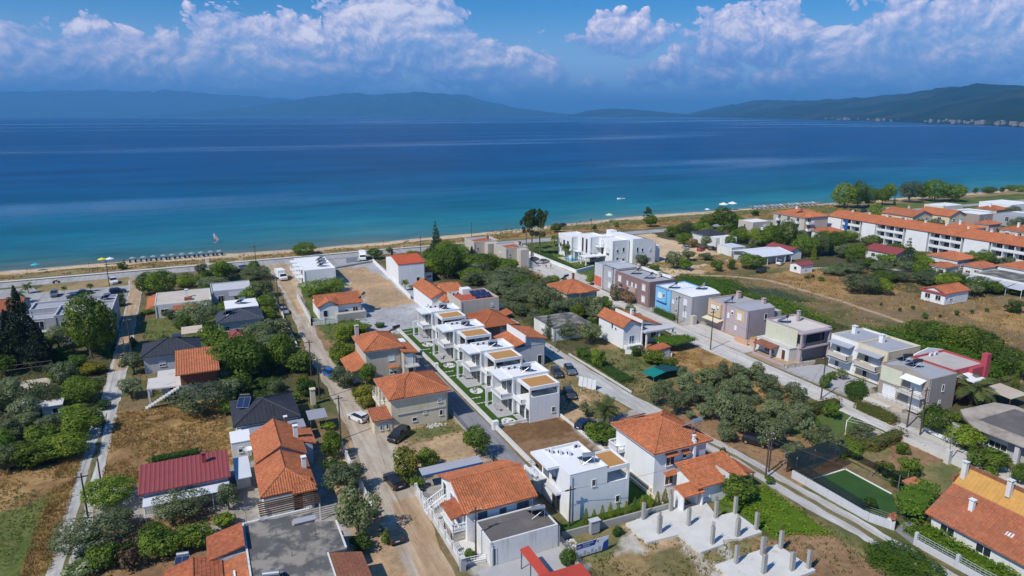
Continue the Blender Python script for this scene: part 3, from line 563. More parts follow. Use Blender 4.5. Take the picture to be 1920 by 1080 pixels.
class House:
    def __init__(s, name, label, short, x0, y0, x1, y1, cat='house', group=None):
        s.t = thing(name, label, cat, ((x0 + x1) / 2, (y0 + y1) / 2, 0), group); s.b = (x0, y0, x1, y1); s.roof = None
        HBOX.append((x0, y0, x1, y1))
        if short: LAND.append((short, (x0 + x1) / 2, (y0 + y1) / 2, max(x1 - x0, y1 - y0) / 2))
    def part(s, name, mb, mat, parent=None, **k): return obj(name, mb, mat, parent or s.t, **k)
    def box(s, name, mat, x0, y0, z0, x1, y1, z1, parent=None): return s.part(name, MB().box(x0, y0, z0, x1, y1, z1), mat, parent)
    def pipe(s, x, y, z):
        mb = MB(); mb.tube((x, y, .05), (x, y, z), .055, n=6); s.part('drainpipe', mb, GREYSH)
    def wall(s, mat, x0, y0, x1, y1, z1, z0=-.3):
        if z1 > 2.7 and z0 < 0 and x1 - x0 > 4: s.pipe(x1 - .3, y0 - .07, z1 - .1)
        return s.box('wall', mat, x0, y0, z0, x1, y1, z1)
    def flat(s, mat, x0, y0, x1, y1, H, roof=None, par=.35, th=.18, z0=-.3, cap=None):
        if H > 2.7 and z0 < 0 and x1 - x0 > 5: s.pipe(x0 + .3, y0 - .07, H - .3)
        zr = H - par; mb = MB().box(x0, y0, z0, x1, y1, zr)
        if par > .05:
            for q in ((x0, y0, x1, y0 + th), (x0, y1 - th, x1, y1), (x0, y0 + th, x0 + th, y1 - th), (x1 - th, y0 + th, x1, y1 - th)): mb.box(q[0], q[1], zr, q[2], q[3], H)
        wl = s.part('wall', mb, mat)
        s.roof = s.box('roof', roof or ROOFW, x0 + (th + .004 if par > .05 else -.06), y0 + (th + .004 if par > .05 else -.06), zr - .08 if par > .05 else zr + .003, x1 - (th + .004 if par > .05 else -.06), y1 - (th + .004 if par > .05 else -.06), zr + .02 if par > .05 else zr + .12)
        if cap:
            mb = MB(); o = .03
            for q in ((x0 - o, y0 - o, x1 + o, y0 + th), (x0 - o, y1 - th, x1 + o, y1 + o), (x0 - o, y0 + th, x0 + th, y1 - th), (x1 - th, y0 + th, x1 + o, y1 - th)): mb.box(q[0], q[1], H + .002, q[2], q[3], H + .06)
            s.part('parapet_cap', mb, cap, wl)
        return wl
    def slopes(s, polys, mat, fascia=WPAINT, caps=(), course=0., per=.32, amp=.075, name='roof', th=.12):
        base = MB()
        for p in polys: base.slab(p, th)
        r = s.part(name, base, mat); s.roof = r
        mb = MB()
        for p in polys: tile_slope(mb, p, per, amp, course)
        s.part('roof_tiles', mb, mat, r, kind='stuff')
        if caps:
            mb = MB()
            for a, b in caps:
                mb.tube((a[0], a[1], a[2] + .05), (b[0], b[1], b[2] + .05), .13, n=6)
            s.part('ridge_cap', mb, mat if fascia is None or mat in (SLATE,) else mat, r)
        return r
    def hip(s, x0, y0, x1, y1, ze, zr, mat, over=.45, course=0., fascia=WPAINT, ridge=None, per=.32, amp=.075):
        x0 -= over; x1 += over; y0 -= over; y1 += over; W, D = x1 - x0, y1 - y0
        if ridge: r0, r1 = ridge
        elif W >= D: r0, r1 = ((x0 + D / 2, (y0 + y1) / 2, zr), (x1 - D / 2, (y0 + y1) / 2, zr))
        else: r0, r1 = (((x0 + x1) / 2, y0 + W / 2, zr), ((x0 + x1) / 2, y1 - W / 2, zr))
        A, B, C_, D_ = (x0, y0, ze), (x1, y0, ze), (x1, y1, ze), (x0, y1, ze)
        same = (Vector(r0) - Vector(r1)).length < .05
        if same: polys = [[A, B, r0], [B, C_, r0], [C_, D_, r0], [D_, A, r0]]
        elif abs(r0[0] - r1[0]) >= abs(r0[1] - r1[1]): polys = [[A, B, r1, r0], [B, C_, r1], [C_, D_, r0, r1], [D_, A, r0]]
        else: polys = [[A, B, r0], [B, C_, r1, r0], [C_, D_, r1], [D_, A, r0, r1]]
        caps = [(A, r0), (B, r1 if abs(r0[0] - r1[0]) >= abs(r0[1] - r1[1]) and not same else r0), (C_, r1), (D_, r0 if abs(r0[0] - r1[0]) >= abs(r0[1] - r1[1]) else r1)] + ([] if same else [(r0, r1)])
        r = s.slopes(polys, mat, fascia, caps, course, per, amp)
        s.part('eaves', MB().box(x0 + .03, y0 + .03, ze - .22, x1 - .03, y1 - .03, ze - .10), fascia, r); return r
    def gable(s, x0, y0, x1, y1, ze, zr, axis, mat, wall, over=.35, course=0., fascia=WPAINT, pos=.5, ze2=None, per=.32, amp=.075):
        """ridge along axis; pos = where across the house it lies"""
        ze2 = ze if ze2 is None else ze2; mbw = MB()
        if axis == 'x':
            ym = y0 + (y1 - y0) * pos; k = (zr - ze) / (ym - y0); k2 = (zr - ze2) / (y1 - ym)
            for x in (x0, x1 - .15): mbw.add([(x, y0, ze), (x, ym, zr - .1), (x, y1, ze2), (x + .15, y0, ze), (x + .15, ym, zr - .1), (x + .15, y1, ze2)], [(0, 1, 2), (5, 4, 3), (0, 3, 4, 1), (1, 4, 5, 2)])
            a, b = x0 - over, x1 + over
            polys = [[(a, y0 - over, ze - k * over), (b, y0 - over, ze - k * over), (b, ym, zr), (a, ym, zr)], [(b, y1 + over, ze2 - k2 * over), (a, y1 + over, ze2 - k2 * over), (a, ym, zr), (b, ym, zr)]]
            caps = [((a, ym, zr), (b, ym, zr))] + [((q, y0 - over, ze - k * over), (q, ym, zr)) for q in (a + .05, b - .05)]
        else:
            xm = x0 + (x1 - x0) * pos; k = (zr - ze) / (xm - x0); k2 = (zr - ze2) / (x1 - xm)
            for y in (y0, y1 - .15): mbw.add([(x0, y, ze), (xm, y, zr - .1), (x1, y, ze2), (x0, y + .15, ze), (xm, y + .15, zr - .1), (x1, y + .15, ze2)], [(0, 2, 1), (3, 4, 5), (0, 1, 4, 3), (1, 2, 5, 4)])
            a, b = y0 - over, y1 + over
            polys = [[(x0 - over, b, ze - k * over), (x0 - over, a, ze - k * over), (xm, a, zr), (xm, b, zr)], [(x1 + over, a, ze2 - k2 * over), (x1 + over, b, ze2 - k2 * over), (xm, b, zr), (xm, a, zr)]]
            caps = [((xm, a, zr), (xm, b, zr))] + [((x0 - over, a + .05, ze - k * over), (xm, a + .05, zr)), ((x1 + over, a + .05, ze2 - k2 * over), (xm, a + .05, zr))]
        s.part('gable', mbw, wall)
        return s.slopes(polys, mat, fascia, caps, course, per, amp)
    def shed(s, pts, mat, course=0., per=.32, amp=.06, name='roof', th=.12):
        """single slope; pts counter-clockwise from above, the first two along the eave"""
        r0 = s.roof; r = s.slopes([pts], mat, None, (), course, per, amp, name, th); s.roof = r0 or r; return r
    def win(s, f, c, a, z, w_, h, pane=None, frame=None, shut=0., name='window', bars=None, sill=True, hood=None):
        """window on face f (S,W,N,E) of plane c, centred at a, bottom z"""
        pane = pane or GLASS; frame = frame or WPAINT; sg = -1 if f in 'SW' else 1
        def bx(mb, u0, z0, u1, z1, d0, d1):
            lo, hi = sorted((c + sg * d0, c + sg * d1))
            return mb.box(u0, lo, z0, u1, hi, z1) if f in 'SN' else mb.box(lo, u0, z0, hi, u1, z1)
        u0, u1, t_ = a - w_ / 2, a + w_ / 2, .07; mb = MB()
        bx(mb, u0 - t_, z - t_, u0, z + h + t_, -.03, .06); bx(mb, u1, z - t_, u1 + t_, z + h + t_, -.03, .06)
        bx(mb, u0, z + h, u1, z + h + t_, -.03, .055); bx(mb, u0, z - t_, u1, z, -.03, .055)
        nb = bars if bars is not None else (1 if w_ > 1.0 else 0)
        for i in range(nb): q = u0 + (u1 - u0) * (i + 1) / (nb + 1); bx(mb, q - .03, z, q + .03, z + h, -.02, .045)
        o = s.part(name, mb, frame)
        s.part('pane', bx(MB(), u0 - .01, z - .01, u1 + .01, z + h + .01, -.02, .02), pane, o)
        if not shut and pane is GLASS and name == 'window' and WR.random() < .4: shut = WR.uniform(.3, .75)
        if shut > 0: s.part('shutter', bx(MB(), u0, z + h * (1 - shut), u1, z + h, .0, .05), SHUT if shut < 2 else BROWNSH, o)
        if sill and z > .3: s.part('sill', bx(MB(), u0 - .12, z - .14, u1 + .12, z - .075, -.02, .12), CONCL, o)
        if hood:
            lo, hi = c, c + sg * .7
            if f in 'SN': pts = [(u0 - .35, hi, z + h + .15), (u1 + .35, hi, z + h + .15), (u1 + .35, lo, z + h + .5), (u0 - .35, lo, z + h + .5)]
            else: pts = [(hi, u1 + .35, z + h + .15), (hi, u0 - .35, z + h + .15), (lo, u0 - .35, z + h + .5), (lo, u1 + .35, z + h + .5)]
            if f in 'NE': pts = [pts[1], pts[0], pts[3], pts[2]]
            hb = MB(); hb.slab(pts, .08); ho_ = s.part('window_hood', hb, hood, o)
        return o
    def shutter_win(s, f, c, a, z, w_, h, mat): 
        o = s.win(f, c, a, z, w_, h, pane=mat); return o
    def door(s, f, c, a, w_=.95, h=2.1, mat=None, z=.02):
        o = s.win(f, c, a, z, w_, h, pane=mat or WOOD, name='door', bars=0, sill=False)
        return o
    def balcony(s, x0, y0, x1, y1, z, sides='SWE', mat=None, rail='bars', rmat=None, h=.95, th=.18):
        b = s.part('balcony', MB().box(x0, y0, z - th, x1, y1, z), mat or CONCL); mb = MB(); rm = rmat or MGREY
        for q in sides:
            if q == 'S': p, r = (x0, y0), (x1, y0)
            elif q == 'N': p, r = (x0, y1), (x1, y1)
            elif q == 'W': p, r = (x0, y0), (x0, y1)
            else: p, r = (x1, y0), (x1, y1)
            i = .06; cx, cy = (x0 + x1) / 2, (y0 + y1) / 2
            p = (p[0] + (i if p[0] < cx else -i), p[1] + (i if p[1] < cy else -i)); r = (r[0] + (i if r[0] < cx else -i), r[1] + (i if r[1] < cy else -i))
            L = math.hypot(r[0] - p[0], r[1] - p[1]); n = max(2, int(L / .9))
            if rail == 'wall':
                o_ = .05; mb.box(min(p[0], r[0]) - o_, min(p[1], r[1]) - o_, z + .002, max(p[0], r[0]) + o_, max(p[1], r[1]) + o_, z + h)
            elif rail == 'bars':
                mb.tube((*p, z + h), (*r, z + h), .03, n=4); mb.tube((*p, z + h * .66), (*r, z + h * .66), .018, n=4); mb.tube((*p, z + h * .33), (*r, z + h * .33), .018, n=4)
                for k in range(n + 1): x, y = p[0] + (r[0] - p[0]) * k / n, p[1] + (r[1] - p[1]) * k / n; mb.tube((x, y, z), (x, y, z + h), .022, n=4)
            else:   # turned balusters
                mb.box(min(p[0], r[0]) - .08, min(p[1], r[1]) - .08, z + h - .1, max(p[0], r[0]) + .08, max(p[1], r[1]) + .08, z + h)
                n = max(3, int(L / .24))
                for k in range(n + 1):
                    x, y = p[0] + (r[0] - p[0]) * k / n, p[1] + (r[1] - p[1]) * k / n; mb.lathe(x, y, [(.06, z), (.09, z + h * .3), (.04, z + h * .6), (.07, z + h - .1)], 6)
        s.part('railing', mb, rm, b); return b
    def chimney(s, x, y, z0, z1, w_=.55, mat=None, d=None, cap=None):
        d = d or w_; r = s.roof or s.t
        c = s.part('chimney', MB().box(x - w_ / 2, y - d / 2, z0, x + w_ / 2, y + d / 2, z1), mat or CREAM, r)
        mb = MB().box(x - w_ / 2 - .08, y - d / 2 - .08, z1 + .18, x + w_ / 2 + .08, y + d / 2 + .08, z1 + .27)
        for q in (-1, 1):
            for p in (-1, 1): mb.box(x + q * (w_ / 2 - .06) - .05, y + p * (d / 2 - .06) - .05, z1, x + q * (w_ / 2 - .06) + .05, y + p * (d / 2 - .06) + .05, z1 + .18)
        mb2 = MB(); mb2.v = mb.v; mb2.f = mb.f
        obj('chimney_cap', mb2, cap or mat or CREAM, s.t if s.roof is None else s.roof); return c
    def ac(s, x, y, z, rz=0):
        mb = MB().box(x - .42, y - .16, z, x + .42, y + .16, z + .62) if not rz else MB().box(x - .16, y - .42, z, x + .16, y + .42, z + .62)
        o = s.part('air_conditioner', mb, SHUT)
        f = MB(); f.tube((x, y - .165, z + .31), (x, y - .18, z + .31), .23, n=10) if not rz else f.tube((x - .165, y, z + .31), (x - .18, y, z + .31), .23, n=10)
        s.part('fan_grille', f, BLACKM, o)
def heater(where, x, y, z, rz=0., tank='steel', group='solar water heaters on the roofs', lab=None, s_=1.):
    t_ = thing('solar_water_heater', lab or ('solar water heater on the ' + where), 'solar heater', (x, y, z), group, R(rz)); t_.scale = (s_,) * 3
    org = (0, 0, 0); mb = MB(); mb.slab([(-.95, 1.0, .12), (-.95, -.75, 1.2), (.95, -.75, 1.2), (.95, 1.0, .12)][::-1], .08)
    pn = obj('collector_panel', mb, PANEL, t_, org=org)
    mb = MB()
    for a, b in (((-.95, 1.0, .15), (.95, 1.0, .15)), ((-.95, -.75, 1.23), (.95, -.75, 1.23)), ((-.95, 1.0, .15), (-.95, -.75, 1.23)), ((.95, 1.0, .15), (.95, -.75, 1.23)), ((0, 1.0, .15), (0, -.75, 1.23))): mb.tube(a, b, .022, n=4)
    obj('panel_frame', mb, GREYSH, pn, org=org)
    mb = MB()
    for a, b in (((-.8, -.95, 0), (-.8, -.95, 1.25)), ((.8, -.95, 0), (.8, -.95, 1.25)), ((-.8, -.95, .05), (.8, -.95, 1.2)), ((-.8, 1.0, 0), (-.8, 1.0, .15)), ((.8, 1.0, 0), (.8, 1.0, .15)), ((-.8, -.95, .05), (-.8, 1.0, .05)), ((.8, -.95, .05), (.8, 1.0, .05))): mb.tube(a, b, .03, n=4)
    obj('stand', mb, STEEL, t_, org=org)
    mb = MB(); mb.tube((-.8, -.95, 1.5), (.8, -.95, 1.5), .27, n=12); obj('tank', mb, STEEL if tank == 'steel' else BLACKM, t_, org=org, smooth=False)
    return t_
def antenna(where, x, y, z, h=2.2):
    t_ = thing('tv_antenna', 'television antenna on the ' + where, 'antenna', (x, y, z)); mb = MB(); mb.tube((0, 0, 0), (0, 0, h), .03, n=5); obj('mast', mb, STEEL, t_, org=(0, 0, 0))
    mb = MB(); mb.tube((-.6, 0, h - .15), (.6, 0, h - .15), .02, n=4)
    for k in range(6): mb.tube((-.5 + k * .2, -.35, h - .15), (-.5 + k * .2, .35, h - .15), .012, n=4)
    obj('aerial', mb, STEEL, t_, org=(0, 0, 0))
# ================================================================ buildings of the near blocks
GRP_V = 'row of flat-roofed white villas'
def villa(y0, label, short, arch=False):
    h = House('white_villa', label, short, 43.4, y0 - 4.6, 53, y0 + 5.3, 'villa', GRP_V)
    h.flat(WHITE, 46, y0, 53, y0 + 5.3, 6.6, ROOFW, .3, cap=WPAINT)
    # roof overhang above the west balcony
    h.box('canopy', WHITE, 43.8, y0 + .1, 6.2, 45.998, y0 + 5.1, 6.5)
    h.box('canopy_soffit', MGREY, 43.85, y0 + .15, 6.1, 45.99, y0 + 5.05, 6.197)
    h.balcony(43.9, y0 + .1, 45.995, y0 + 4.7, 3.2, 'SW', WHITE, 'wall', LGREY, .55, .45); h.box('side_wall', WHITE, 44.3, y0 + 4.72, -.2, 45.995, y0 + 5.0, 6.09)
    h.box('porch_column', WHITE, 43.05, y0 + 4.75, -.2, 43.4, y0 + 5.1, 3.15); h.box('porch_beam', WHITE, 43.05, y0 + 4.75, 3.155, 44.298, y0 + 5.1, 3.5)
    h.win('W', 46, y0 + 1.3, 3.2, 1.6, 2.2, GLASSB, MGREY, name='balcony_door', sill=False); h.win('W', 46, y0 + 3.6, 3.2, 1.5, 2.2, GLASS, MGREY, name='balcony_door', sill=False)
    h.win('W', 46, y0 + 1.0, .05, 1.1, 2.2, GLASS, MGREY, name='glass_door', sill=False); h.win('W', 46, y0 + 3.4, .05, 2.2, 2.2, GLASS, MGREY, name='glass_door', sill=False)
    # projecting block with the roofed upper terrace
    bx0, bx1, by0 = 46.9, 52.55, y0 - 4.6
    h.box('wall', WHITE, bx0, by0, -.3, bx1, y0 - .002, 3.3)
    h.box('terrace_parapet', WHITE, bx0, by0, 3.302, bx1, by0 + .2, 4.45); h.box('terrace_wall', WHITE, bx1 - .2, by0 + .202, 3.302, bx1, y0 - .002, 5.7)
    h.box('terrace_post', WHITE, bx0, by0, 4.452, bx0 + .3, by0 + .3, 5.7); h.box('terrace_post', WHITE, bx1 - .3, by0, 4.452, bx1, by0 + .2, 5.7)
    h.box('terrace_roof', WHITE, bx0, by0, 5.702, bx1, y0 - .002, 6.12); h.box('deck', DECK, bx0 + .5, by0 + .35, 6.10, bx1 - .35, y0 - .25, 6.135)
    mb = MB()
    for q in ((bx0, by0, bx1, by0 + .25), (bx0, by0 + .25, bx0 + .3, y0 - .02), (bx1 - .25, by0 + .25, bx1, y0 - .02)): mb.box(q[0], q[1], 6.122, q[2], q[3], 6.28)
    h.part('roof_kerb', mb, WHITE)
    h.win('S', y0, 49.0, 3.35, 3.0, 2.2, GLASS, MGREY, name='terrace_door', sill=False); h.box('terrace_screen', WOODL, bx1 - .26, y0 - 3.8, 4.6, bx1 - .203, y0 - 1.2, 5.7)
    h.balcony(46.02, y0 - 3.2, 46.898, y0 - .01, 3.2, 'SW', WHITE, 'wall', WHITE, .5, .4)
    h.win('S', by0, 51.4, 1.2, .55, .85, GLASS); h.win('W', bx0, y0 - 3.9, .05, .9, 2.1, GLASS, MGREY, name='glass_door', sill=False); h.win('W', bx0, y0 - 1.8, .05, 1.6, 2.1, GLASS, MGREY, name='glass_door', sill=False)
    h.ac(47.2, y0 + 4.3, 6.3); h.ac(48.3, y0 + 4.3, 6.3)
    heater('roof of the ' + short, 49.6, y0 + 2.5, 6.32, -20)
    sheet('terrace_paving', [(42.95, y0 - .6), (46, y0 - .6), (46, y0 + 5.2), (42.95, y0 + 5.2)], PAVER, .06)
    sheet('terrace_paving', [(45.7, y0 - 4.2), (46.9, y0 - 4.2), (46.9, y0 - .61), (45.7, y0 - .61)], PAVER, .06)
    return h
villa(98.3, 'white flat-roofed villa with tan roof deck beside the bare brown plot', 'white villa beside the bare brown plot')
villa(112.7, 'second white flat-roofed villa of the row counted from the bare plot', 'second white villa of the row')
villa(127.3, 'third white flat-roofed villa of the row counted from the bare plot', 'third white villa of the row')
villa(141.6, 'last white flat-roofed villa of the row, next to the gravel lot', 'last white villa of the row')
# --- separate villa
h = House('white_villa', 'white cube villa with tan deck standing alone beside the row of thujas', 'cube villa beside the thujas', 37.4, 66, 47.6, 73.4, 'villa', GRP_V)
h.flat(WHITE, 38.7, 66, 44.2, 73.4, 6.6, ROOFW, .3, cap=WPAINT)
h.box('canopy', WPAINT, 37.0, 68.7, 6.25, 38.698, 73.6, 6.58); h.box('canopy_soffit', MGREY, 37.05, 68.75, 6.16, 38.69, 73.55, 6.247)
h.box('wall', WHITE, 44.202, 66, -.3, 47.6, 70.4, 3.9); h.box('terrace_parapet', WHITE, 44.202, 66, 3.902, 47.6, 66.2, 4.1)
h.box('terrace_post', WHITE, 47.3, 66, 4.102, 47.6, 66.25, 5.7); h.box('terrace_wall', WHITE, 47.4, 66.252, 3.902, 47.6, 70.4, 4.4); h.box('terrace_post', WHITE, 47.3, 70.1, 4.402, 47.6, 70.4, 5.7)
h.box('terrace_roof', WHITE, 44.202, 66, 5.702, 47.6, 70.4, 6.1); h.box('deck', DECK, 44.5, 66.3, 6.08, 47.3, 70.1, 6.115)
mb = MB()
for q in ((44.202, 66, 47.6, 66.22), (47.38, 66.22, 47.6, 70.4), (44.202, 70.18, 47.38, 70.4)): mb.box(q[0], q[1], 6.102, q[2], q[3], 6.26)
h.part('roof_kerb', mb, WHITE); h.box('terrace_screen', WOODL, 46.2, 69.9, 3.95, 47.25, 69.98, 5.6)
h.win('S', 66, 42.2, 4.3, .5, .85, GLASS); h.win('S', 66, 45.9, 1.1, .5, .85, GLASS); h.win('W', 38.7, 70.0, 3.9, 1.0, 1.5, GLASS, MGREY); h.win('W', 38.7, 69.4, .05, 1.9, 2.3, GLASS, MGREY, name='glass_door', sill=False); h.win('W', 38.7, 72.2, 3.4, 1.4, 2.0, GLASSB, MGREY, name='balcony_door', sill=False)
h.box('door_canopy', LGREY, 37.9, 68.1, 2.75, 38.698, 71.2, 2.95)
h.box('porch_column', WHITE, 37.0, 75.2, -.2, 37.35, 75.55, 3.3); h.box('porch_beam', WHITE, 37.0, 72.2, 3.302, 37.35, 75.55, 3.65); h.balcony(37.36, 72.0, 38.69, 75.4, 3.2, 'NW', WPAINT, 'bars', MGREY); h.box('porch_wall', WHITE, 38.4, 73.402, -.2, 38.7, 75.4, 3.0)
for k in range(3): h.ac(39.5 + k * .95, 72.6 - k * .75, 6.32, 1)
h.ac(43.2, 72.4, 6.32); heater('white cube villa standing alone', 42.6, 68.6, 6.32, -15)
# --- tiled bungalow with white balustrades
h = House('bungalow', 'white bungalow with bright orange tiled roof and balustraded porch', 'balustraded orange-roofed bungalow', 25.4, 67.6, 34.4, 77, 'house')
h.wall(WHITE, 25.6, 67.6, 34.4, 76.8, 4.25); h.gable(25.6, 67.6, 34.4, 76.8, 4.25, 6.0, 'x', ORANGE, WHITE, .45, .38, pos=.49)
for a, w_, g_ in ((27.6, 1.1, GLASSB), (30.3, .75, GLASSB), (33.0, 1.5, GLASSB)): h.win('S', 67.6, a, 2.2 if w_ > .8 else 2.5, w_, 1.3 if w_ > .8 else .8, g_, MGREY)
h.win('W', 25.6, 72.6, 2.0, 1.2, 1.7, GLASSB); h.win('W', 25.6, 75.4, 1.6, 1.0, 2.2, GLASS, name='door', sill=False)
h.box('porch_floor', STONE, 24.0, 68.2, -.2, 25.598, 71.6, 1.35); h.balcony(23.95, 68.1, 25.59, 71.65, 1.5, 'SW', WPAINT, 'balusters', WPAINT, .9, .14)
h.shed([(23.7, 71.8, 3.35), (23.7, 67.9, 3.35), (26.2, 67.9, 3.8), (26.2, 71.8, 3.8)], ORANGE2, .38, name='porch_roof')
mb = MB()
for q in ((24.05, 68.25), (24.05, 71.4), (25.3, 68.25)): mb.box(q[0] - .11, q[1] - .11, 1.502, q[0] + .11, q[1] + .11, 3.3)
h.part('porch_column', mb, WPAINT)
mb = MB()
for k in range(8): mb.box(24.0 + k * .0, 75.2, -.1, 25.59, 75.2 + .01, .0) if 0 else mb.box(22.9 + k * .33, 74.9, -.1, 23.23 + k * .33, 76.3, .2 + k * .19)
h.part('stairs', mb, CONCL)
mb = MB()
for yy in (74.85, 76.35):
    mb.tube((22.9, yy, 1.05), (25.5, yy, 2.5), .07, n=4)
    for k in range(9): mb.lathe(23.0 + k * .31, yy, [(.05, .2 + k * .17), (.08, .45 + k * .17), (.04, .75 + k * .17), (.06, 1.05 + k * .172)], 6)
h.part('stair_balustrade', mb, WPAINT)
# garage below it
h = House('garage', 'long white garage with dark flat roof in front of the orange-roofed bungalow', 'long white garage', 26.3, 62.2, 35, 67)
h.flat(OLDWHITE, 26.3, 62.2, 35.0, 66.9, 3.05, ROOFD, .12, .2); h.box('wall_pier', GREYW, 35.002, 62.25, -.2, 35.3, 64.9, 2.7); h.door('S', 62.2, 26.75, .45, 2.2, GLASSB)
heater('dark flat roof of the long white garage', 33.6, 65.2, 3.0, -10, 'steel'); h.box('roof_edge', OLDWHITE, 26.25, 62.1, 3.052, 26.45, 67, 3.16)
# --- big white villa with orange hipped roof
h = House('villa', 'two-storey white villa with orange hipped roof behind the concrete columns', 'two-storey villa behind the concrete columns', 52.2, 66.9, 61, 76.2, 'villa')
h.wall(WHITE, 52.3, 67.0, 61.0, 76.2, 6.25); h.hip(52.3, 67, 61, 76.2, 6.3, 8.5, ORANGE, .65, .4)
h.slopes([[(57.5, 77.4, 6.3), (53.6, 77.4, 6.3), (55.6, 75.2, 7.6), (56.6, 75.2, 7.6)], [(61.6, 72.2, 6.35), (61.6, 76.6, 6.35), (58.8, 74.4, 7.9)]], ORANGE2, name='dormer_roof')
for z in (3.75, .9):
    h.win('S', 67, 54.9, z, 1.3, 1.5, BROWNSH, hood=ORANGE, frame=WPAINT); h.win('S', 67, 57.3, z + .6, .6, .75, GLASS, hood=ORANGE)
h.box('wall_pier', WHITE, 58.4, 66.4, -.2, 58.75, 66.998, 6.9); h.box('chimney_base', WHITE, 57.0, 66.2, 2.4, 57.9, 66.998, 3.3); h.box('bay_wall', LGREY, 58.752, 66.7, -.2, 60.7, 66.998, 6.05)
h.balcony(50.9, 73.8, 52.298, 76.2, 3.2, 'SWN', WPAINT, 'balusters', WPAINT); h.box('plinth', CREAM, 52.0, 67.2, -.2, 52.298, 76.2, .8)
h.wall(WHITE, 55.6, 62.0, 63.4, 66.2, 2.9); h.shed([(55.2, 61.5, 2.95), (63.6, 61.5, 2.95), (63.6, 66.38, 4.3), (55.2, 66.38, 4.3)], ORANGE, .4, name='annex_roof'); h.box('roof_ridge', CONCL, 60.2, 61.4, 3.1, 60.35, 64.0, 3.95)
h.shed([(65.4, 61.9, 2.7), (65.4, 66.4, 2.7), (63.62, 66.4, 3.2), (63.62, 61.9, 3.2)], ORANGE2, 0, name='porch_roof'); mb = MB(); mb.tube((65.2, 62.1, 0), (65.2, 62.1, 2.65), .09); mb.tube((65.2, 66.2, 0), (65.2, 66.2, 2.65), .09); h.part('porch_post', mb, WOOD)
h.shed([(52.9, 61.3, 2.4), (56.3, 61.3, 2.4), (56.3, 63.5, 2.9), (52.9, 63.5, 2.9)], ORANGE, .4, name='gate_roof'); mb = MB().box(52.95, 61.5, -.2, 53.1, 63.4, 2.3); mb.box(56.0, 61.5, -.2, 56.2, 63.4, 2.3); h.part('gate_wall', mb, WHITE)
h.win('S', 62, 57.2, 1.0, 1.0, 1.1, SHUT); heater('orange hipped roof of the villa behind the columns', 59.6, 68.9, 7.25, 10, lab='tall solar water heater on legs on the orange hipped roof behind the columns', s_=1.15)
h.roof = None; h.chimney(58.5, 66.7, 6.9, 7.3, .3, WHITE)
# --- cream house
h = House('house', 'cream two-storey house with orange hipped roof above the black parked car', 'cream house by the dirt road', 24.8, 100, 35.4, 110)
h.wall(CREAM, 25.4, 100.5, 35.0, 109.4, 5.5); h.hip(25.4, 100.5, 35.0, 109.4, 5.55, 7.7, ORANGE, .5, .4)
h.slopes([[(25.9, 100.0, 5.7), (27.5, 100.0, 5.7), (28.7, 103.6, 7.3), (27.7, 104.6, 7.4)]], ORANGE2, name='roof_fold')
h.wall(CREAM, 22.5, 100.4, 25.398, 103.6, 2.3); h.shed([(22.2, 100.1, 2.35), (25.6, 100.1, 2.35), (25.6, 103.9, 3.1), (22.2, 103.9, 3.1)], ORANGE3, .4, name='leanto_roof')
h.win('S', 100.4, 23.6, .6, .35, .8, GLASSB); h.win('S', 100.4, 24.6, .6, .35, .8, GLASSB); h.win('S', 100.4, 24.1, 1.75, 1.0, .35, GLASS)
h.win('S', 100.5, 33.6, 3.6, .6, .75, GLASS); h.win('S', 100.5, 33.8, 1.2, .5, .85, GLASS); h.win('S', 100.5, 29.2, 1.0, .7, .6, GLASS); h.win('S', 100.5, 31.0, 2.0, .5, .3, GLASS)
h.box('string_course', GREYSH, 26.3, 100.38, 2.55, 34.5, 100.498, 2.68)  # thin grey band across the front wall
mb = MB().box(24.4, 104.2, -.2, 24.65, 104.5, 5.3); mb.box(24.4, 106.6, -.2, 24.65, 106.9, 5.3); h.part('porch_column', mb, CREAM); h.balcony(24.3, 104, 25.39, 109, 3.0, 'SWN', CREAM, 'bars', WPAINT); h.win('W', 25.4, 105.4, 3.1, 1.1, 2.0, GLASS, name='balcony_door', sill=False); h.win('W', 25.4, 107.6, 3.1, 1.1, 2.0, GLASS, name='balcony_door', sill=False)
antenna('roof of the cream house', 33.0, 104.5, 6.7)
# --- pale grey house behind it
h = House('house', 'grey two-storey house with orange hipped roof and tiled side wings', 'grey house with tiled side wings', 23.4, 121, 36.4, 133.4)
h.wall(BEIGE, 26.7, 123.2, 33.6, 132.6, 6.1); h.hip(26.7, 123.2, 33.6, 132.6, 6.15, 7.9, ORANGE, .5, .4); h.chimney(27.0, 131.8, 6.4, 8.6, .7, BEIGE)
h.wall(BEIGE, 33.602, 121.4, 35.9, 130, 5.2); h.shed([(36.4, 121.0, 5.2), (36.4, 127.4, 5.2), (33.2, 127.4, 5.75), (33.2, 121.0, 5.75)], ORANGE, .4, name='wing_roof'); h.balcony(33.7, 119.9, 36.3, 121.398, 2.9, 'SWE', CONCL, 'bars', MGREY); h.win('S', 121.4, 34.7, 3.0, 1.2, 2.0, SHUT, name='balcony_door', sill=False); h.win('S', 121.4, 34.9, .1, 1.0, 2.1, GLASS, name='door', sill=False)
h.win('S', 123.2, 31.6, 3.6, 1.1, 1.1, SHUT); h.win('S', 123.2, 31.9, .8, 1.4, 1.3, GLASS, hood=ORANGE); h.wall(WHITE, 24.2, 123.4, 26.698, 131, 2.5); h.shed([(23.3, 131.6, 2.3), (23.3, 122.6, 2.3), (26.698, 122.6, 3.5), (26.698, 131.6, 3.5)], ORANGE, .4, name='wing_roof')
h.box('roof_terrace', ROOFW, 33.7, 127.6, 5.21, 35.9, 129.9, 5.5); heater('roof of the grey house with side wings', 34.6, 131.8, 6.3, 20, 'black')
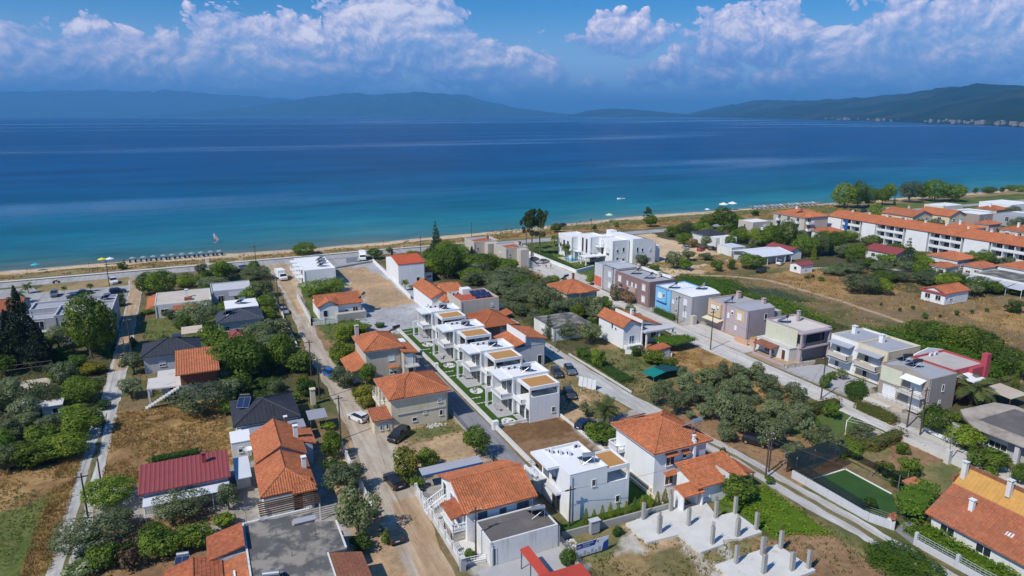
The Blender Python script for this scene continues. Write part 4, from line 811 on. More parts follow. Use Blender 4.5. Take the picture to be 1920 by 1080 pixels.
# --- slate-roofed bungalow
h = House('bungalow', 'white bungalow with dark slate pyramid roof between the dry plot and dirt road', 'slate-roofed bungalow by the dry plot', 2, 106, 12, 116.4)
h.wall(WHITE, 2.4, 106.4, 11.5, 116, 3.0); h.hip(2.4, 106.4, 11.5, 116, 3.05, 4.9, SLATE, .5, .35, per=.6, amp=.02); h.win('S', 106.4, 10.3, 1.4, 1.6, .9, GLASS, MGREY); h.win('S', 106.4, 4.2, 1.2, 1.2, 1.0, GLASSB)
h.flat(LGREY, 4.1, 102.4, 12.2, 105.4, 2.6, GREYSHEET, 0); h.flat(WHITE, 1.3, 101.4, 4.0, 105.4, 2.5, ROOFW, 0); h.win('S', 101.4, 2.5, .9, .5, .8, GLASS); h.ac(2.6, 105.9, 1.9); h.roof = None; h.chimney(9.4, 103.6, 2.7, 4.2, .45, BRICK, cap=WPAINT)
heater('dark slate roof by the dry plot', 4.0, 111.6, 3.95, 160, 'black')
h = House('carport', 'small grey sheet-roofed carport at the corner of the dirt road', 'grey carport', 13.2, 105.4, 16, 108.4, 'carport'); mb = MB()
for q in ((13.4, 105.6), (15.8, 105.6), (13.4, 108.2), (15.8, 108.2)): mb.tube((*q, 0), (*q, 2.3), .06)
h.part('post', mb, STEEL); h.part('roof', MB().slab([(13.1, 105.3, 2.3), (16.1, 105.3, 2.3), (16.1, 108.5, 2.6), (13.1, 108.5, 2.6)], .08), GREYSHEET)
h = House('pillar', 'pale stone gate pillar beside the round bush on the dirt road', None, 15, 116, 16, 117, 'pillar'); h.part('shaft', MB().box(15.1, 116.2, -.2, 15.9, 117, 2.9), CREAM); h.part('cap', MB().box(15.0, 116.1, 2.902, 16, 117.1, 3.05), CREAM)
# --- rear orange house and front orange house
h = House('house', 'orange-tiled house with white chimneys next to the slate-roofed bungalow', 'orange-tiled house with white chimneys', 4, 91.4, 12.5, 101)
h.wall(LGREY, 4.3, 91.9, 10.4, 100.5, 3.7); h.gable(4.3, 91.9, 10.4, 100.5, 3.75, 5.5, 'y', ORANGE, LGREY, .4, .4, fascia=WOOD); h.chimney(10.0, 96.6, 3.8, 5.6, .6, WHITE)
h.wall(LGREY, 10.402, 95.2, 12.1, 99.6, 3.3); h.shed([(12.6, 94.8, 3.3), (12.6, 100.2, 3.3), (10.0, 99.9, 4.0), (10.0, 95.4, 4.0)], ORANGE, .4, name='side_roof')
for q in (95.0, 92.8): h.win('E', 10.4, q, 1.0, 1.0, 1.2, GLASS) if q < 95 else None
h = House('house', 'orange-tiled house with striped pergola in front of it and hipped end', 'orange house with the striped pergola', 3.7, 81, 10.6, 91.3)
h.wall(OLDWHITE, 4.1, 83.2, 10.2, 91.2, 3.1); h.hip(4.1, 83.2, 10.2, 91.2, 3.15, 4.9, ORANGE, .4, .4, fascia=WOOD, ridge=((7.2, 86.2, 4.8), (7.2, 91.5, 4.8))); h.chimney(9.8, 87.6, 3.3, 5.0, .55, WHITE)
h.slopes([[(7.4, 82.0, 3.15), (10.6, 82.0, 3.15), (10.0, 84.6, 3.75), (8.6, 85.0, 4.2)]], ORANGE, name='porch_roof', course=.4); h.door('S', 83.2, 8.3, 1.1, 2.2, WOOD); h.box('wall', OLDWHITE, 4.1, 82.9, -.2, 7.6, 83.198, 2.9)
for k in range(7): h.box('pergola_slat', WOOD, 3.3, 79.6 + k * .5, 2.52, 10.6, 79.72 + k * .5, 2.64)
mb = MB()
for q in ((3.5, 79.7), (3.5, 82.5), (7, 79.7), (10.4, 79.7)): mb.box(q[0] - .07, q[1] - .07, 0, q[0] + .07, q[1] + .07, 2.518)
h.part('pergola_post', mb, WPAINT)
h = House('lean_to', 'white sheet-roofed lean-to beside the red metal roof', None, 1.2, 90.6, 3.2, 96.6, 'lean-to'); h.part('roof', MB().slab([(1.2, 90.6, 2.3), (3.25, 90.6, 2.3), (3.25, 96.6, 2.5), (1.2, 96.6, 2.5)], .1), METALW); h.part('wall', MB().box(1.3, 92, -.2, 3.1, 96.4, 2.2), LGREY)
h = House('dish_pole', 'white satellite dish between the lean-to and the orange-tiled house', None, 3, 97.5, 4, 98.5, 'satellite dish'); mb = MB(); mb.lathe(3.5, 98, [(.0, 2.6), (.45, 2.66), (.75, 2.85), (.74, 2.88), (.4, 2.72), (.02, 2.68)], 14); h.part('dish', mb, WPAINT); h.part('mast', MB().tube((3.5, 98, 0), (3.5, 98, 2.6), .05), STEEL)
# --- red metal roof house
h = House('house', 'low house under a long red metal roof with blue-white veranda', 'house with the red metal roof', -10.2, 88.6, .6, 96.6)
h.wall(LGREY, -9.8, 90.4, .3, 96.0, 3.2); h.shed([(-10.3, 89.8, 3.3), (.65, 89.8, 3.3), (.65, 96.5, 4.1), (-10.3, 96.5, 4.1)], REDMETAL, 0, per=.55, amp=.05); h.chimney(-2.4, 94.4, 3.8, 5.0, .5, REDMETAL)
h.part('veranda_roof', MB().slab([(-9.8, 88.2, 2.35), (.4, 88.2, 2.35), (.4, 90.35, 2.6), (-9.8, 90.35, 2.6)], .08), METALW); mb = MB()
for k in range(6): mb.tube((-9.6 + k * 1.96, 88.4, 0), (-9.6 + k * 1.96, 88.4, 2.3), .06)
h.part('veranda_post', mb, WPAINT); h.win('S', 90.4, -2, .9, 1.3, 1.2, GLASS); h.win('S', 90.4, -6, .9, 1.3, 1.2, GLASS); h.door('S', 90.4, -4, .9, 2.0, WPAINT); h.box('wall', WHITE, -9.8, 96.002, -.2, .3, 96.2, 3.3)
# --- brick house with terrace and outer stair
h = House('house', 'brick upper storey under an orange roof beside a white roof terrace', 'brick house with roof terrace', -11, 126.5, 1, 137.6)
h.wall(BRICK, -5.4, 127.2, .6, 136.4, 5.6, 3.2); h.wall(GREYW, -5.4, 127.2, .6, 136.4, 3.198); h.shed([(-6.1, 126.2, 5.6), (1.1, 126.2, 5.6), (1.1, 137.0, 6.7), (-6.1, 137.0, 6.7)], ORANGE, 0, per=.42, amp=.08)
h.part('terrace_slab', MB().prism([(-10.9, 128.3), (-5.402, 127.6), (-5.402, 137), (-9.4, 137), (-9.4, 133.6), (-10.9, 133.6)], 2.95, 3.2), CONCL); mb = MB()
for q in ((-10.7, 128.7), (-10.7, 133.3), (-9.2, 136.7)): mb.box(q[0] - .15, q[1] - .15, -.2, q[0] + .15, q[1] + .15, 2.948)
h.part('terrace_column', mb, OLDWHITE); mb = MB()
for k in range(12): mb.box(-11.4 + k * .47, 126.4, .02 + k * .26, -10.93 + k * .47, 127.55, .28 + k * .26)
h.part('outer_stair', mb, CONCL); h.box('wall', OLDWHITE, -8.8, 131, -.2, -5.402, 136.8, 2.9); h.door('S', 131, -7, .9, 2, GLASS)
# --- further slate houses and flat houses of the left block
h = House('house', 'low white house with dark hipped slate roof behind the brick storey', 'hipped slate house behind the brick storey', -12.6, 145.2, -1.8, 154); h.wall(LGREY, -12.2, 145.6, -2.2, 153.8, 3.5); h.hip(-12.2, 145.6, -2.2, 153.8, 3.55, 5.4, SLATE, .5, 0, per=.6, amp=.02); h.win('S', 145.6, -5.2, 1.4, .7, .7, GLASS); h.win('S', 145.6, -9, 1.2, 1.1, 1.1, GLASS)
h = House('house', 'blue-grey slate house with a white solar heater amid the left gardens', 'blue-grey slate house', 2, 164.2, 12, 174); h.wall(LGREY, 2.3, 164.6, 11.7, 173.6, 3.3); h.hip(2.3, 164.6, 11.7, 173.6, 3.35, 5.0, SLATE2, .5, 0, per=.6, amp=.02); h.win('S', 164.6, 4, 1.2, 1, 1, GLASS); h.win('S', 164.6, 8.5, 1.2, 1.4, 1.1, GLASS); heater('blue-grey slate roof', 4.6, 168, 4.0, 10)
h = House('shed', 'little garden house with crimson pyramid roof among the trees', 'crimson-roofed garden house', 3.6, 152, 7.4, 158, 'shed'); h.wall(OLDWHITE, 4.0, 152.6, 7.0, 157.4, 2.5); h.hip(4.0, 152.6, 7.0, 157.4, 2.55, 3.9, REDMETAL, .5, 0, per=.5, amp=.03)
h = House('house', 'low house with bright white flat roof behind the blue-grey slate house', 'white flat-roofed low house', 4.4, 176, 12, 184); h.flat(OLDWHITE, 4.4, 176.2, 12, 184.2, 3.3, ROOFW, .0); h.win('S', 176.2, 7, 1, 1.4, 1.1, GLASS); heater('bright white flat roof in the left block', 8, 180, 3.45, 30)
h = House('house', 'long low house with pale roof and orange tiled edges near the left lane', 'long pale-roofed house', -13.6, 187, 1.6, 200.5); h.flat(OLDWHITE, -11.6, 187, 1.5, 200.4, 3.5, pm('pale_roof_screed', (.55, .48, .40), var=.08, dirt=((.42, .36, .29), .3, .5, .5)), .15); h.shed([(-13.7, 200.2, 2.5), (-13.7, 187.2, 2.5), (-11.602, 187.2, 3.3), (-11.602, 200.2, 3.3)], ORANGE, 0, name='side_roof'); h.shed([(-7.5, 185.0, 2.2), (-2, 185.0, 2.2), (-2, 186.98, 2.9), (-7.5, 186.98, 2.9)], ORANGE2, 0, name='porch_roof'); h.win('S', 187, -9.5, 1, 1.6, 1.2, GLASS); h.win('S', 187, .2, 1, 1, 1.2, GLASS); h.chimney(-4.2, 193, 3.4, 5.2, .7, WHITE); h.box('roof_unit', BROWNT, -4.8, 189, 3.4, -3, 190.6, 4.0)
h = House('house', 'pale grey flat-roofed house with arched porch behind the left gardens', 'pale grey arched house', 1.8, 195, 12, 204.6); h.flat(LGREY, 1.8, 195, 12, 204.6, 3.7, LGREY, .3); h.win('S', 195, 4, .3, 1.3, 1.9, GLASS, name='door', sill=False); h.win('S', 195, 8, 1, 1.4, 1.1, GLASS); h.part('porch_roof', MB().slab([(6, 192.4, 2.5), (12.2, 192.4, 2.5), (12.2, 194.98, 3.1), (6, 194.98, 3.1)], .1), GREYSHEET); mb = MB(); [mb.tube((q, 192.6, 0), (q, 192.6, 2.45), .08) for q in (6.3, 9.2, 12)]; h.part('porch_post', mb, WPAINT)
h = House('garden_gazebo', 'pale garden shelter with a dark blue cover on the left lawn', 'garden shelter on the left lawn', -6, 163, -1, 168, 'shelter'); h.part('roof', MB().slab([(-5.6, 163, 2.2), (-1.2, 163, 2.2), (-1.2, 167, 2.7), (-5.6, 167, 2.7)], .1), pm('canvas', (.55, .45, .36), var=.1)); mb = MB(); [mb.tube((*q, 0), (*q, 2.2), .05) for q in ((-5.4, 163.2), (-1.4, 163.2), (-5.4, 166.8), (-1.4, 166.8))]; h.part('post', mb, STEEL); h.part('cover', MB().box(-7.6, 164, .0, -5.7, 166.4, 1.5), pm('navy_canvas', (.03, .05, .11), var=.1))
# grey apartment block by the shore road
h = House('apartment_block', 'grey stepped apartment block with flat roofs beside the tall dark cypresses', 'grey apartment block', -36, 173, -19, 191, 'building')
h.flat(GREYW, -30.6, 173.4, -19.4, 183.0, 6.8, ROOFG, .45, .25, cap=LGREY); h.flat(GREYW, -28.6, 183.002, -19.6, 191, 6.3, ROOFG, .45, .25, cap=LGREY); h.flat(GREYW, -36.6, 182, -28.602, 189, 6.6, ROOFG, .4, .25, cap=LGREY); h.flat(GREYW, -37.6, 176.4, -30.602, 181.9, 5.6, ROOFG, .3, .2, cap=LGREY)
for a in (-29, -26.5, -22.2): h.win('S', 173.4, a, 4.0, 1.0, 1.2, GLASS); h.win('S', 173.4, a, 1.0, 1.0, 1.2, GLASS)
h.balcony(-35.6, 175.0, -32, 176.398, 3.0, 'SWE', CONCL); h.balcony(-33.4, 180.6, -30.7, 181.99, 3.0, 'SW', CONCL); h.win('S', 176.4, -34, 3.1, 1.6, 2, GLASS, name='balcony_door', sill=False); heater('grey apartment block near the cypresses', -24.5, 180.5, 6.4, 30); heater('rear flat roof of the grey apartment block', -22, 188.5, 5.9, 30)
h = House('house', 'grey gabled house with orange roof at the left picture edge by cypresses', 'gabled house at the left edge', -56, 186, -39, 200); h.wall(GREYW, -55, 187, -39.4, 199, 5.6); h.gable(-55, 187, -39.4, 199, 5.6, 7.2, 'x', ORANGE2, GREYW, .3, 0); h.win('E', -39.4, 193, 3.4, 1.2, 1.3, GLASS); h.win('S', 187, -43, 3.4, 1.2, 1.3, GLASS); h.win('S', 187, -43, .8, 1.2, 1.3, GLASS)
# --- bottom edge: concrete slab roof and tiled wings
h = House('house', 'low house with stained concrete slab roof at the lower picture edge', 'stained concrete roof', 1.2, 58, 11.3, 77.4)
h.part('wall', MB().prism([(1.4, 56), (9.2, 56), (9.2, 67.7), (11.2, 67.7), (11.2, 73.2), (1.4, 77.2)], -.3, 3.25), OLDWHITE); h.roof = h.part('roof', MB().prism([(1.25, 56), (9.3, 56), (9.3, 67.55), (11.35, 67.55), (11.35, 73.35), (9.0, 74.2), (9.0, 76.2), (1.25, 77.4)], 3.252, 3.45), ROOFC)
mb = MB(); mb.box(1.2, 56, 3.452, 1.4, 77.3, 3.62); mb.box(1.45, 77.1, 3.452, 8.8, 77.35, 3.6); mb.box(11.2, 67.6, 3.452, 11.38, 73.3, 3.6); mb.box(9.2, 56, 3.452, 9.36, 67.5, 3.6); h.part('roof_kerb', mb, OLDWHITE)
mb = MB()
for q in ((4.5, 73.2), (5.6, 68.6), (8.6, 71.5)):
    for k in range(4): mb.tube((q[0] + .1 * (k % 2), q[1] + .1 * (k // 2), 3.45), (q[0] + .1 * (k % 2) + .03, q[1] + .1 * (k // 2), 4.0), .015, n=4)
h.part('starter_bars', mb, pm('rust', (.16, .07, .035), var=.2)); heater('stained concrete roof at the lower edge', 3.4, 65.4, 3.45, -15); antenna('stained concrete roof at the lower edge', 1.7, 76.6, 3.45, 2.6); antenna('middle of the stained concrete roof', 4.6, 73.0, 3.45, 1.6)
h.shed([(12.9, 55, 2.7), (12.9, 67.2, 2.7), (9.4, 67.4, 3.5), (9.4, 55, 3.5)], BROWNT, .4, name='wing_roof'); h.wall(OLDWHITE, 9.402, 56, 12.4, 67, 2.6)
h = House('stack_of_boards', 'stack of pale boards on the stained concrete roof', None, 6.6, 74, 9.2, 75.4, 'boards'); [h.part('board', MB().box(6.5 + .06 * k, 74.3 - .03 * k, 3.47 + k * .07, 9.0 + .05 * k, 75.3 - .02 * k, 3.53 + k * .07), WOODL if k % 2 else GREYSH) for k in range(5)]
h = House('house', 'orange-tiled low house wing left of the stained concrete roof', 'tiled wing left of the concrete roof', -7, 58, 1.2, 76.6)
h.wall(OLDWHITE, -2.3, 71.8, 1.18, 76.2, 3.3); h.shed([(-2.7, 76.5, 3.3), (-2.7, 71.7, 3.3), (1.18, 71.7, 4.2), (1.18, 76.5, 4.2)], ORANGE2, .4); h.wall(OLDWHITE, -6.6, 56, -1.6, 72.2, 3.0); h.gable(-6.6, 56, -1.6, 72.2, 3.05, 3.7, 'y', ORANGE2, OLDWHITE, .3, .4); h.wall(OLDWHITE, -1.2, 56, 1.18, 71.5, 2.8); h.shed([(-1.3, 71.6, 2.8), (-1.3, 55, 2.8), (1.18, 55, 3.35), (1.18, 71.6, 3.35)], ORANGE, .4, name='wing_roof'); h.box('skylight', WPAINT, -.3, 67.2, 3.15, -.1, 69, 3.3)
heater('tiled wing left of the concrete roof', -5.2, 73.0, 2.6, 170, s_=.75)
# red porch roof pieces at the lower edge
h = House('canopy', 'narrow red sheet canopy on posts in front of the long white garage', 'narrow red canopy', 29, 55.5, 30.5, 60.6, 'canopy'); h.part('roof', MB().slab([(29.2, 55.4, 2.4), (30.3, 55.4, 2.6), (30.3, 60.6, 2.6), (29.2, 60.6, 2.4)], .08), REDROOF); mb = MB(); [mb.tube((29.3, q, 0), (29.3, q, 2.35), .07) for q in (55.8, 58, 60.3)]; h.part('post', mb, GLASSB)
h = House('shed', 'red-roofed shed at the lower picture edge beside the banner', 'red-roofed shed by the banner', 29.2, 50, 33.8, 54.8, 'shed'); h.wall(OLDWHITE, 29.4, 49.6, 33.4, 54.5, 2.6); h.part('roof', MB().slab([(28.9, 49, 2.7), (33.8, 49, 2.7), (33.8, 54.9, 3.05), (28.9, 54.9, 3.05)], .1), REDROOF)
# ================================================================ buildings of the middle and far blocks
h = House('house', 'white flat-roofed building with slab balconies beside the parked truck', 'white flat-roofed building by the truck', 26, 203, 37, 223.5, 'building'); h.flat(WHITE, 27.2, 203.2, 36.4, 223, 5.3, ROOFW, .25, .25)
for y in (207, 212.5, 218): h.balcony(25.3, y - 1.5, 27.198, y + 2.2, 2.7, 'SWN', WPAINT, 'bars', WPAINT); h.box('balcony_roof', WPAINT, 25.4, y - 1.6, 5.0, 27.198, y + 2.3, 5.2); h.win('W', 27.2, y + .3, 2.8, 1.6, 2, GLASS, name='balcony_door', sill=False); h.win('W', 27.2, y + .3, .1, 1.6, 2, GLASS, name='door', sill=False)
for k in range(3): heater('white flat-roofed building by the truck', 33.2 + k * .5, 208 + k * 4.4, 5.1, 30, lab='%s solar water heater on the white building by the truck' % ('nearest', 'middle', 'farthest')[k])
h = House('bungalow', 'white bungalow with orange gabled roof behind a grey block wall', 'bungalow behind the grey block wall', 25, 168, 36.6, 178); h.wall(WHITE, 25.4, 169, 36.2, 177.6, 3.4); h.gable(25.4, 169, 36.2, 177.6, 3.45, 5.1, 'x', ORANGE, WHITE, .4, .4); h.slopes([[(25.0, 175, 3.3), (25.0, 168.0, 3.3), (28, 168.0, 4.7), (28, 173.2, 4.9)], [(31, 168.0, 3.3), (31, 173.2, 4.9), (28, 173.2, 4.9), (28, 168.0, 4.7)]], ORANGE, name='porch_gable'); h.part('porch_wall', MB().add([(25.4, 168.4, 3.1), (30.6, 168.4, 3.1), (28, 168.4, 4.45)], [(0, 1, 2)]), WHITE); h.box('wall', WHITE, 25.6, 168.3, -.2, 30.2, 168.998, 3.1); h.win('S', 168.3, 27, .5, 1.0, 1.8, GLASS); h.win('S', 169, 32.4, 1.3, .7, .9, GLASS); h.win('S', 169, 34.6, 1.0, 1.2, 1.2, GLASS); heater('orange gabled bungalow behind the block wall', 36.4, 171, 3.6, 60, 'black'); h.box('yard_wall', CONC, 29.2, 165.4, -.2, 36.6, 165.65, 1.7); h.box('yard_floor', SANDST, 29.2, 165.66, -.2, 36.4, 168.2, 1.4); h.box('yard_wall', CONC, 36.4, 165.66, -.2, 36.65, 168.8, 1.75)
h = House('house', 'tall white house with red-orange roof at the corner of the gravel lot', 'tall white house by the gravel lot', 52.8, 193, 61.6, 208); h.wall(WHITE, 53, 193.6, 61.2, 207.6, 6.6); h.gable(53, 193.6, 61.2, 207.6, 6.6, 7.9, 'x', pm('red_orange_tile', (.44, .09, .04), tile=(3.2, .12), var=.12), WHITE, .12, 0, pos=.55); h.wall(OLDWHITE, 61.202, 195, 64, 204, 3); h.shed([(64.5, 194.6, 2.9), (64.5, 204.4, 2.9), (61.202, 204.4, 4.0), (61.202, 194.6, 4.0)], ORANGE, name='side_roof'); h.chimney(54.4, 205.4, 7.0, 8.8, .6, BLACKM); h.win('S', 193.6, 59, 1, 1, 1.2, GLASS)
h = House('house', 'white-walled house with L-shaped orange roof behind the villas', 'L-shaped orange-roofed house', 51.8, 158, 63, 176); h.wall(WHITE, 52.2, 160, 57.4, 176, 4.6); h.gable(52.2, 160, 57.4, 176, 4.65, 6.0, 'y', ORANGE, WHITE, .3, 0); h.wall(CREAM, 54, 156, 57, 159.998, 4.4); h.hip(54, 156.2, 57.2, 161, 4.45, 5.4, ORANGE, .3, 0); h.wall(CREAM, 57.402, 164.4, 62.4, 175, 3.4); h.gable(57.402, 164.4, 62.4, 175, 4.4, 5.6, 'x', ORANGE, CREAM, .3, 0); h.win('W', 52.2, 163, 1.0, 1.2, 1.3, GLASSB); h.door('W', 52.2, 161, .9, 2.1, BLUEP); heater('L-shaped orange roof', 55.6, 174.6, 5.5, 30, 'black')
h = House('house', 'beige flat-roofed house with red roof deck and blue solar panels', 'beige house with solar panels', 55, 147.4, 67, 158); h.flat(BEIGE, 55.4, 147.8, 65.4, 157.6, 6.5, pm('red_roof_deck', (.42, .10, .05), var=.12, dirt=((.22, .06, .04), 1.2, .55, .6)), .5, .2); h.win('S', 147.8, 63.6, 4.4, .5, .7, GLASS); h.balcony(65.402, 149, 67.2, 157, 3.4, 'SEN', CONCL, 'bars', WPAINT); h.box('stair_house', WHITE, 58.6, 155, 6.0, 61, 157.3, 7.4)
for k in range(6): h.part('solar_panel', MB().slab([(60.2 + k % 3 * 1.5, 150 + k // 3 * 2.6, 6.3), (61.55 + k % 3 * 1.5, 150 + k // 3 * 2.6, 6.3), (61.55 + k % 3 * 1.5, 152.2 + k // 3 * 2.6, 6.9), (60.2 + k % 3 * 1.5, 152.2 + k // 3 * 2.6, 6.9)], .05), PANEL)
h.ac(56.4, 155.6, 6.1); h.ac(57.6, 155.9, 6.1)
h = House('pavilion', 'brown-orange hipped roof over an open porch right behind the villas', 'hipped porch roof behind the villas', 54.6, 132.4, 63, 143); h.wall(TAUPE, 55.4, 135, 62.4, 142.6, 4.2); h.hip(55, 132.8, 62.6, 142.8, 4.3, 6.4, pm('rust_brown_tile', (.33, .105, .045), tile=(3.2, .13), var=.14), .45, .4, fascia=WOOD); mb = MB(); [mb.box(q - .2, 133.0, -.2, q + .2, 133.4, 4.1) for q in (55.4, 59.4, 62.2)]; h.part('porch_column', mb, OLDWHITE); h.shed([(62.9, 143.5, 4.0), (62.9, 139.5, 4.0), (65.4, 139.5, 4.7), (65.4, 143.5, 4.7)], ORANGE2, name='side_roof'); h.win('S', 135, 60.6, .8, 1.2, 1.6, GLASS)
h = House('house', 'white house with two stepped orange roofs beside the two grey cars', 'stepped-roof house by the grey cars', 52.4, 116.4, 62.4, 125); h.wall(LGREY, 53.6, 117, 62, 125, 4.5); h.part('gable_wall', MB().add([(57.4, 117, 4.4), (62, 117, 4.4), (62, 117, 5.7), (57.4, 117, 6.6), (57.4, 125, 4.4), (62, 125, 4.4), (62, 125, 5.7), (57.4, 125, 6.6)], [(0, 1, 2, 3), (7, 6, 5, 4), (0, 3, 7, 4), (1, 5, 6, 2)]), LGREY); h.shed([(62.4, 116.6, 5.7), (62.4, 125.3, 5.7), (57.3, 125.3, 6.75), (57.3, 116.6, 6.75)], ORANGE, .4); h.shed([(52.9, 125.3, 4.3), (52.9, 116.6, 4.3), (57.38, 116.6, 5.5), (57.38, 125.3, 5.5)], ORANGE, .4, name='lower_roof'); h.box('parapet', WHITE, 57.25, 116.5, 5.5, 57.45, 125.4, 6.95); h.win('S', 117, 60.8, .1, .9, 2.1, GLASS, name='door', sill=False)
for i, (x0, y0, x1, y1, lb, shn) in enumerate(((86.6, 217, 96, 226, 'beige two-storey block with red tile roof strip next to the shore road', 'beige block by the shore road'), (92, 202, 100, 212, 'beige two-storey block with outside stair beside the pines', 'beige block beside the pines'))):
    h = House('house', lb, shn, x0, y0, x1, y1, 'building'); h.flat(BEIGE, x0, y0, x1, y1, 6.9, ROOFG, .4, .25); h.shed([(x0 + .4, y0 + 4.4, 6.75), (x0 + .4, y0 + .4, 6.6), (x1 - 3, y0 + .4, 7.0), (x1 - 3, y0 + 4.4, 7.2)], ORANGE2, name='roof_strip'); h.win('W', x0, y0 + 5, 4, .8, .9, GLASS); h.win('S', y0, x0 + 1.5, 4, .6, .8, GLASS); h.wall(BEIGE, x0 + 4, y0 - 3, x1 - 1, y0 - .002, 6.4)
    mb = MB(); [mb.box(x1 - .9 + k * .35, y0 - 2.6, -.1 + 0, x1 - .55 + k * .35, y0 - 1.4, 3.2 - k * .28) for k in range(11)]; h.part('outer_stair', mb, CONCL); h.chimney(x0 + 6.5, y0 + 3, 6.9, 7.9, .6, BRICK)
h = House('bungalow', 'bungalow with orange hipped roof behind the olive trees', 'hipped bungalow behind the olives', 85.8, 150, 96, 162); h.wall(BEIGE, 86.4, 150.8, 95.4, 161, 4.2); h.hip(86.4, 150.8, 95.4, 161, 4.3, 6.4, ORANGE, .55, .4); h.slopes([[(88.6, 149.6, 4.3), (92.4, 149.6, 4.3), (90.9, 154.6, 6.2), (90.5, 154.6, 6.2)]], ORANGE, name='roof_fold'); h.win('S', 150.8, 88, 1.6, 1.1, 1.3, GLASS); h.win('S', 150.8, 93, 1.6, 1.1, 1.3, GLASS); mb = MB().box(89.6, 149.9, -.2, 90, 150.3, 4.1); h.part('porch_column', mb, WHITE); h.chimney(92.2, 158, 5.6, 7.4, .5, BRICK); heater('hipped bungalow behind the olives', 90, 159.4, 5.6, 20, 'black')
h = House('house', 'old low house with cracked grey flat roof among the olives', 'old grey flat roof', 70.2, 128.6, 80.6, 138.8); h.flat(OLDWHITE, 70.4, 129, 80.4, 138.6, 3.1, ROOFC, 0); h.win('S', 129, 73, 1, 1.2, 1.1, GLASS); h.win('W', 70.4, 134, 1, 1.2, 1.1, GLASS); h.part('lean_to_roof', MB().slab([(76.6, 127.6, 2.4), (79.6, 127.6, 2.4), (79.6, 128.98, 2.7), (76.6, 128.98, 2.7)], .1), ORANGE2)
h = House('house', 'white house with twin orange gables and columned veranda beside the concrete street', 'twin-gabled white house', 81.4, 116.4, 94.4, 129); h.wall(WHITE, 81.8, 118, 86.4, 128, 5.2); h.gable(81.8, 118, 86.4, 128, 5.25, 6.6, 'y', ORANGE, WHITE, .35, .4, pos=.35); h.wall(WHITE, 86.402, 119.6, 92.6, 128, 4.0); h.gable(86.402, 119.6, 92.6, 128.4, 4.6, 5.7, 'y', ORANGE, WHITE, .35, .4, pos=.12, ze2=4.0); h.box('party_wall', WHITE, 86.3, 117.6, -.2, 86.56, 128.2, 6.1); h.box('veranda_roof', LGREY, 86.6, 116.6, 3.4, 94.6, 119.598, 3.75); mb = MB(); [mb.box(q - .15, 116.8, -.2, q + .15, 117.1, 3.398) for q in (87.2, 90.6, 94.3)]; h.part('veranda_column', mb, WHITE); h.win('W', 81.8, 121, 3.6, .6, 1.3, GLASS); h.win('W', 81.8, 122.4, 3.6, .6, 1.3, GLASS); h.win('S', 119.6, 88.6, .1, 1, 2.1, GLASS, name='door', sill=False); h.win('S', 119.6, 91, 1, 1.2, 1.3, GLASS); h.balcony(82, 116.8, 86.2, 117.998, .9, 'SWE', WHITE, 'bars', WPAINT, th=.9); h.win('S', 118, 84, 1.0, 1.2, 1.8, GLASSB); h.chimney(88, 124, 5.2, 6.6, .6, WHITE)
# white apartment villas with pool
h = House('villa_complex', 'cluster of white cubic holiday villas with a pool and walled garden', 'white villas with the pool', 119.5, 188, 143, 217, 'building')
h.flat(WHITE, 119.8, 207, 127.4, 216.6, 7.8, ROOFW, .3); h.flat(WHITE, 122.4, 198.6, 128.6, 206.99, 8.8, ROOFW, .4); h.flat(WHITE, 126.0, 190.2, 132.6, 198.59, 8.6, ROOFW, .5); h.flat(WHITE, 128.602, 198.6, 136, 210, 7.2, ROOFW, .3); h.wall(WHITE, 133.0, 188.6, 142.6, 203, 7.0); h.shed([(133.0, 203, 8.6), (133.0, 188.6, 8.6), (142.6, 188.6, 6.9), (142.6, 203, 6.9)][::1], WHITE, 0, amp=.0) if 0 else h.part('roof', MB().add([(133, 188.6, 7.0), (142.6, 188.6, 7.0), (142.6, 188.6, 7.3), (137.4, 188.6, 9.0), (133, 188.6, 9.0), (133, 203, 7.0), (142.6, 203, 7.0), (142.6, 203, 7.3), (137.4, 203, 9.0), (133, 203, 9.0)], [(0, 1, 2, 3, 4), (9, 8, 7, 6, 5), (4, 3, 8, 9), (3, 2, 7, 8), (2, 1, 6, 7), (0, 4, 9, 5)]), WHITE)
h.shed([(142.4, 190, 7.42), (142.4, 199, 7.42), (137.8, 199, 8.92), (137.8, 190, 8.92)], ORANGE2, 0, name='tile_panel'); h.part('solar_panel', MB().slab([(139, 192, 8.75), (141.2, 192, 8.05), (141.2, 195, 8.05), (139, 195, 8.75)], .06), PANEL)
h.part('wing', MB().box(142.602, 190, -.2, 145.4, 200, 5.6), WHITE)
for y in (209.5, 212.3, 214.8): h.win('W', 119.8, y, 3.2, 1.2, 2.6, GLASS, MGREY); 
for y in (201.0, 203.6): h.win('W', 122.4, y, 2.4, 1.0, 5.4, GLASS, MGREY, sill=False)
h.win('W', 126, 196.4, 2.2, 1.3, 5.4, GLASS, MGREY, sill=False); h.win('W', 126, 193, 3.4, 1.6, 2.0, GLASS, MGREY)
h.balcony(120.4, 203, 122.39, 206.9, 3.0, 'SW', WPAINT, 'bars', GLASSB); h.balcony(124, 195.2, 125.99, 198.4, 5.8, 'SW', WPAINT, 'bars', GLASSB); h.balcony(121, 199, 122.39, 202.4, 2.9, 'SW', WPAINT, 'bars', GLASSB); mb = MB(); [mb.box(q[0], q[1], -.2, q[0] + .35, q[1] + .35, 2.7) for q in ((120.6, 203.2), (121.1, 199.2), (121.1, 202), (120.6, 206.4), (118.2, 197.6), (118.2, 194.4))]; h.part('porch_column', mb, WHITE); h.box('porch_roof', WHITE, 118, 194.2, 2.702, 125.99, 198.1, 3.0)
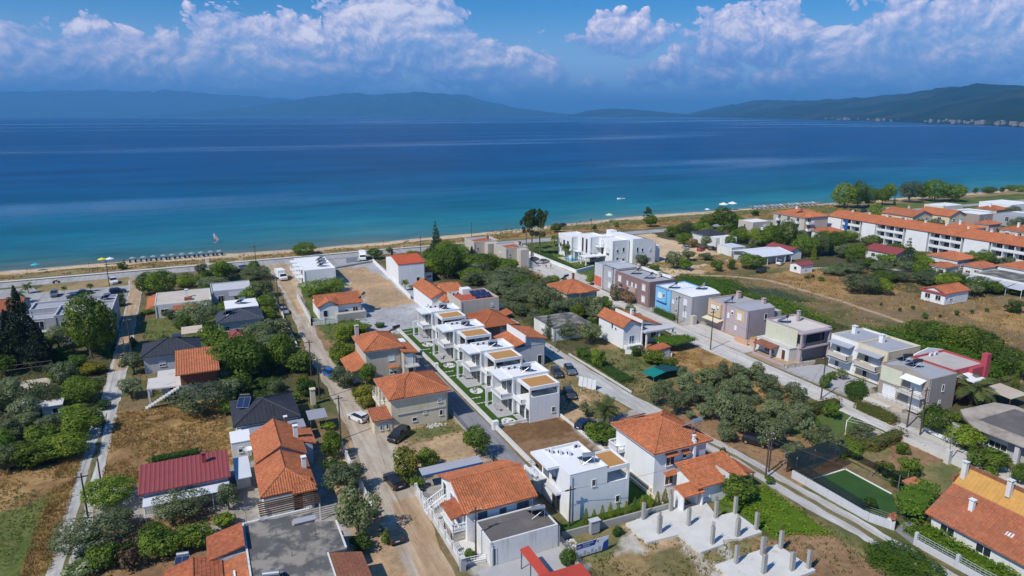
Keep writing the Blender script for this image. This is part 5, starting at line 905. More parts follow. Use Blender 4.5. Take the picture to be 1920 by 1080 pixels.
for x in (128, 130.4): h.win('S', 190.2, x, 4.6, .8, 1.4, GLASS); h.win('S', 190.2, x, 1.4, .8, 1.4, GLASS)
for x in (135, 137): h.win('S', 188.6, x, 4.4, .7, 1.6, GLASS)
h.win('S', 188.6, 140.4, 4.4, .5, 1.1, GLASS); h.win('S', 188.6, 140.4, 1.2, .5, 1.1, GLASS); h.box('roof_box', WHITE, 133.6, 203.002, 7, 136, 206, 9.6)
for k in range(4): h.ac(129.6 + k * 1.0, 206 - k * .9, 7.0)
pool = sheet('pool_water', [(117, 202), (121.6, 202.6), (121.6, 209), (117.6, 209)], POOLW, .06); sheet('pool_deck', [(116, 200.6), (122.2, 200.6), (122.2, 210.4), (116, 210.4)], SANDST, .045)
# terraced houses along the right-hand street
def tall_win(h, f, c, a, z, surround, w_=1.1, hh=1.3):
    h.box('window_surround', surround, *( (a - w_ / 2 - .35, c - .05, z - .4, a + w_ / 2 + .35, c - .002, z + hh + .4) if f == 'S' else (c - .05, a - w_ / 2 - .35, z - .4, c - .002, a + w_ / 2 + .35, z + hh + .4)))
    h.win(f, c - .05, a, z, w_, hh, SHUT if (int(a * 7) % 3) else GLASS)
h = House('house', 'maroon and grey terraced house with a coral corner at the street end', 'maroon and grey terrace', 106, 142.6, 115.2, 169.4)
h.flat(LGREY, 106.2, 165.2, 115, 169.4, 7.2, ROOFG, .3); h.flat(CORAL, 106.14, 165.1, 107.5, 169.46, 3.3, CORAL, 0, z0=-.2) if 0 else h.box('coral_panel', CORAL, 106.1, 165.6, .6, 106.198, 169.4, 3.4); h.flat(GREYW, 106.6, 158.4, 115, 165.19, 7.2, ROOFG, .3, cap=MGREY); h.flat(MAROON, 106.4, 142.8, 114.8, 158.39, 7.0, ROOFG, .35, cap=MAUVE)
for y in (161.8,): tall_win(h, 'W', 106.6, y, 4.4, LGREY); tall_win(h, 'W', 106.6, y, 1.2, LGREY)
for y in (156.4, 145.0): tall_win(h, 'W', 106.4, y, 4.4, PINK); tall_win(h, 'W', 106.4, y, 1.2, PINK)
for y in (152.6, 150.4, 148.6): h.win('W', 106.4, y, 4.2, .6, 1.0, SHUT)
h.box('entrance_panel', PINK, 106.33, 148.8, 2.6, 106.398, 152.8, 4.1); h.box('roof_curve', ROOFW, 114.0, 143.6, 7.002, 114.6, 157, 7.6); mb = MB(); [mb.box(107.4, 159.4 + k * 1.4, 7.202, 114.4, 159.7 + k * 1.4, 7.4) for k in range(5)]; h.part('roof_beam', mb, WPAINT); h.win('S', 142.8, 111, 4.2, .7, 1.0, GLASS); h.ac(109, 142.55, 4.8); h.chimney(112.6, 156.4, 6.8, 8.1, .6, CREAM); h.chimney(113, 147.4, 6.8, 8.1, .6, CREAM)
heater('maroon terraced house, far one', 109.4, 153.6, 6.7, 40, 'black'); heater('maroon terraced house, near one', 109.6, 147.6, 6.7, 40, 'black')
h = House('house', 'sky-blue and grey terraced house with white roof along the street', 'sky-blue and grey terrace', 107, 126.6, 117, 141)
h.flat(SKYB, 107.3, 134.8, 116.4, 141, 6.7, ROOFW, .3); h.flat(GREYW, 107.6, 127, 116.6, 134.79, 6.7, ROOFW, .25); h.box('blue_bay', SKYB, 106.9, 136.2, 2.9, 107.298, 140.2, 6.2); h.box('bay_band', BLUEP, 106.85, 136.1, 2.75, 107.298, 140.3, 2.898); h.box('red_band', MAROON, 107.2, 135.2, 6.3, 107.298, 140.8, 6.5); h.win('W', 106.9, 138.6, 3.9, 1.4, 1.3, SHUT); h.win('W', 106.9, 136.9, 4.3, .6, .9, GLASS)
for z in (1.0, 4.1): h.win('W', 107.6, 129.3, z, 1.2, 1.4, SHUT); h.win('W', 107.6, 132.6, z + .3, .5, .9, GLASS)
h.win('W', 107.6, 134, 3.4, .6, .9, SHUT); h.part('barrel_roof', MB().add([(107.4, 127 + q, z) for q, z in ((0, 6.7), (2, 7.2), (4, 7.35), (6, 7.2), (7.7, 6.7))] + [(116.5, 127 + q, z) for q, z in ((0, 6.7), (2, 7.2), (4, 7.35), (6, 7.2), (7.7, 6.7))], [(0, 1, 6, 5), (1, 2, 7, 6), (2, 3, 8, 7), (3, 4, 9, 8), (4, 3, 2, 1, 0), (5, 6, 7, 8, 9)]), ROOFW); h.box('utility_box', BEIGE, 107.2, 125.6, -.2, 108.4, 126.8, 2.2); heater('sky-blue terraced house', 109.6, 137, 6.45, 40, 'black'); heater('grey barrel-roofed terraced house', 113, 130.6, 7.2, 40)
h = House('house', 'mauve and tan terraced house with coral yard wall and bins', 'mauve and tan terrace', 110, 111.4, 120, 124.6)
h.flat(MAUVE, 110.6, 118.6, 119.4, 124.5, 6.7, ROOFG, .3, cap=TAN); h.flat(MAUVE, 111.0, 111.8, 119.2, 118.59, 6.7, ROOFG, .2); h.box('tan_bay', TAN, 110.1, 119.6, 3.0, 110.598, 123.8, 6.3); h.box('bay_band', MGREY, 110.05, 119.5, 2.85, 110.598, 123.9, 2.998); h.win('W', 110.1, 122, 4.4, 1.4, 1.2, GLASS); h.win('W', 110.1, 120.4, 4.8, .5, .9, GLASS); h.shed([(108.6, 124.2, 2.3), (108.6, 118.8, 2.3), (110.59, 118.8, 2.7), (110.59, 124.2, 2.7)], CREAM, 0, name='garage_canopy', amp=.01); h.box('tan_panel', TAN, 110.94, 112.8, 3.6, 110.998, 115.6, 6.2); h.win('W', 110.94, 114.2, 4.1, 1.2, 1.4, SHUT); h.win('W', 111, 116.6, 4.7, .6, .9, GLASS); h.win('W', 111, 117.8, 3.6, .5, 1.1, SHUT); h.win('W', 111, 115.2, 1.4, .5, .9, SHUT)
h.part('barrel_roof', MB().add([(110.9, 111.8 + q, z) for q, z in ((0, 6.7), (1.7, 7.15), (3.4, 7.3), (5.1, 7.15), (6.75, 6.7))] + [(119.3, 111.8 + q, z) for q, z in ((0, 6.7), (1.7, 7.15), (3.4, 7.3), (5.1, 7.15), (6.75, 6.7))], [(0, 1, 6, 5), (1, 2, 7, 6), (2, 3, 8, 7), (3, 4, 9, 8), (4, 3, 2, 1, 0), (5, 6, 7, 8, 9)]), ROOFG)
h.chimney(117.6, 122, 6.4, 8.0, .8, PINK); h.chimney(117.8, 114, 6.6, 8.2, .8, PINK); heater('mauve and tan terraced house', 112, 119.4, 6.5, 40, 'black'); h.win('S', 111.8, 116.6, 4.2, .8, 1.2, GLASS); h.box('side_wing', BEIGE, 119.402, 112.4, -.2, 122, 118, 5.4)
h.box('yard_wall', pm('peach_render', (.60, .33, .20), var=.06), 108.0, 108.2, -.2, 108.25, 112.2, 1.2); h.box('yard_box', pm('peach_render', ()), 108.6, 106.6, -.2, 110.8, 108.0, 1.9); h.box('box_lid', WOODL, 108.5, 106.5, 1.902, 110.9, 108.1, 2.0)
h = House('house', 'mauve two-storey house with white roof and pale slatted screen', 'mauve house with the slatted screen', 107.2, 95.8, 119.8, 106.6)
h.flat(MAUVE, 111.2, 96.2, 119.4, 106.4, 6.5, pm('cream_roof', (.62, .56, .50), var=.05), .45, .2); h.box('recess', GLASS, 111.19, 96.6, 3.5, 111.24, 99.8, 5.9); h.box('recess', GLASS, 112.2, 96.15, 3.5, 117.4, 96.22, 5.8); h.balcony(109.6, 95.0, 118, 96.19, 3.2, 'S', MAUVE, 'bars', MGREY); mb = MB(); [mb.box(q - .2, 95.0, -.2, q + .2, 95.4, 6.2) for q in (109.8, 117.8)]; h.part('porch_column', mb, MAUVE); h.box('porch_roof', MAUVE, 109.5, 94.9, 6.202, 118.1, 96.198, 6.5)  # flat dark glass plates on the walls stand in for shaded recesses
for k in range(12): h.box('screen_slat', PALEGREEN, 110.72, 97.2, 2.9 + k * .29, 110.8, 105.8, 3.15 + k * .29)
h.wall(OLDWHITE, 108.6, 97, 111.198, 106, 2.7); h.box('terrace', CONCL, 108.5, 96.9, 2.702, 111.198, 106.1, 2.85); h.door('W', 108.6, 98.4, .9, 2.1, BROWNSH); h.shed([(106.2, 104.8, 2.3), (106.2, 99.6, 2.3), (108.598, 99.6, 2.7), (108.598, 104.8, 2.7)], BROWNT, 0, name='porch_roof'); mb = MB(); [mb.box(q[0] - .15, q[1] - .15, -.2, q[0] + .15, q[1] + .15, 2.25) for q in ((106.5, 99.9), (106.5, 104.5))]; h.part('porch_post', mb, MAUVE); h.win('W', 108.6, 102.2, .5, 2.6, 1.7, GLASS, bars=3); h.chimney(117, 103, 6.2, 8.2, .6, MAUVE); heater('mauve house with the slatted screen', 113, 103.6, 6.2, 40, 'black')
h = House('house', 'pair of cream houses with grey roofs and stacked balconies with awnings', 'pair of cream balconied houses', 112.8, 79.2, 124, 92.2)
for k, (y0, y1) in enumerate(((85.8, 92.0), (79.4, 85.79))):
    h.flat(CREAM if k else WHITE, 114.4, y0, 123.6, y1, 6.8, ROOFG, .3, .2, cap=CREAM)
    for z in (.0, 3.1):
        if z: h.balcony(112.6, y0 + .8, 114.398, y1 - .8, z, 'SWN', CONCL, 'wall', BEIGE, .8)
        h.win('W', 114.4, y0 + 2.2, z + .1, 1.7, 2.1, SHUT, name='balcony_door', sill=False); h.win('W', 114.4, y0 + 4.2, z + .5, .9, 1.6, GLASS)
        h.part('awning', MB().slab([(112.7, y1 - .6, z + 2.55), (112.7, y0 + .6, z + 2.55), (114.398, y0 + .6, z + 2.9), (114.398, y1 - .6, z + 2.9)], .06), GREYSH)
    h.chimney(119.5, y1 - 1.2, 6.4, 7.9, .8, WHITE)
h.win('S', 79.4, 120, 4, .8, 1.1, GLASS)
h = House('house', 'taupe two-storey house with wavy parapet and a pale green upper panel', 'taupe house with the wavy parapet', 107.6, 67.6, 117.4, 77.6)
h.flat(TAUPE, 109.8, 68, 117, 77.2, 6.4, ROOFG, .2, .2); pr = [(0, 6.4), (1.5, 6.45), (3, 6.9), (4.5, 7.1), (6, 6.9), (7.5, 6.45), (9.2, 6.4)]
h.part('wavy_parapet', MB().add([(109.78, 68 + q, 6.3) for q, z in pr] + [(109.78, 68 + q, z) for q, z in pr] + [(110, 68 + q, 6.3) for q, z in pr] + [(110, 68 + q, z) for q, z in pr], sum([[(i + 1, i, 7 + i, 8 + i), (14 + i, 15 + i, 22 + i, 21 + i), (7 + i, 21 + i, 22 + i, 8 + i)] for i in range(6)], [])), TAUPE)
h.box('green_panel', PALEGREEN, 109.72, 73, 3.2, 109.798, 77, 6.0)
for z in (.0, 3.1): h.balcony(108, 68.2, 109.798, 72.8 if z else 77, max(z, .6), 'SW' if z else 'W', CONCL, 'bars', MGREY); h.win('W', 109.8, 70.2, max(z, .6) + .1, 1.9, 1.9, SHUT, name='balcony_door', sill=False)
h.part('awning', MB().slab([(108.2, 72.4, 5.5), (108.2, 68.6, 5.5), (109.798, 68.6, 6.0), (109.798, 72.4, 6.0)], .08), WPAINT); h.win('S', 68, 113.6, 3.7, .5, 1.1, GLASS); h.win('S', 68, 113.2, .9, .5, 1.1, GLASS); h.win('W', 109.8, 75, .7, 2.4, 1.9, SHUT); h.box('terrace', SANDST, 106.6, 70, -.2, 107.998, 78, .7); h.box('ground_terrace', CONCL, 105.4, 72, -.2, 106.598, 80, .5)
heater('taupe house with wavy parapet', 113.4, 73.6, 6.25, -20, 'black'); heater('second place on the taupe roof', 114.4, 76.2, 6.25, -20, 'black', lab='dark solar water heater farther back on the taupe house roof')
h = House('house', 'crimson house with tower chimney behind the taupe house', 'crimson house', 118.6, 69, 128.2, 78); h.flat(RED, 118.9, 69.6, 127.8, 77.6, 6.0, pm('beige_roof', (.46, .42, .38), var=.08), .35, .2); h.box('tower', RED, 126.0, 68.6, -.2, 127.2, 69.598, 8.2); h.part('curved_parapet', MB().add([(118.9 + q, 77.62, 5.9) for q in (0, 2, 4.5, 7, 8.9)] + [(118.9 + q, 77.62, z) for q, z in ((0, 6.05), (2, 6.6), (4.5, 7.0), (7, 6.5), (8.9, 6.05))] + [(118.9 + q, 77.85, z) for q, z in ((0, 6.05), (2, 6.6), (4.5, 7.0), (7, 6.5), (8.9, 6.05))], sum([[(i, i + 1, 6 + i, 5 + i), (5 + i, 6 + i, 11 + i, 10 + i)] for i in range(4)], [])), WHITE); h.ac(123, 76.8, 5.7); h.ac(124.4, 76.8, 5.7); h.box('porch_roof', WHITE, 119.4, 66.4, 4.7, 122.8, 69.598, 5.0); h.win('S', 69.6, 125, 1, .9, 3.6, GLASSB); h.box('porch_wall', RED, 122.802, 68.9, -.2, 125.99, 69.598, 5.9); h.part('pergola_roof', MB().slab([(124, 62.6, 2.4), (129, 62.6, 2.4), (129, 67.4, 2.7), (124, 67.4, 2.7)], .1), SANDST); mb = MB(); [mb.tube((*q, 0), (*q, 2.35), .08) for q in ((124.2, 62.8), (128.8, 62.8), (124.2, 67.2), (128.8, 67.2))]; h.part('pergola_post', mb, WOOD)
h = House('house', 'low flat-roofed house with curved stone roof edge at the right picture edge', 'flat-roofed house at the right edge', 105, 44, 119, 62); h.part('wall', MB().prism([(107, 44), (118, 44), (118, 60.6), (110, 61), (107, 58)], -.3, 3.1), GREYW); h.roof = h.part('roof', MB().prism([(105.4, 43), (119, 43), (119, 59.4), (117.4, 61.6), (109.4, 62.2), (107.2, 60.2), (105, 57.4)], 3.102, 3.4), pm('sandy_roof_edge', (.40, .34, .28), var=.18, dirt=((.22, .17, .13), .4, .5, .6))); h.box('roof_membrane', ROOFD, 108.2, 44, 3.402, 117.6, 58.6, 3.43); h.box('column', LGREY, 105.6, 51, -.2, 106.2, 51.6, 3.1); h.win('W', 107, 55, .6, 3.4, 1.9, GLASS, bars=3); h.win('W', 107, 48, .6, 2.4, 1.9, GLASS, bars=2); h.box('roof_vent', WPAINT, 111.6, 51.6, 3.432, 112.6, 52.4, 4.0)
# bottom-right corner
h = House('bungalow', 'long bungalow with weathered orange roof in the lower right corner', 'long bungalow in the lower right corner', 77, 25, 86, 46); h.wall(OLDWHITE, 77.6, 25, 86, 45.2, 3.1); h.gable(77.6, 25, 86, 45.2, 3.15, 5.5, 'y', ORANGE3, OLDWHITE, .6, .4, pos=.48); h.chimney(79.8, 42.2, 4.2, 5.6, .5, WHITE); h.win('W', 77.6, 43.2, 1.2, 1.6, 1.0, GLASS); h.win('W', 77.6, 39, 1.2, 1.6, 1.0, GLASS); h.box('porch_floor', STONE, 76.4, 25, -.2, 77.598, 45, .5); h.part('skylight', MB().slab([(79.0, 37.1, 4.06), (79.9, 37.1, 4.5), (79.9, 37.9, 4.5), (79.0, 37.9, 4.06)], .1), LAMP)
h = House('house', 'house with mustard yellow roof and brown ridges in the lower right corner', 'mustard-roofed house', 84, 30, 92.4, 49); h.wall(CREAM, 86.1, 28, 91.4, 47.6, 3.9); h.gable(86.1, 28, 91.4, 47.6, 4.0, 5.5, 'y', YELLOWR, CREAM, .5, 0, pos=.3, per=.5, amp=.03); h.part('brown_ridge', MB().box(87.5, 27.6, 5.45, 87.95, 48.1, 5.75), BROWNT); h.part('brown_edge', MB().box(85.5, 47.9, 3.75, 87.6, 48.2, 4.6), BROWNT); h.chimney(86.6, 47.4, 4.0, 6.4, .55, OLDWHITE); h.chimney(86.6, 42.0, 4.6, 6.6, .6, OLDWHITE, .5)
# far-right blocks ----------------------------------------------------------------------------
h = House('apartment_block', 'beige three-storey apartment block with orange hipped roof near the beach', 'beige three-storey block', 226, 201, 241, 219, 'building'); h.wall(BEIGE, 226.6, 201.6, 240, 218.4, 8.6); h.hip(226.6, 201.6, 240, 218.4, 8.65, 10.8, ORANGE, .4, 0)
for z in (3.2, 6.0):
    h.balcony(227.6, 200.2, 231, 201.598, z, 'SWE', WPAINT, 'wall', WHITE, .9); h.win('S', 201.6, 229.3, z + .1, 2, 2, GLASS, name='balcony_door', sill=False)
    for y in (205, 210, 215): h.balcony(225.4, y - 1, 226.598, y + 1, z, 'SWN', WPAINT, 'wall', WHITE, .9); h.win('W', 226.6, y, z + .1, 1.4, 2, GLASS, name='balcony_door', sill=False)
h.chimney(233, 212, 9.8, 11.4, .8, WHITE); heater('beige three-storey block', 230, 208, 9.6, 30, 'black')
h = House('house', 'flat beige house with white stair behind the far gardens', 'flat beige house', 209, 212, 219.6, 221); h.flat(BEIGE, 209.4, 212.4, 219, 220.8, 6.3, ROOFW, .3); h.win('S', 212.4, 216, 3.6, 1.4, 1.4, GLASS); h.balcony(214, 211, 219, 212.398, 3.1, 'SWE', WPAINT, 'wall', WHITE); h.win('W', 209.4, 217, 3.4, .8, 1.6, GLASS)
h = House('house', 'low house with pale corrugated metal roof and white car in its carport', 'house with pale metal roof', 169.6, 168, 187, 183); h.wall(LGREY, 171.4, 171, 185.6, 181.6, 3.0); h.gable(170.6, 169.6, 186, 182, 3.1, 4.1, 'x', METALW, LGREY, .5, 0, per=.5, amp=.03); h.win('W', 171.4, 176, .8, 2.4, 1.4, GLASS); h.win('S', 171, 174, .8, 2.2, 1.5, GLASS); mb = MB(); [mb.tube((q, 169.4, 0), (q, 169.4, 3.0), .1) for q in (171, 175, 179, 183, 186)]; h.part('veranda_post', mb, WPAINT)
h = House('house', 'low red-roofed house tucked behind the pale metal roof', 'red roof behind the pale metal roof', 187, 171, 195, 184); h.wall(OLDWHITE, 187.6, 172, 193.6, 183, 3.0); h.gable(187.6, 172, 193.6, 183, 3.05, 4.2, 'y', REDMETAL, OLDWHITE, .4, 0, per=.5, amp=.03)
h = House('shed', 'small white shed with bright red roof standing alone in the dry field', 'lone white shed with red roof', 174.4, 154.6, 181, 160, 'shed'); h.wall(WHITE, 174.8, 155, 180, 159.4, 2.7); h.gable(174.8, 155, 180, 159.4, 2.75, 3.4, 'x', REDMETAL, WHITE, .3, 0, per=.5, amp=.03); h.win('W', 174.8, 157.2, 1, 1, .9, GLASS); h.win('S', 155, 177, 1, .8, .8, GLASS)
h = House('house', 'little white-roofed annex beside the pale metal roof', 'white-roofed annex', 173.4, 185, 181, 193.4); h.flat(OLDWHITE, 173.8, 185.6, 180.4, 193, 3.1, METALW, 0); h.win('S', 185.6, 177, 1, 1.4, 1, GLASS)
h = House('house', 'low house with dark hipped roof and white terrace in the far gardens', 'dark-roofed house in the far gardens', 180.6, 201.6, 191, 216.4); h.wall(OLDWHITE, 181, 202, 190, 216, 3.6); h.hip(181, 206, 190, 216, 3.65, 5.4, SLATE, .4, 0, per=.6, amp=.02); h.flat(OLDWHITE, 183, 199.4, 189, 205.9, 3.7, ROOFW, .3); h.win('S', 199.4, 185, .8, 1.4, 1.6, GLASS)
h = House('house', 'low house with orange-red hipped roof before the white apartment row', 'hipped roof before the apartment row', 229, 191.6, 240.6, 203); h.wall(OLDWHITE, 229.6, 192.4, 239, 200, 3.5); h.hip(229.6, 192.4, 239, 200, 3.55, 5.0, ORANGE2, .5, 0)
# long white row of holiday apartments
h = House('apartment_row', 'long white row of holiday apartments with one orange roof and loggias', 'long white apartment row', 242, 96, 255, 205, 'building')
h.wall(WHITE, 245.4, 96, 255, 204.6, 8.0); h.gable(243.6, 96, 255, 204.6, 8.05, 10.2, 'y', ORANGE, WHITE, .3, 0, pos=.55, per=.4)
for y0, y1 in ((198, 204.6), (182, 188), (160.4, 169), (138.6, 147), (114, 122)): h.box('blank_wall', WHITE, 243.6, y0, -.2, 245.398, y1, 8.0)
for y0, y1, n in ((189, 197.4, 2), (170, 181.4, 3), (148, 159.6, 3), (123, 137.8, 4), (98, 113, 4)):
    for z in (.0, 2.7, 5.4):
        if z: h.box('loggia_slab', WHITE, 243.7, y0, z - .2, 245.398, y1, z); h.box('loggia_parapet', WHITE, 243.62, y0, z + .002, 243.78, y1, z + .85)
        for k in range(n):
            a = y0 + (y1 - y0) * (k + .5) / n; h.win('W', 245.4, a, z + .1, (y1 - y0) / n * .6, 2.1, GLASS, name='loggia_door', sill=False)
    for k in range(n + 1): a = y0 + (y1 - y0) * k / n; h.box('loggia_fin', WHITE, 243.64, a - .12, -.2, 245.398, a + .12, 8.0)
h.box('blue_wall', BLUEP, 243.5, 194.6, .2, 243.62, 196, 7.8)
for k in range(12): h.chimney(250, 198 - k * 8, 9.0, 10.6, .7, WHITE)
# houses beyond the row
for (x0, y0, x1, y1, H_, zr, ax, wm, rm, lb, shn) in (
  (286, 196, 300, 212, 6, 8.2, 'y', CREAM, ORANGE3, 'cream gabled house behind the white apartment row, beside the shore trees', 'cream gabled house by the shore trees'),
  (302, 190, 314, 206, 6, 8.2, 'y', CREAM, ORANGE, 'cream house with orange gable and balcony next to the brown cube house', 'cream house next to the brown cube'),
  (309, 177, 318, 184, 3.6, 5, 'x', PINK, ORANGE3, 'small pink house with hipped roof below the brown cube house', 'small pink house'),
  (216, 152, 226, 165, 3.2, 4.6, 'y', OLDWHITE, REDMETAL, 'white house with dull red roof in front of the apartment row', 'dull red roof by the apartment row'),
  (224, 136, 235, 147, 3.5, 5.2, 'x', OLDWHITE, ORANGE, 'orange-roofed house with dark roof windows before the apartment row', 'orange roof with dark roof windows'),
  (212, 132, 219, 137.6, 3.0, 4.0, 'x', OLDWHITE, ORANGE2, 'orange porch roof on posts among the far olives', 'orange porch roof among the olives'),
  (220.6, 126, 229, 132.6, 3.2, 4.6, 'x', OLDWHITE, ORANGE3, 'faded orange roof next to the tavern awnings', 'faded orange roof by the tavern'),
  (227, 114, 243, 126, 3.8, 5.6, 'y', WHITE, ORANGE, 'white house with wide orange roof at the right picture edge', 'wide orange roof at the right edge'),
  (180, 111, 190.6, 118.4, 3.2, 4.4, 'x', WHITE, ORANGE2, 'small house with red fascia and pale blue wall beside the dry field', 'small house with the red fascia')):
    h = House('house', lb, shn, x0, y0, x1, y1); h.wall(wm, x0 + .4, y0 + .4, x1 - .4, y1 - .4, H_)
    (h.gable(x0 + .4, y0 + .4, x1 - .4, y1 - .4, H_ + .05, zr, ax, rm, wm, .4, 0, per=.4) if 'gabl' in lb or 'red' in lb else h.hip(x0 + .4, y0 + .4, x1 - .4, y1 - .4, H_ + .05, zr, rm, .4, 0, per=.4))
    for z in ((.9,) if H_ < 5 else (.9, 3.8)):
        for k in range(2): h.win('S', y0 + .4, x0 + (x1 - x0) * (.3 + .4 * k), z, 1.4, 1.3, GLASS); h.win('W', x0 + .4, y0 + (y1 - y0) * (.3 + .4 * k), z, 1.4, 1.3, GLASS)
    if 'fascia' in lb: h.box('red_fascia', REDROOF, x0 - .06, y0 - .1, 2.75, x0 + .1, y1, 3.2); h.box('gable_end', SHUT, x0 + 4, y0 + .3, -.2, x1 - .4, y0 + .398, 3.1)
    if H_ > 5: h.balcony(x0 - 1, y0 + 2, x0 + .398, y1 - 2, 3.1, 'SWN', CONCL, 'wall', wm); h.chimney((x0 + x1) / 2 + 1, (y0 + y1) / 2, zr - 1, zr + 1, .7, wm)
for x0, y0, x1, y1, H_, zr, wm, rm, lb in ((262, 176, 272, 186, 3.4, 5, CREAM, ORANGE2, 'small cream house close behind the middle of the apartment row'), (276, 166, 287, 176, 5.6, 7.4, OLDWHITE, ORANGE, 'two-storey white house between the apartment row and the pink house'), (262, 152, 273, 162, 3.4, 5, PINK, ORANGE3, 'low dusty pink house behind the apartment row'), (290, 152, 302, 162, 5.6, 7.4, BEIGE, ORANGE2, 'two-storey beige house at the right edge behind the row'), (344, 170, 355, 180, 5.4, 7, WHITE, ORANGE, 'white house with orange roof beyond the blue-grey cube'), (262, 196, 274, 206, 3.6, 5.2, OLDWHITE, ORANGE3, 'low white house between the row and the shore trees'), (360, 204, 371, 214, 3.6, 5.2, CREAM, ORANGE2, 'low cream house before the long white shore building')):
    h = House('house', lb, None, x0, y0, x1, y1); h.wall(wm, x0, y0, x1, y1, H_); h.hip(x0, y0, x1, y1, H_ + .05, zr, rm, .4, 0, per=.4); h.chimney(x0 + 3, y0 + 5, zr - 1, zr + .9, .7, WHITE)
    for z in ((.9,) if H_ < 5 else (.9, 3.7)):
        for k in range(2): h.win('S', y0, x0 + 3 + k * 4.5, z, 1.4, 1.3, GLASS); h.win('W', x0, y0 + 2.5 + k * 4.5, z, 1.4, 1.3, GLASS)
h = House('house', 'brown cube house with white roof in the far right cluster', 'brown cube house', 316, 186, 332, 200); h.flat(TAUPE, 318, 187, 331, 199.6, 6.2, ROOFW, .3); h.win('W', 318, 194, 3.4, 1.4, 2, GLASS); h.win('S', 187, 323, 3.4, 1.4, 1.4, GLASS); h.flat(WHITE, 318, 199.602, 326, 206, 5, ROOFW, .3)
h = House('house', 'blue-grey cube house in the far right cluster at the picture edge', 'blue-grey cube house', 326, 174, 342, 188); h.flat(GREYSH, 328, 175, 341, 187, 6.2, ROOFG, .3); h.win('S', 175, 332, 3.4, 2, 1.5, SHUT); h.win('W', 328, 181, 3.4, 1.4, 2, GLASS)
h = House('house', 'long white flat building near the shore at the right picture edge', 'long white building near the shore', 376, 206, 396, 224, 'building'); h.flat(WHITE, 377, 207, 396, 223, 5, ROOFW, .2); h.win('W', 377, 214, 1, 3, 1.6, GLASS)
for k, (x0, y0, x1, y1, wm) in enumerate(((338, 200, 350, 212, WHITE), (350, 186, 362, 196, BEIGE), (346, 222, 362, 232, OLDWHITE), (304, 222, 320, 232, PINK))):
    lb = ('pale flat-roofed house beside the brown cube house', 'beige flat-roofed house beyond the blue-grey cube', 'low white storage building before the shore meadow', 'low building with dusty pink roof behind the shore trees')[k]; h = House('house', lb, None, x0, y0, x1, y1); h.flat(wm, x0, y0, x1, y1, 4.2, ROOFW if k != 3 else PINK, .2); h.win('W', x0, (y0 + y1) / 2, 1, 2.4, 1.4, GLASS); h.win('S', y0, (x0 + x1) / 2, 1, 2.4, 1.4, GLASS)
h = House('tavern', 'tavern with flat roof and a row of pale grey awnings', 'tavern with pale awnings', 206, 106, 224, 124, 'tavern'); h.flat(OLDWHITE, 211, 107, 223.6, 123.4, 3.5, ROOFC, .2)
for k in range(4): h.part('awning', MB().slab([(206.4, 123 - k * 4.1, 2.2), (206.4, 119.2 - k * 4.1, 2.2), (210.998, 119.2 - k * 4.1, 3.0), (210.998, 123 - k * 4.1, 3.0)], .06), pm('awning_cloth', (.45, .46, .50), var=.08))
mb = MB(); [mb.tube((206.5, 123.2 - k * 4.1, 0), (206.5, 123.2 - k * 4.1, 2.3), .06) for k in range(5)]; h.part('awning_post', mb, WPAINT)
# ================================================================ vegetation
LEAF = {'G': leafmat('broadleaf', (.046, .088, .012), (.105, .165, .022), (.20, .26, .042), .36), 'O': leafmat('olive_leaf', (.062, .085, .044), (.115, .145, .078), (.19, .215, .135), .25),
        'D': leafmat('cypress_leaf', (.010, .020, .012), (.019, .033, .018), (.034, .052, .028), .12), 'P': leafmat('pine_needle', (.022, .04, .014), (.04, .062, .022), (.07, .09, .035), .15),
        'M': leafmat('palm_leaf', (.07, .09, .03), (.14, .165, .06), (.24, .23, .11), .3), 'Y': leafmat('yellow_leaf', (.07, .10, .012), (.15, .16, .02), (.26, .22, .03)),
        'T': leafmat('thuja_leaf', (.07, .11, .012), (.13, .17, .02), (.21, .23, .04), .25), 'H': leafmat('hedge_leaf', (.026, .062, .010), (.055, .105, .016), (.105, .17, .03)),
        'R': leafmat('oleander_leaf', (.05, .06, .03), (.10, .10, .06), (.34, .18, .17), .2), 'W': leafmat('blossom_leaf', (.04, .07, .02), (.08, .12, .04), (.60, .60, .50), .2), 'K': leafmat('dry_leaf', (.05, .035, .02), (.10, .065, .04), (.17, .11, .07), .1),
        'V': leafmat('vine_leaf', (.055, .115, .012), (.10, .175, .02), (.17, .25, .035), .4), 'RH': leafmat('photinia_leaf', (.045, .07, .018), (.10, .10, .028), (.22, .13, .045), .25)}
BARK = pm('bark', (.15, .11, .085), var=.2, sc_=2); BARKO = pm('olive_bark', (.13, .11, .09), var=.2, sc_=2); BARKP = pm('palm_bark', (.16, .11, .07), var=.2, sc_=3)
def leaves(P, N, size, r, asp=.62, flat=.68):
    """one small quad per point, facing roughly along N"""
    n = len(P); N = N * flat + r.normal(size=(n, 3)) * (1 - flat) * .9; N /= np.linalg.norm(N, axis=1)[:, None] + 1e-9
    a = np.cross(N, r.normal(size=(n, 3))); a /= np.linalg.norm(a, axis=1)[:, None] + 1e-9; b = np.cross(N, a); s = (size * r.uniform(.6, 1.4, n))[:, None]
    A = a * s * .5; B = b * s * .5 * asp
    V = np.stack([P - A - B * .6, P + A * .2 - B, P + A + B * .5, P - A * .3 + B], 1).reshape(-1, 3); F = np.arange(4 * n).reshape(n, 4); t_ = np.repeat(r.uniform(0, 1, n), 4)
    return V, F, t_
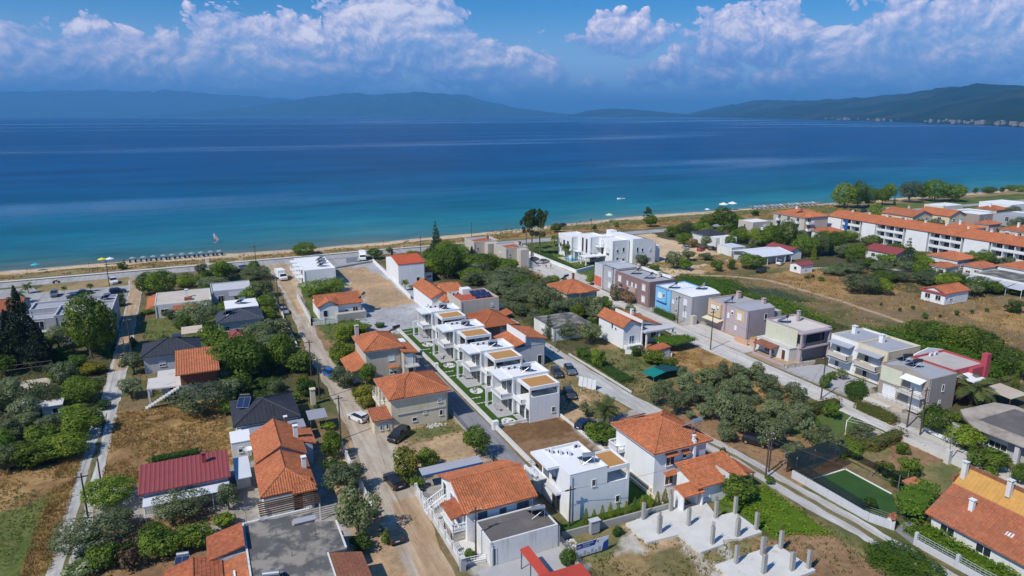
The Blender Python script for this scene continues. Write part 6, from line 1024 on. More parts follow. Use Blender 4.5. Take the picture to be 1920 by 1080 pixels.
def crown_mesh(name, blobs, n, size, seed, mat, asp=.62, flat=.72, inner=.72):
    r = np.random.default_rng(seed); B = np.array(blobs); ar = (B[:, 3] * B[:, 4]) ** 1.0; k = r.choice(len(B), n * 2, p=ar / ar.sum())
    d = r.normal(size=(n * 2, 3)); d /= np.linalg.norm(d, axis=1)[:, None]; u_ = r.uniform(size=n * 2); rad = np.where(u_ < .74, r.uniform(.84, 1.06, n * 2), np.where(u_ < .9, r.uniform(.5, .9, n * 2), r.uniform(1.05, 1.32, n * 2)))
    P = B[k, :3] + d * rad[:, None] * B[k][:, [3, 3, 4]]
    keep = np.ones(n * 2, bool)
    for q in B:
        e = ((P[:, 0] - q[0]) / q[3]) ** 2 + ((P[:, 1] - q[1]) / q[3]) ** 2 + ((P[:, 2] - q[2]) / q[4]) ** 2
        keep &= ~(e < inner ** 2) | (r.uniform(size=n * 2) < .12)
    P = P[keep][:n]; d = d[keep][:n]; d[:, 2] += .25
    keep = P[:, 2] > .0; P = P[keep]; d = d[keep]
    V, F, t_ = leaves(P, d, size, r, asp, flat); 
    # whole tufts share a shade so that light and dark clumps show
    cl = fbm(P[:, 0] * 40 + 9, P[:, 1] * 40 + P[:, 2] * 31, 6., seed, 2); t_ = np.clip(t_ * .4 + np.repeat(cl, 4) * 1.3 - .36, 0, 1)
    me = np_mesh(name, V, F, t_); me.materials.append(mat); return me
def lump(seed, n, z0, z1, rmin, rmax, shape=None):
    r = random.Random(seed); o = []; zc = (z0 + z1) / 2; hz = (z1 - z0) / 2
    while len(o) < n:
        x, y, z = r.uniform(-1, 1), r.uniform(-1, 1), r.uniform(-1, 1) * r.choice((1, 1, .7))
        q = x * x + y * y + z * z
        if q > 1 or q < .12: continue
        w_ = shape(z) if shape else 1.
        R_ = r.uniform(rmin, rmax); k = .5 - R_ * .8
        o.append((x * k * w_ * 1.05, y * k * w_ * 1.05, zc + z * (hz - R_ * .55), R_ * (.6 + .4 * w_), R_ * .85))
    o.append((0, 0, zc, .2, hz * .5)); return o
def trunk_mesh(name, mat, zt, r0, limbs, seed):
    r = random.Random(seed); mb = MB(); mb.tube((0, 0, -.05), (.01, .0, zt), r0, r0 * .7, 7)
    for i in range(limbs):
        a = 2 * math.pi * i / limbs + r.uniform(-.4, .4); q = r.uniform(.18, .32); mb.tube((.01, 0, zt * .93), (q * math.cos(a), q * math.sin(a), zt + r.uniform(.2, .34)), r0 * .5, r0 * .2, 5)
    me = bpy.data.meshes.new(name); me.from_pydata(mb.v, [], mb.f); me.materials.append(mat); return me
PROTO = {}
for kd, cfgs in {'G': ((0, 16, 700, .115), (1, 26, 3000, .062), (2, 38, 6000, .042)), 'O': ((0, 14, 650, .11), (1, 24, 2700, .06), (2, 34, 5200, .042)), 'B': ((0, 12, 800, .11), (1, 22, 2800, .06), (2, 40, 9000, .034)),
                 'Y': ((1, 22, 2600, .065),), 'R': ((1, 20, 2000, .07),), 'W': ((1, 20, 2200, .075),), 'K': ((1, 18, 1200, .08),)}.items():
    for c_, nb, nl, sz in cfgs:
        for v_ in range(3 if kd in 'GO' else 2):
            sd_ = ord(kd) * 31 + c_ * 7 + v_; low = .0 if kd in 'BYRWK' else .14 if kd == 'O' else .16
            bl = lump(sd_, nb, low, 1., .09, .26 if kd != 'O' else .22); mat = LEAF[('V' if c_ == 2 else 'H') if kd == 'B' else kd]
            PROTO[kd, c_, v_] = (crown_mesh('foliage', bl, nl, sz, sd_, mat, .5 if kd == 'O' else .65), trunk_mesh('trunk', BARKO if kd == 'O' else BARK, .26, .035 if kd != 'O' else .05, 5, sd_))
for v_ in range(2):
    r = random.Random(v_); bl = []
    for i in range(34): z = .06 + .92 * i / 33; w_ = (1 - z) ** .75 * .46 * r.uniform(.75, 1.15) + .03; a = r.uniform(0, 6.28); bl.append((math.cos(a) * w_ * .55, math.sin(a) * w_ * .55, z, max(w_ * .62, .035), .07))
    PROTO['D', 1, v_] = (crown_mesh('foliage', bl, 9000, .05, 90 + v_, LEAF['D'], .4, .35), trunk_mesh('trunk', BARK, .3, .03, 0, v_))
    bl = []
    for i in range(9):
        z = .12 + .86 * i / 9; w_ = (1 - z) * .5 + .02
        for j in range(max(3, int(9 * (1 - z)))): a = j * 6.283 / max(3, int(9 * (1 - z))) + r.uniform(-.3, .3); bl.append((math.cos(a) * w_ * .6, math.sin(a) * w_ * .6, z - w_ * .08, max(w_ * .42, .03), .035))
    PROTO['C', 1, v_] = (crown_mesh('foliage', bl, 4200, .04, 95 + v_, leafmat('conifer_leaf', (.018, .04, .016), (.035, .068, .025), (.065, .10, .04), .15) if 'conifer_leaf' not in MATS else MATS['conifer_leaf'], .4, .35), trunk_mesh('trunk', BARK, .4, .03, 0, v_))
    bl = [(r.uniform(-.33, .33), r.uniform(-.33, .33), .62 + .3 * r.random(), r.uniform(.10, .2), .055) for _ in range(15)] + [(r.uniform(-.25, .25), r.uniform(-.25, .25), .45 + .1 * r.random(), .12, .04) for _ in range(3)]
    tm = MB(); tm.tube((0, 0, -.02), (.02, .01, .55), .045, .03, 7); [tm.tube((.02, .01, .42 + .03 * i), (b_[0] * .9, b_[1] * .9, b_[2]), .010, .004, 4) for i, b_ in enumerate(bl[:7])]
    tme = bpy.data.meshes.new('trunk'); tme.from_pydata(tm.v, [], tm.f); tme.materials.append(BARK); PROTO['P', 1, v_] = (crown_mesh('foliage', bl, 3600, .05, 120 + v_, LEAF['P'], .45, .3), tme)
    bl = [(math.cos(i * 2.4) * .12 * (1 - i / 22), math.sin(i * 2.4) * .12 * (1 - i / 22), .05 + i / 20 * .9, .34 * (1 - i / 20) ** .6 + .05, .09) for i in range(20)]
    PROTO['T', 1, v_] = (crown_mesh('foliage', bl, 1300, .075, 140 + v_, LEAF['T'], .5, .4), trunk_mesh('trunk', BARK, .2, .05, 0, v_))
    # palm: arching fronds made of leaflets
    V = []; F = []; tt = []
    for i in range(34):
        a = i * 2.39996 + r.uniform(-.2, .2); e0 = r.uniform(-.35, 1.25); L = r.uniform(.42, .54); px_, pz = .01, .0; x_, z_ = 0., .0; seg = 9; e = e0; tn = r.random() * (.6 if e0 > 0 else 1.)
        pts = []
        for s_ in range(seg + 1): pts.append((x_, z_)); x_ += math.cos(e) * L / seg; z_ += math.sin(e) * L / seg; e -= .17
        for s_ in range(seg):
            (xa, za), (xb, zb) = pts[s_], pts[s_ + 1]; w_ = .085 * math.sin((s_ + .9) / (seg + .9) * math.pi) + .018
            for sg in (-1, 1):
                for h_ in (0., .5):
                    q0 = (xa + (xb - xa) * h_, za + (zb - za) * h_); q1 = (xa + (xb - xa) * (h_ + .32), za + (zb - za) * (h_ + .32)); n_ = len(V)
                    for (xx, zz), ww in ((q0, 0), (q1, 0), ((q1[0] + .03, q1[1] - w_ * .55), w_), ((q0[0] + .025, q0[1] - w_ * .55), w_)):
                        V.append((math.cos(a) * xx - math.sin(a) * ww * sg, math.sin(a) * xx + math.cos(a) * ww * sg, zz)); tt.append(tn)
                    F.append((n_, n_ + 1, n_ + 2, n_ + 3))
    me = np_mesh('fronds', np.array(V), np.array(F), np.array(tt)); me.materials.append(LEAF['M'])
    tm = MB(); tm.lathe(0, 0, [(.10, -.02), (.07, .2), (.065, .6), (.085, .93), (.09, 1.0), (.03, 1.03)], 8); tme = bpy.data.meshes.new('trunk'); tme.from_pydata(tm.v, [], tm.f); tme.materials.append(BARKP); PROTO['M', 1, v_] = (me, tme)
# kind, place, crown width and height of every tree and bush (metres)
TREES = [('D',-34.7,161.8,8.1,14.6),('D',-37.0,161.6,6.2,10.4),('D',-31.6,159.7,5.4,8.5),('G',-23.0,161.0,9.2,11.2),('G',-20.2,163.1,5.1,9.7),('G',-32.2,160.7,5.2,2.7),('M',-45.7,218.7,3.3,3.9),('M',-45.7,230.4,2.7,3.2),('M',-36.2,225.2,1.1,2.6),('M',-29.8,225.5,1.2,2.5),('G',-14.3,214.1,6.0,5.9),('G',-10.8,211.3,7.5,6.5),('G',-4.6,219.7,5.9,2.9),('O',2.3,217.0,7.5,2.8),('G',6.5,227.8,6.7,4.3),('O',-1.9,173.7,7.6,7.0),('G',0.8,157.3,5.5,4.4),('G',3.7,190.2,3.5,1.6),('O',-8.6,185.2,3.3,2.2),('B',-23.7,254.3,3.1,2.5),('O',-14.2,146.6,4.5,4.6),('B',-13.7,193.0,4.1,0.8),('B',-20.9,204.3,3.2,2.4),('B',-15.4,164.7,1.8,2.3),('B',-48.3,222.7,2.6,1.2),('B',-28.5,162.5,5.6,2.5),('B',-24.9,156.3,4.3,2.5),('O',-13.9,133.8,4.8,3.4),('G',4.1,133.3,8.3,7.8),('O',-2.7,120.2,7.6,5.5),('O',0.5,129.8,4.9,4.5),('O',-32.7,137.3,4.6,4.3),('O',-27.5,134.0,5.7,4.4),('G',-22.2,134.7,6.1,4.2),('G',-26.4,147.2,5.1,2.8),('Y',-21.7,150.2,5.0,1.9),('G',-20.1,119.9,4.9,3.8),('G',-22.4,113.3,6.5,3.2),('G',-25.5,111.9,5.4,3.2),('O',-28.1,111.2,4.4,3.3),('O',-29.8,122.3,4.6,3.6),('G',-20.0,111.6,3.8,2.2),('O',-28.4,126.0,3.5,2.5),('O',-25.3,124.6,3.7,2.2),('G',-29.9,116.8,3.0,3.6),('G',-25.4,118.8,4.5,2.9),('G',-22.1,127.6,3.8,2.0),('B',-18.0,130.1,2.8,1.7),('B',-18.4,123.3,2.6,1.4),('O',-32.6,129.9,2.6,2.1),('G',-14.0,94.6,5.7,3.6),('O',-15.1,84.4,6.2,4.7),('O',-12.6,88.3,3.6,2.6),('O',-5.6,87.9,5.9,3.3),('O',-0.0,87.1,2.8,4.2),('G',-7.5,79.8,3.8,3.4),('G',-4.0,80.7,4.1,2.7),('G',-5.4,80.0,3.1,2.8),('G',-0.5,83.4,2.5,1.5),('W',-15.5,80.7,4.2,1.4),('K',-10.9,79.0,3.0,2.6),('G',-13.4,80.7,3.0,3.0),('O',14.7,84.7,5.0,4.4),('O',14.1,74.1,5.1,5.6),('O',14.1,87.4,2.9,2.6),('B',16.7,71.5,1.4,1.7),('Y',23.0,84.4,4.1,4.7),('G',26.9,86.2,2.9,3.4),('G',23.8,81.8,2.0,1.5),('G',14.9,95.2,2.8,3.5),('G',15.3,99.5,2.5,2.4),('B',16.8,89.3,1.9,1.8),('G',34.4,86.3,3.3,4.2),('G',4.7,135.5,8.5,7.8),('G',8.2,135.2,4.3,5.1),('G',12.4,135.2,4.4,6.6),('G',15.4,133.4,5.3,4.6),('B',15.1,121.7,3.8,2.8),('Y',15.0,126.7,2.9,1.9),('O',14.8,156.8,5.0,4.6),('O',11.7,157.1,4.0,4.4),('O',21.9,122.2,4.6,3.9),('Y',23.7,111.4,3.9,3.9),('G',26.2,121.6,3.1,3.7),('Y',22.9,116.8,1.2,1.8),('G',27.7,148.1,4.2,3.3),('G',24.4,134.4,4.3,3.9),('B',15.8,114.2,1.2,0.9),('G',16.3,105.4,2.5,1.0),('G',30.0,190.2,10.3,5.4),('G',35.3,195.6,4.2,3.7),('B',34.6,254.4,9.7,4.2),('G',56.0,235.3,4.7,3.8),('G',63.9,244.0,2.5,2.1),('C',81.8,242.5,6.5,7.6),('G',69.7,197.0,8.3,8.8),('G',78.6,211.1,6.7,6.9),('G',72.3,212.0,7.1,4.6),('G',61.4,198.1,5.3,3.0),('M',53.2,187.7,2.3,3.6),('G',5.1,222.3,5.3,5.5),('O',15.0,220.5,8.2,3.7),('O',14.4,197.7,5.9,5.4),('G',14.2,181.5,4.5,4.0),('G',3.4,185.1,4.4,2.5),('O',9.9,156.5,7.4,4.7),('O',14.5,161.1,5.3,2.8),('G',1.8,160.2,3.6,2.2),('G',13.6,175.4,5.0,2.4),('B',64.7,200.4,5.4,1.8),('O',11.1,200.5,4.9,2.8),('G',28.8,152.1,4.6,2.8),('B',37.7,156.3,2.9,1.1),('G',32.7,154.5,4.1,1.6),('O',11.9,150.9,4.6,3.3),('G',5.6,151.3,5.7,3.1),('C',78.0,232.8,4.8,12.7),('G',80.5,222.8,9.3,5.2),('D',85.5,216.3,3.7,5.2),('G',68.7,207.0,6.5,4.9),('G',83.7,201.2,10.3,5.1),('G',90.0,201.4,6.6,3.2),('O',86.6,184.7,12.1,4.2),('O',79.5,177.8,7.8,3.9),('G',85.4,174.7,6.6,3.6),('O',80.8,153.3,9.4,5.8),('O',79.5,165.3,8.8,3.2),('O',87.1,147.4,8.2,3.6),('O',72.1,154.7,5.2,2.5),('C',70.0,130.4,3.3,6.9),('O',75.0,130.2,6.7,3.9),('G',81.6,131.8,4.4,2.6),('B',75.1,149.0,4.1,1.3),('P',109.1,216.8,7.2,16.7),('P',111.7,215.6,5.8,14.6),('P',111.5,226.6,4.5,12.6),('G',141.5,258.1,4.0,3.6),('B',159.2,255.1,2.4,2.9),('G',173.0,258.9,3.0,2.6),('P',190.6,260.5,5.0,7.5),('G',187.4,252.9,5.4,5.0),('M',125.7,230.3,3.6,5.0),('M',118.9,209.6,3.8,5.3),('M',123.0,197.7,2.8,3.3),('M',116.6,203.1,2.3,4.5),('R',103.4,152.7,4.4,4.6),('R',104.3,149.2,4.0,4.2),('G',74.8,190.6,7.3,3.7),('G',77.0,205.6,7.4,3.1),('O',83.9,165.6,6.7,3.4),('G',72.6,207.5,7.0,3.6),('O',79.7,186.4,7.3,3.3),('O',84.4,154.7,5.7,3.6),('O',83.8,149.3,5.2,3.2),('G',106.0,171.1,3.2,2.7),('B',98.6,151.3,2.2,2.1),('O',135.2,186.2,4.0,3.4),('G',179.8,227.1,5.5,4.7),('G',189.4,233.3,6.2,3.6),('G',200.9,237.8,7.4,2.7),('G',208.3,237.6,7.4,5.2),('G',212.6,233.0,9.8,8.5),('G',219.0,232.4,6.4,6.2),('B',256.9,259.4,5.0,2.6),('G',196.0,204.9,7.5,5.0),('G',198.7,200.5,5.7,5.5),('G',201.2,188.0,9.6,10.6),('G',206.1,199.6,5.7,4.2),('G',198.7,175.1,8.0,6.9),('G',206.0,173.6,7.2,7.8),('G',209.5,171.8,6.8,7.0),('G',166.0,167.4,7.7,5.0),('B',152.7,169.0,4.0,4.0),('B',159.1,169.4,3.3,3.0),('O',161.1,184.3,4.7,2.7),('O',154.9,186.2,4.7,3.7),('O',142.2,178.0,5.5,5.5),('G',144.8,175.5,4.4,3.9),('T',196.4,169.1,2.0,5.0),('R',172.4,205.2,5.5,3.2),('O',175.4,201.1,4.6,5.3),('B',171.6,149.3,1.7,1.1),('B',173.7,149.0,1.4,1.2),('B',172.5,144.9,2.0,1.5),('G',134.7,178.3,4.0,2.0),('O',136.6,186.5,3.4,2.9),('G',174.2,212.2,6.6,3.7),('G',211.1,189.7,6.0,4.5),('B',176.5,190.9,3.7,1.5),('B',192.5,174.9,4.8,1.8),('G',322.1,260.9,13.3,12.8),('G',328.1,257.4,10.8,12.0),('G',337.0,257.5,7.9,9.2),('G',352.3,261.0,9.4,9.4),('G',373.2,272.5,5.9,10.6),('O',375.9,261.7,12.8,11.1),('G',391.2,264.2,6.6,9.9),('G',394.4,258.8,13.6,10.9),('G',403.7,254.3,13.0,8.4),('C',357.0,256.9,2.5,5.3),('B',460.7,276.1,4.3,3.5),('B',469.9,273.2,10.1,4.4),('B',496.1,274.6,6.7,3.9),('B',494.1,267.9,5.8,4.6),('B',483.0,272.6,3.7,3.2),('C',216.5,148.2,7.1,10.6),('G',237.2,188.2,7.6,3.7),('G',236.0,177.1,7.3,4.2),('G',215.1,167.1,7.2,4.1),('O',209.6,173.6,5.3,6.3),('O',203.3,172.5,6.4,7.4),('O',249.1,162.7,8.3,2.6),('Y',248.7,145.6,5.5,2.5),('G',247.6,139.3,2.7,3.6),('O',200.5,152.7,6.3,2.9),('O',199.8,145.1,7.2,3.3),('O',190.4,150.1,8.9,2.8),('O',170.7,130.0,8.9,6.0),('G',174.9,127.2,5.7,4.2),('O',194.7,136.3,8.5,3.0),('O',198.1,128.4,8.3,3.6),('O',215.2,136.1,7.1,2.2),('G',218.3,157.1,7.0,2.4),('G',230.2,152.2,9.3,2.7),('G',219.3,138.6,3.6,2.8),('O',208.6,126.5,8.1,2.7),('G',201.2,115.2,7.3,4.2),('G',204.6,113.0,4.7,3.3),('G',209.1,109.3,3.8,2.1),('O',183.0,149.4,6.4,2.5),('G',189.3,136.8,6.8,2.7),('O',209.3,142.3,6.5,3.3),('G',390.7,224.6,7.2,2.2),('G',398.7,216.2,7.7,1.5),('G',320.6,179.0,9.7,2.1),('G',314.6,168.4,5.6,2.6),('O',223.3,181.2,5.1,3.7),('O',70.4,90.7,3.5,3.8),('O',74.3,93.6,3.0,3.1),('O',70.8,85.9,3.2,4.3),('O',78.8,92.5,4.7,3.6),('O',79.0,88.7,5.1,3.2),('O',86.9,95.9,3.2,1.3),('O',86.8,90.2,3.9,1.6),('O',76.2,79.9,5.5,5.5),('O',74.5,82.8,3.4,2.6),('O',76.6,75.6,5.3,4.7),('O',86.6,84.2,3.5,1.3),('O',85.5,78.0,4.7,2.7),('O',76.5,70.1,4.4,4.6),('O',71.9,74.8,3.3,2.8),('O',72.2,83.8,1.7,1.4),('O',78.9,85.1,3.1,2.1),('O',82.1,72.4,2.8,3.5),('M',57.7,87.4,4.6,4.7),('O',56.7,91.8,2.4,2.5),('G',54.1,82.8,4.8,2.9),('G',54.1,85.4,2.5,1.8),('B',71.4,117.6,3.5,2.1),('G',70.8,110.5,2.9,4.4),('B',82.2,113.2,3.5,1.9),('G',82.2,107.7,4.3,2.7),('B',82.9,103.2,4.0,2.4),('B',84.2,100.9,2.6,1.6),('O',80.0,76.0,3.3,2.7),('G',145.4,95.0,7.4,3.9),('G',145.2,90.7,7.2,5.1),('G',146.5,84.6,8.2,5.1),('G',146.0,80.4,6.0,5.6),('G',142.5,75.0,6.9,5.1),('G',145.3,86.9,5.5,3.8),('B',189.8,99.1,4.5,3.2),('B',104.3,84.0,2.4,2.3),('O',110.4,85.6,2.5,2.2),('M',120.5,67.0,6.2,5.1),('Y',145.6,100.4,3.5,1.4),('B',164.3,118.0,0.9,0.9),('B',163.7,112.1,0.8,1.1),('B',168.9,112.2,1.2,1.0),('B',163.4,105.0,1.6,1.6),('B',173.6,103.6,1.6,1.4),('B',178.5,102.8,0.9,1.3),('B',183.7,102.2,1.1,1.2),('B',168.1,104.2,0.9,0.9),('T',136.5,68.7,1.5,3.7),('G',141.8,70.4,3.1,3.6),('B',108.7,86.2,1.8,1.5),('G',99.8,52.0,4.6,3.2),('B',93.3,60.3,2.6,1.7),('B',75.6,52.3,2.3,1.6),('B',68.5,42.4,7.7,1.7),('G',100.7,47.5,2.8,2.7),('O',76.4,65.3,3.5,3.2),('O',83.6,65.8,4.6,3.2),('G',85.3,63.2,3.0,1.6),('G',104.3,62.7,4.5,4.9),('G',104.0,58.0,5.0,3.2),('G',111.8,64.0,2.2,1.6),('G',61.3,60.8,4.7,3.6),('B',67.4,70.3,1.6,1.7),('B',68.6,62.3,1.5,1.2),('B',34.6,59.0,2.3,1.6),('B',24.5,64.6,1.7,1.1),('B',42.7,61.1,1.5,1.2),('G',94.0,73.9,2.5,3.1),('B',89.9,73.6,1.3,1.3),('B',89.4,72.4,1.2,1.0),('O',84.3,67.0,3.7,3.1),('O',83.4,69.6,2.4,4.4),('G',86.6,64.5,3.2,1.7),('T',40.1,64.25,0.95,2.2),('T',41.3,64.25,0.95,2.2),('T',42.5,64.25,0.95,2.2),('T',43.7,64.25,0.95,2.2),('T',44.9,64.25,0.95,2.2),('T',46.1,64.25,0.95,2.2),('T',47.4,64.25,0.95,2.2),('T',48.6,64.25,0.95,2.2),('T',49.8,64.25,0.95,2.2),('T',51.0,64.25,0.95,2.2),('T',52.2,64.25,0.95,2.2)]
KIND = {'G': ('leafy_tree', 'leafy green tree', 'tree', 'leafy trees of the gardens'), 'O': ('olive_tree', 'grey-green olive tree', 'tree', 'olive trees'), 'B': ('bush', 'rounded green bush', 'bush', 'garden bushes'), 'D': ('cypress_tree', 'tall dark cypress', 'tree', 'dark cypresses'), 'C': ('conifer_tree', 'pointed conifer', 'tree', 'pointed conifers'), 'P': ('pine_tree', 'tall pine with bare trunk', 'tree', 'tall pines'), 'M': ('palm_tree', 'palm', 'palm', 'palms'), 'Y': ('yellow_shrub', 'yellow-green shrub', 'shrub', 'yellow-green shrubs'), 'T': ('thuja', 'slim thuja', 'shrub', 'slim thujas'), 'R': ('oleander', 'pink-flowering oleander', 'shrub', 'oleanders'), 'W': ('flowering_bush', 'white-flowering bush', 'bush', None), 'K': ('dry_bush', 'dry brown bush', 'bush', None)}
ORD = ['nearest', 'second', 'third', 'fourth', 'fifth', 'sixth', 'seventh', 'eighth', 'ninth', 'tenth'] + ['%dth' % k for k in range(11, 60)]
def whereabouts(x, y):
    """nearest landmark and on which side of it the point lies as seen from the camera"""
    best = min(LAND, key=lambda q: math.hypot(x - q[1], y - q[2]) - q[3]); dx, dy = x - best[1], y - best[2]; n = math.hypot(best[1], best[2]); fx, fy = best[1] / n, best[2] / n
    f_ = dx * fx + dy * fy; r_ = dx * fy - dy * fx
    return (('right of' if r_ > 0 else 'left of') if abs(r_) > abs(f_) else ('behind' if f_ > 0 else 'in front of')), best[0], math.hypot(dx, dy)
def label_set(items):
    """items: (noun, x, y) -> one label each, told apart by side and order from the landmark"""
    keys = {}; out = [None] * len(items)
    for i, (noun, x, y) in enumerate(items):
        rel, lm, d = whereabouts(x, y); keys.setdefault((noun, rel, lm), []).append((d, i))
    for (noun, rel, lm), L in keys.items():
        L.sort()
        for k, (d, i) in enumerate(L): out[i] = ('%s %s the %s' % (noun, rel, lm)) if len(L) == 1 else '%s %s %s the %s' % (ORD[k], noun, rel, lm)
    return out
LAND.append(('row of thujas', 46, 64.2, 1)) if 0 else None
# thickets: the same kinds filling the overgrown corners between houses
for kds, x0, y0, x1, y1, n_, d0, d1 in (('OGO', -46, 112, -21, 152, 20, 2.5, 5), ('GGO', -44, 152, -22, 172, 8, 3, 5), ('GOGB', 1, 118, 17, 163, 22, 2.2, 4.6), ('OGG', -15, 155, 18, 235, 16, 2.2, 4.4), ('OOG', 66, 122, 98, 176, 20, 3, 5.4), ('GGO', 64, 160, 91, 236, 22, 3.5, 6), ('O', 74, 64, 97, 98, 18, 2.8, 4.6), ('OGG', 196, 108, 240, 170, 22, 3.4, 6), ('GGO', 176, 190, 236, 236, 18, 3.4, 6), ('GGB', -15, 62, -2.5, 88, 7, 1.6, 3.2), ('GB', 24.5, 110, 37, 150, 7, 1.5, 3), ('GGB', 52.5, 78, 63, 92, 5, 1.6, 3.2), ('GB', 13, 70, 17, 100, 5, 1.4, 2.6), ('GO', 255, 100, 420, 230, 26, 4, 8), ('GB', 84, 44, 98, 58, 4, 1.5, 3)):
    rf = random.Random(int(x0 * 3 + y0)); got = tries = 0
    while got < n_ and tries < 900:
        tries += 1; x, y, d = rf.uniform(x0, x1), rf.uniform(y0, y1), rf.uniform(d0, d1); g_ = d * .42
        if any(a - g_ < x < c + g_ and b - g_ < y < e + g_ for a, b, c, e in HBOX) or any(math.hypot(x - q[1], y - q[2]) < (d + q[3]) * .33 for q in TREES) or any(abs(x - u) < 2.4 + g_ for u in (-17.6, 21.2, 67.5, 101)) and y < 200: continue
        kd = rf.choice(kds); TREES.append((kd, round(x, 1), round(y, 1), d, d * (rf.uniform(.75, 1.05) if kd != 'B' else .7))); got += 1
items = []
for kd, x, y, d, hh in TREES: items.append((('small ' if d < 2.6 and kd in 'GO' else 'large ' if d > 6.2 and kd in 'GO' else '') + KIND[kd][1], x, y))
labs = label_set(items); rt = random.Random(3)
for (kd, x, y, d, hh), lb in zip(TREES, labs):
    nm, _, cat, grp = KIND[kd]; cl = 0 if d < 2.6 else 1 if d < 5.6 else 2
    if (kd, cl, 0) not in PROTO: cl = 1
    v_ = rt.randrange(3) if (kd, cl, 2) in PROTO else rt.randrange(2); cm_, tm_ = PROTO[kd, cl, v_]
    t_ = thing(nm, lb, cat, (x, y, 0), grp, rt.uniform(0, 6.28))
    c = bpy.data.objects.new('crown', cm_); link(c, t_); k = bpy.data.objects.new('trunk', tm_); link(k, t_)
    if kd == 'M': c.location = (0, 0, hh * .72); c.scale = (d * 1.3 if d > 2 else d * 2,) * 3; k.scale = (d * .55, d * .55, hh * .72)
    else:
        f_ = 1.14 if kd in 'GO' else 1.0; c.scale = (d * f_ * rt.uniform(.88, 1.2), d * f_ * rt.uniform(.88, 1.2), hh * rt.uniform(.98, 1.22)); k.scale = (d, d, hh * (.45 if kd in 'BYRWK' else 1))
def hedge(label, poly_, h, mat, dens=26, size=.2, z0=0., name='hedge', cat='hedge', seed=1, wob=.25, group=None):
    """clipped or rambling hedge: leaves over the sides and top of the footprint, with an uneven surface"""
    r = np.random.default_rng(seed + int(abs(poly_[0][0]) * 13)); xs = [q[0] for q in poly_]; ys = [q[1] for q in poly_]; A = 0
    n_ = len(poly_); per = sum(math.hypot(poly_[(i + 1) % n_][0] - poly_[i][0], poly_[(i + 1) % n_][1] - poly_[i][1]) for i in range(n_))
    N = int((max(xs) - min(xs)) * (max(ys) - min(ys)) * dens); X = r.uniform(min(xs), max(xs), N); Y = r.uniform(min(ys), max(ys), N); m_ = inpoly(X, Y, poly_); X, Y = X[m_], Y[m_]
    Z = z0 + h * (1 + (fbm(X, Y, 1.3, seed) - .5) * wob * 2.4) + r.normal(size=len(X)) * .05; P1 = np.stack([X, Y, Z], 1); N1 = np.tile([0, 0, 1.], (len(X), 1))
    M_ = int(per * h * dens); i = r.integers(0, n_, M_ * 1); w_ = np.array([math.hypot(poly_[(k + 1) % n_][0] - poly_[k][0], poly_[(k + 1) % n_][1] - poly_[k][1]) for k in range(n_)]); i = r.choice(n_, M_, p=w_ / w_.sum()); f = r.uniform(size=M_)
    a = np.array(poly_)[i]; b = np.array(poly_)[(i + 1) % n_]; q = a + (b - a) * f[:, None]; tn = (b - a) / (np.linalg.norm(b - a, axis=1)[:, None] + 1e-9); nn = np.stack([tn[:, 1], -tn[:, 0]], 1)
    zz = r.uniform(0.02, 1, M_); bul = ((fbm(q[:, 0] + zz * 3, q[:, 1], 1.1, seed + 4) - .5) * wob * 1.6)[:, None]; q = q + nn * bul + r.normal(size=q.shape) * .04
    P2 = np.stack([q[:, 0], q[:, 1], z0 + zz * h], 1); N2 = np.concatenate([nn, np.full((M_, 1), .3)], 1)
    P = np.concatenate([P1, P2]); Nn = np.concatenate([N1, N2]); V, F, t_ = leaves(P, Nn, size, r, .65, .68); cl = fbm(P[:, 0], P[:, 1] + P[:, 2], 1.0, seed + 8, 2); t_ = np.clip(t_ * .55 + np.repeat(cl, 4) * .9 - .22, 0, 1)
    cx, cy = sum(xs) / n_, sum(ys) / n_; V = V - np.array([cx, cy, 0])
    th_ = thing(name, label, cat, (cx, cy, 0), group); me = np_mesh('foliage', V, F, t_); me.materials.append(mat); o = bpy.data.objects.new('foliage', me); link(o, th_)
    cxy = [(cx + (x - cx) * .88 + (0.0), cy + (y - cy) * .88) for x, y in poly_]; obj('inner_core', MB().prism(cxy, z0 + (.02 if z0 == 0 else .0), z0 + h * .82), mat, th_); return th_  # solid leaf-coloured core added inside to block light and view
H_, V_ = LEAF['H'], LEAF['V']
hedge('low bright hedge behind the red metal roof', rect(-9.9, 104.0, -2.8, 105.6), 1.1, H_)
hedge('long bushy hedge belt behind the mauve and tan terrace', [(124, 122), (128, 108), (135, 108), (140, 128), (134, 140), (127, 142)], 2.4, V_, 14, .3, wob=.5)
hedge('broad green thicket behind the crimson house', [(134, 71), (142, 71), (147, 84), (147, 92), (142, 99), (136, 104), (132, 92)], 2.6, V_, 12, .34, wob=.6)
hedge('vine-covered hedge belt behind the sky-blue terrace', [(126, 146), (140, 142), (145, 152), (136, 162), (128, 160)], 2.0, V_, 14, .3, wob=.5)
hedge('tall clipped hedge in front of the cream balconied houses', [(102.6, 76.4), (106.6, 76.6), (110.6, 80.6), (108.6, 81.4), (105.2, 80.6)], 1.9, H_, 24, .22)
hedge('reddish-topped hedge across the street from the taupe house', [(87.6, 74.9), (99.2, 75.9), (99.6, 77.6), (91, 77.6)], 1.7, LEAF['RH'], 26, .2)
hedge('reddish clipped hedge in front of the taupe terrace wall', [(102.4, 76.0), (100.9, 75.0), (100.6, 67.2), (102.6, 67.4), (103.8, 72)], 1.3, LEAF['RH'], 26, .2)
hedge('green and red hedge around the garden lawn above the net court', [(88.0, 67.0), (87.9, 64.2), (90, 61.9), (94.5, 62.6), (98.6, 63.2), (98.6, 64.9), (93.6, 64.4), (90.4, 64.6), (89.4, 67)], 1.5, LEAF['RH'], 26, .2, wob=.4)
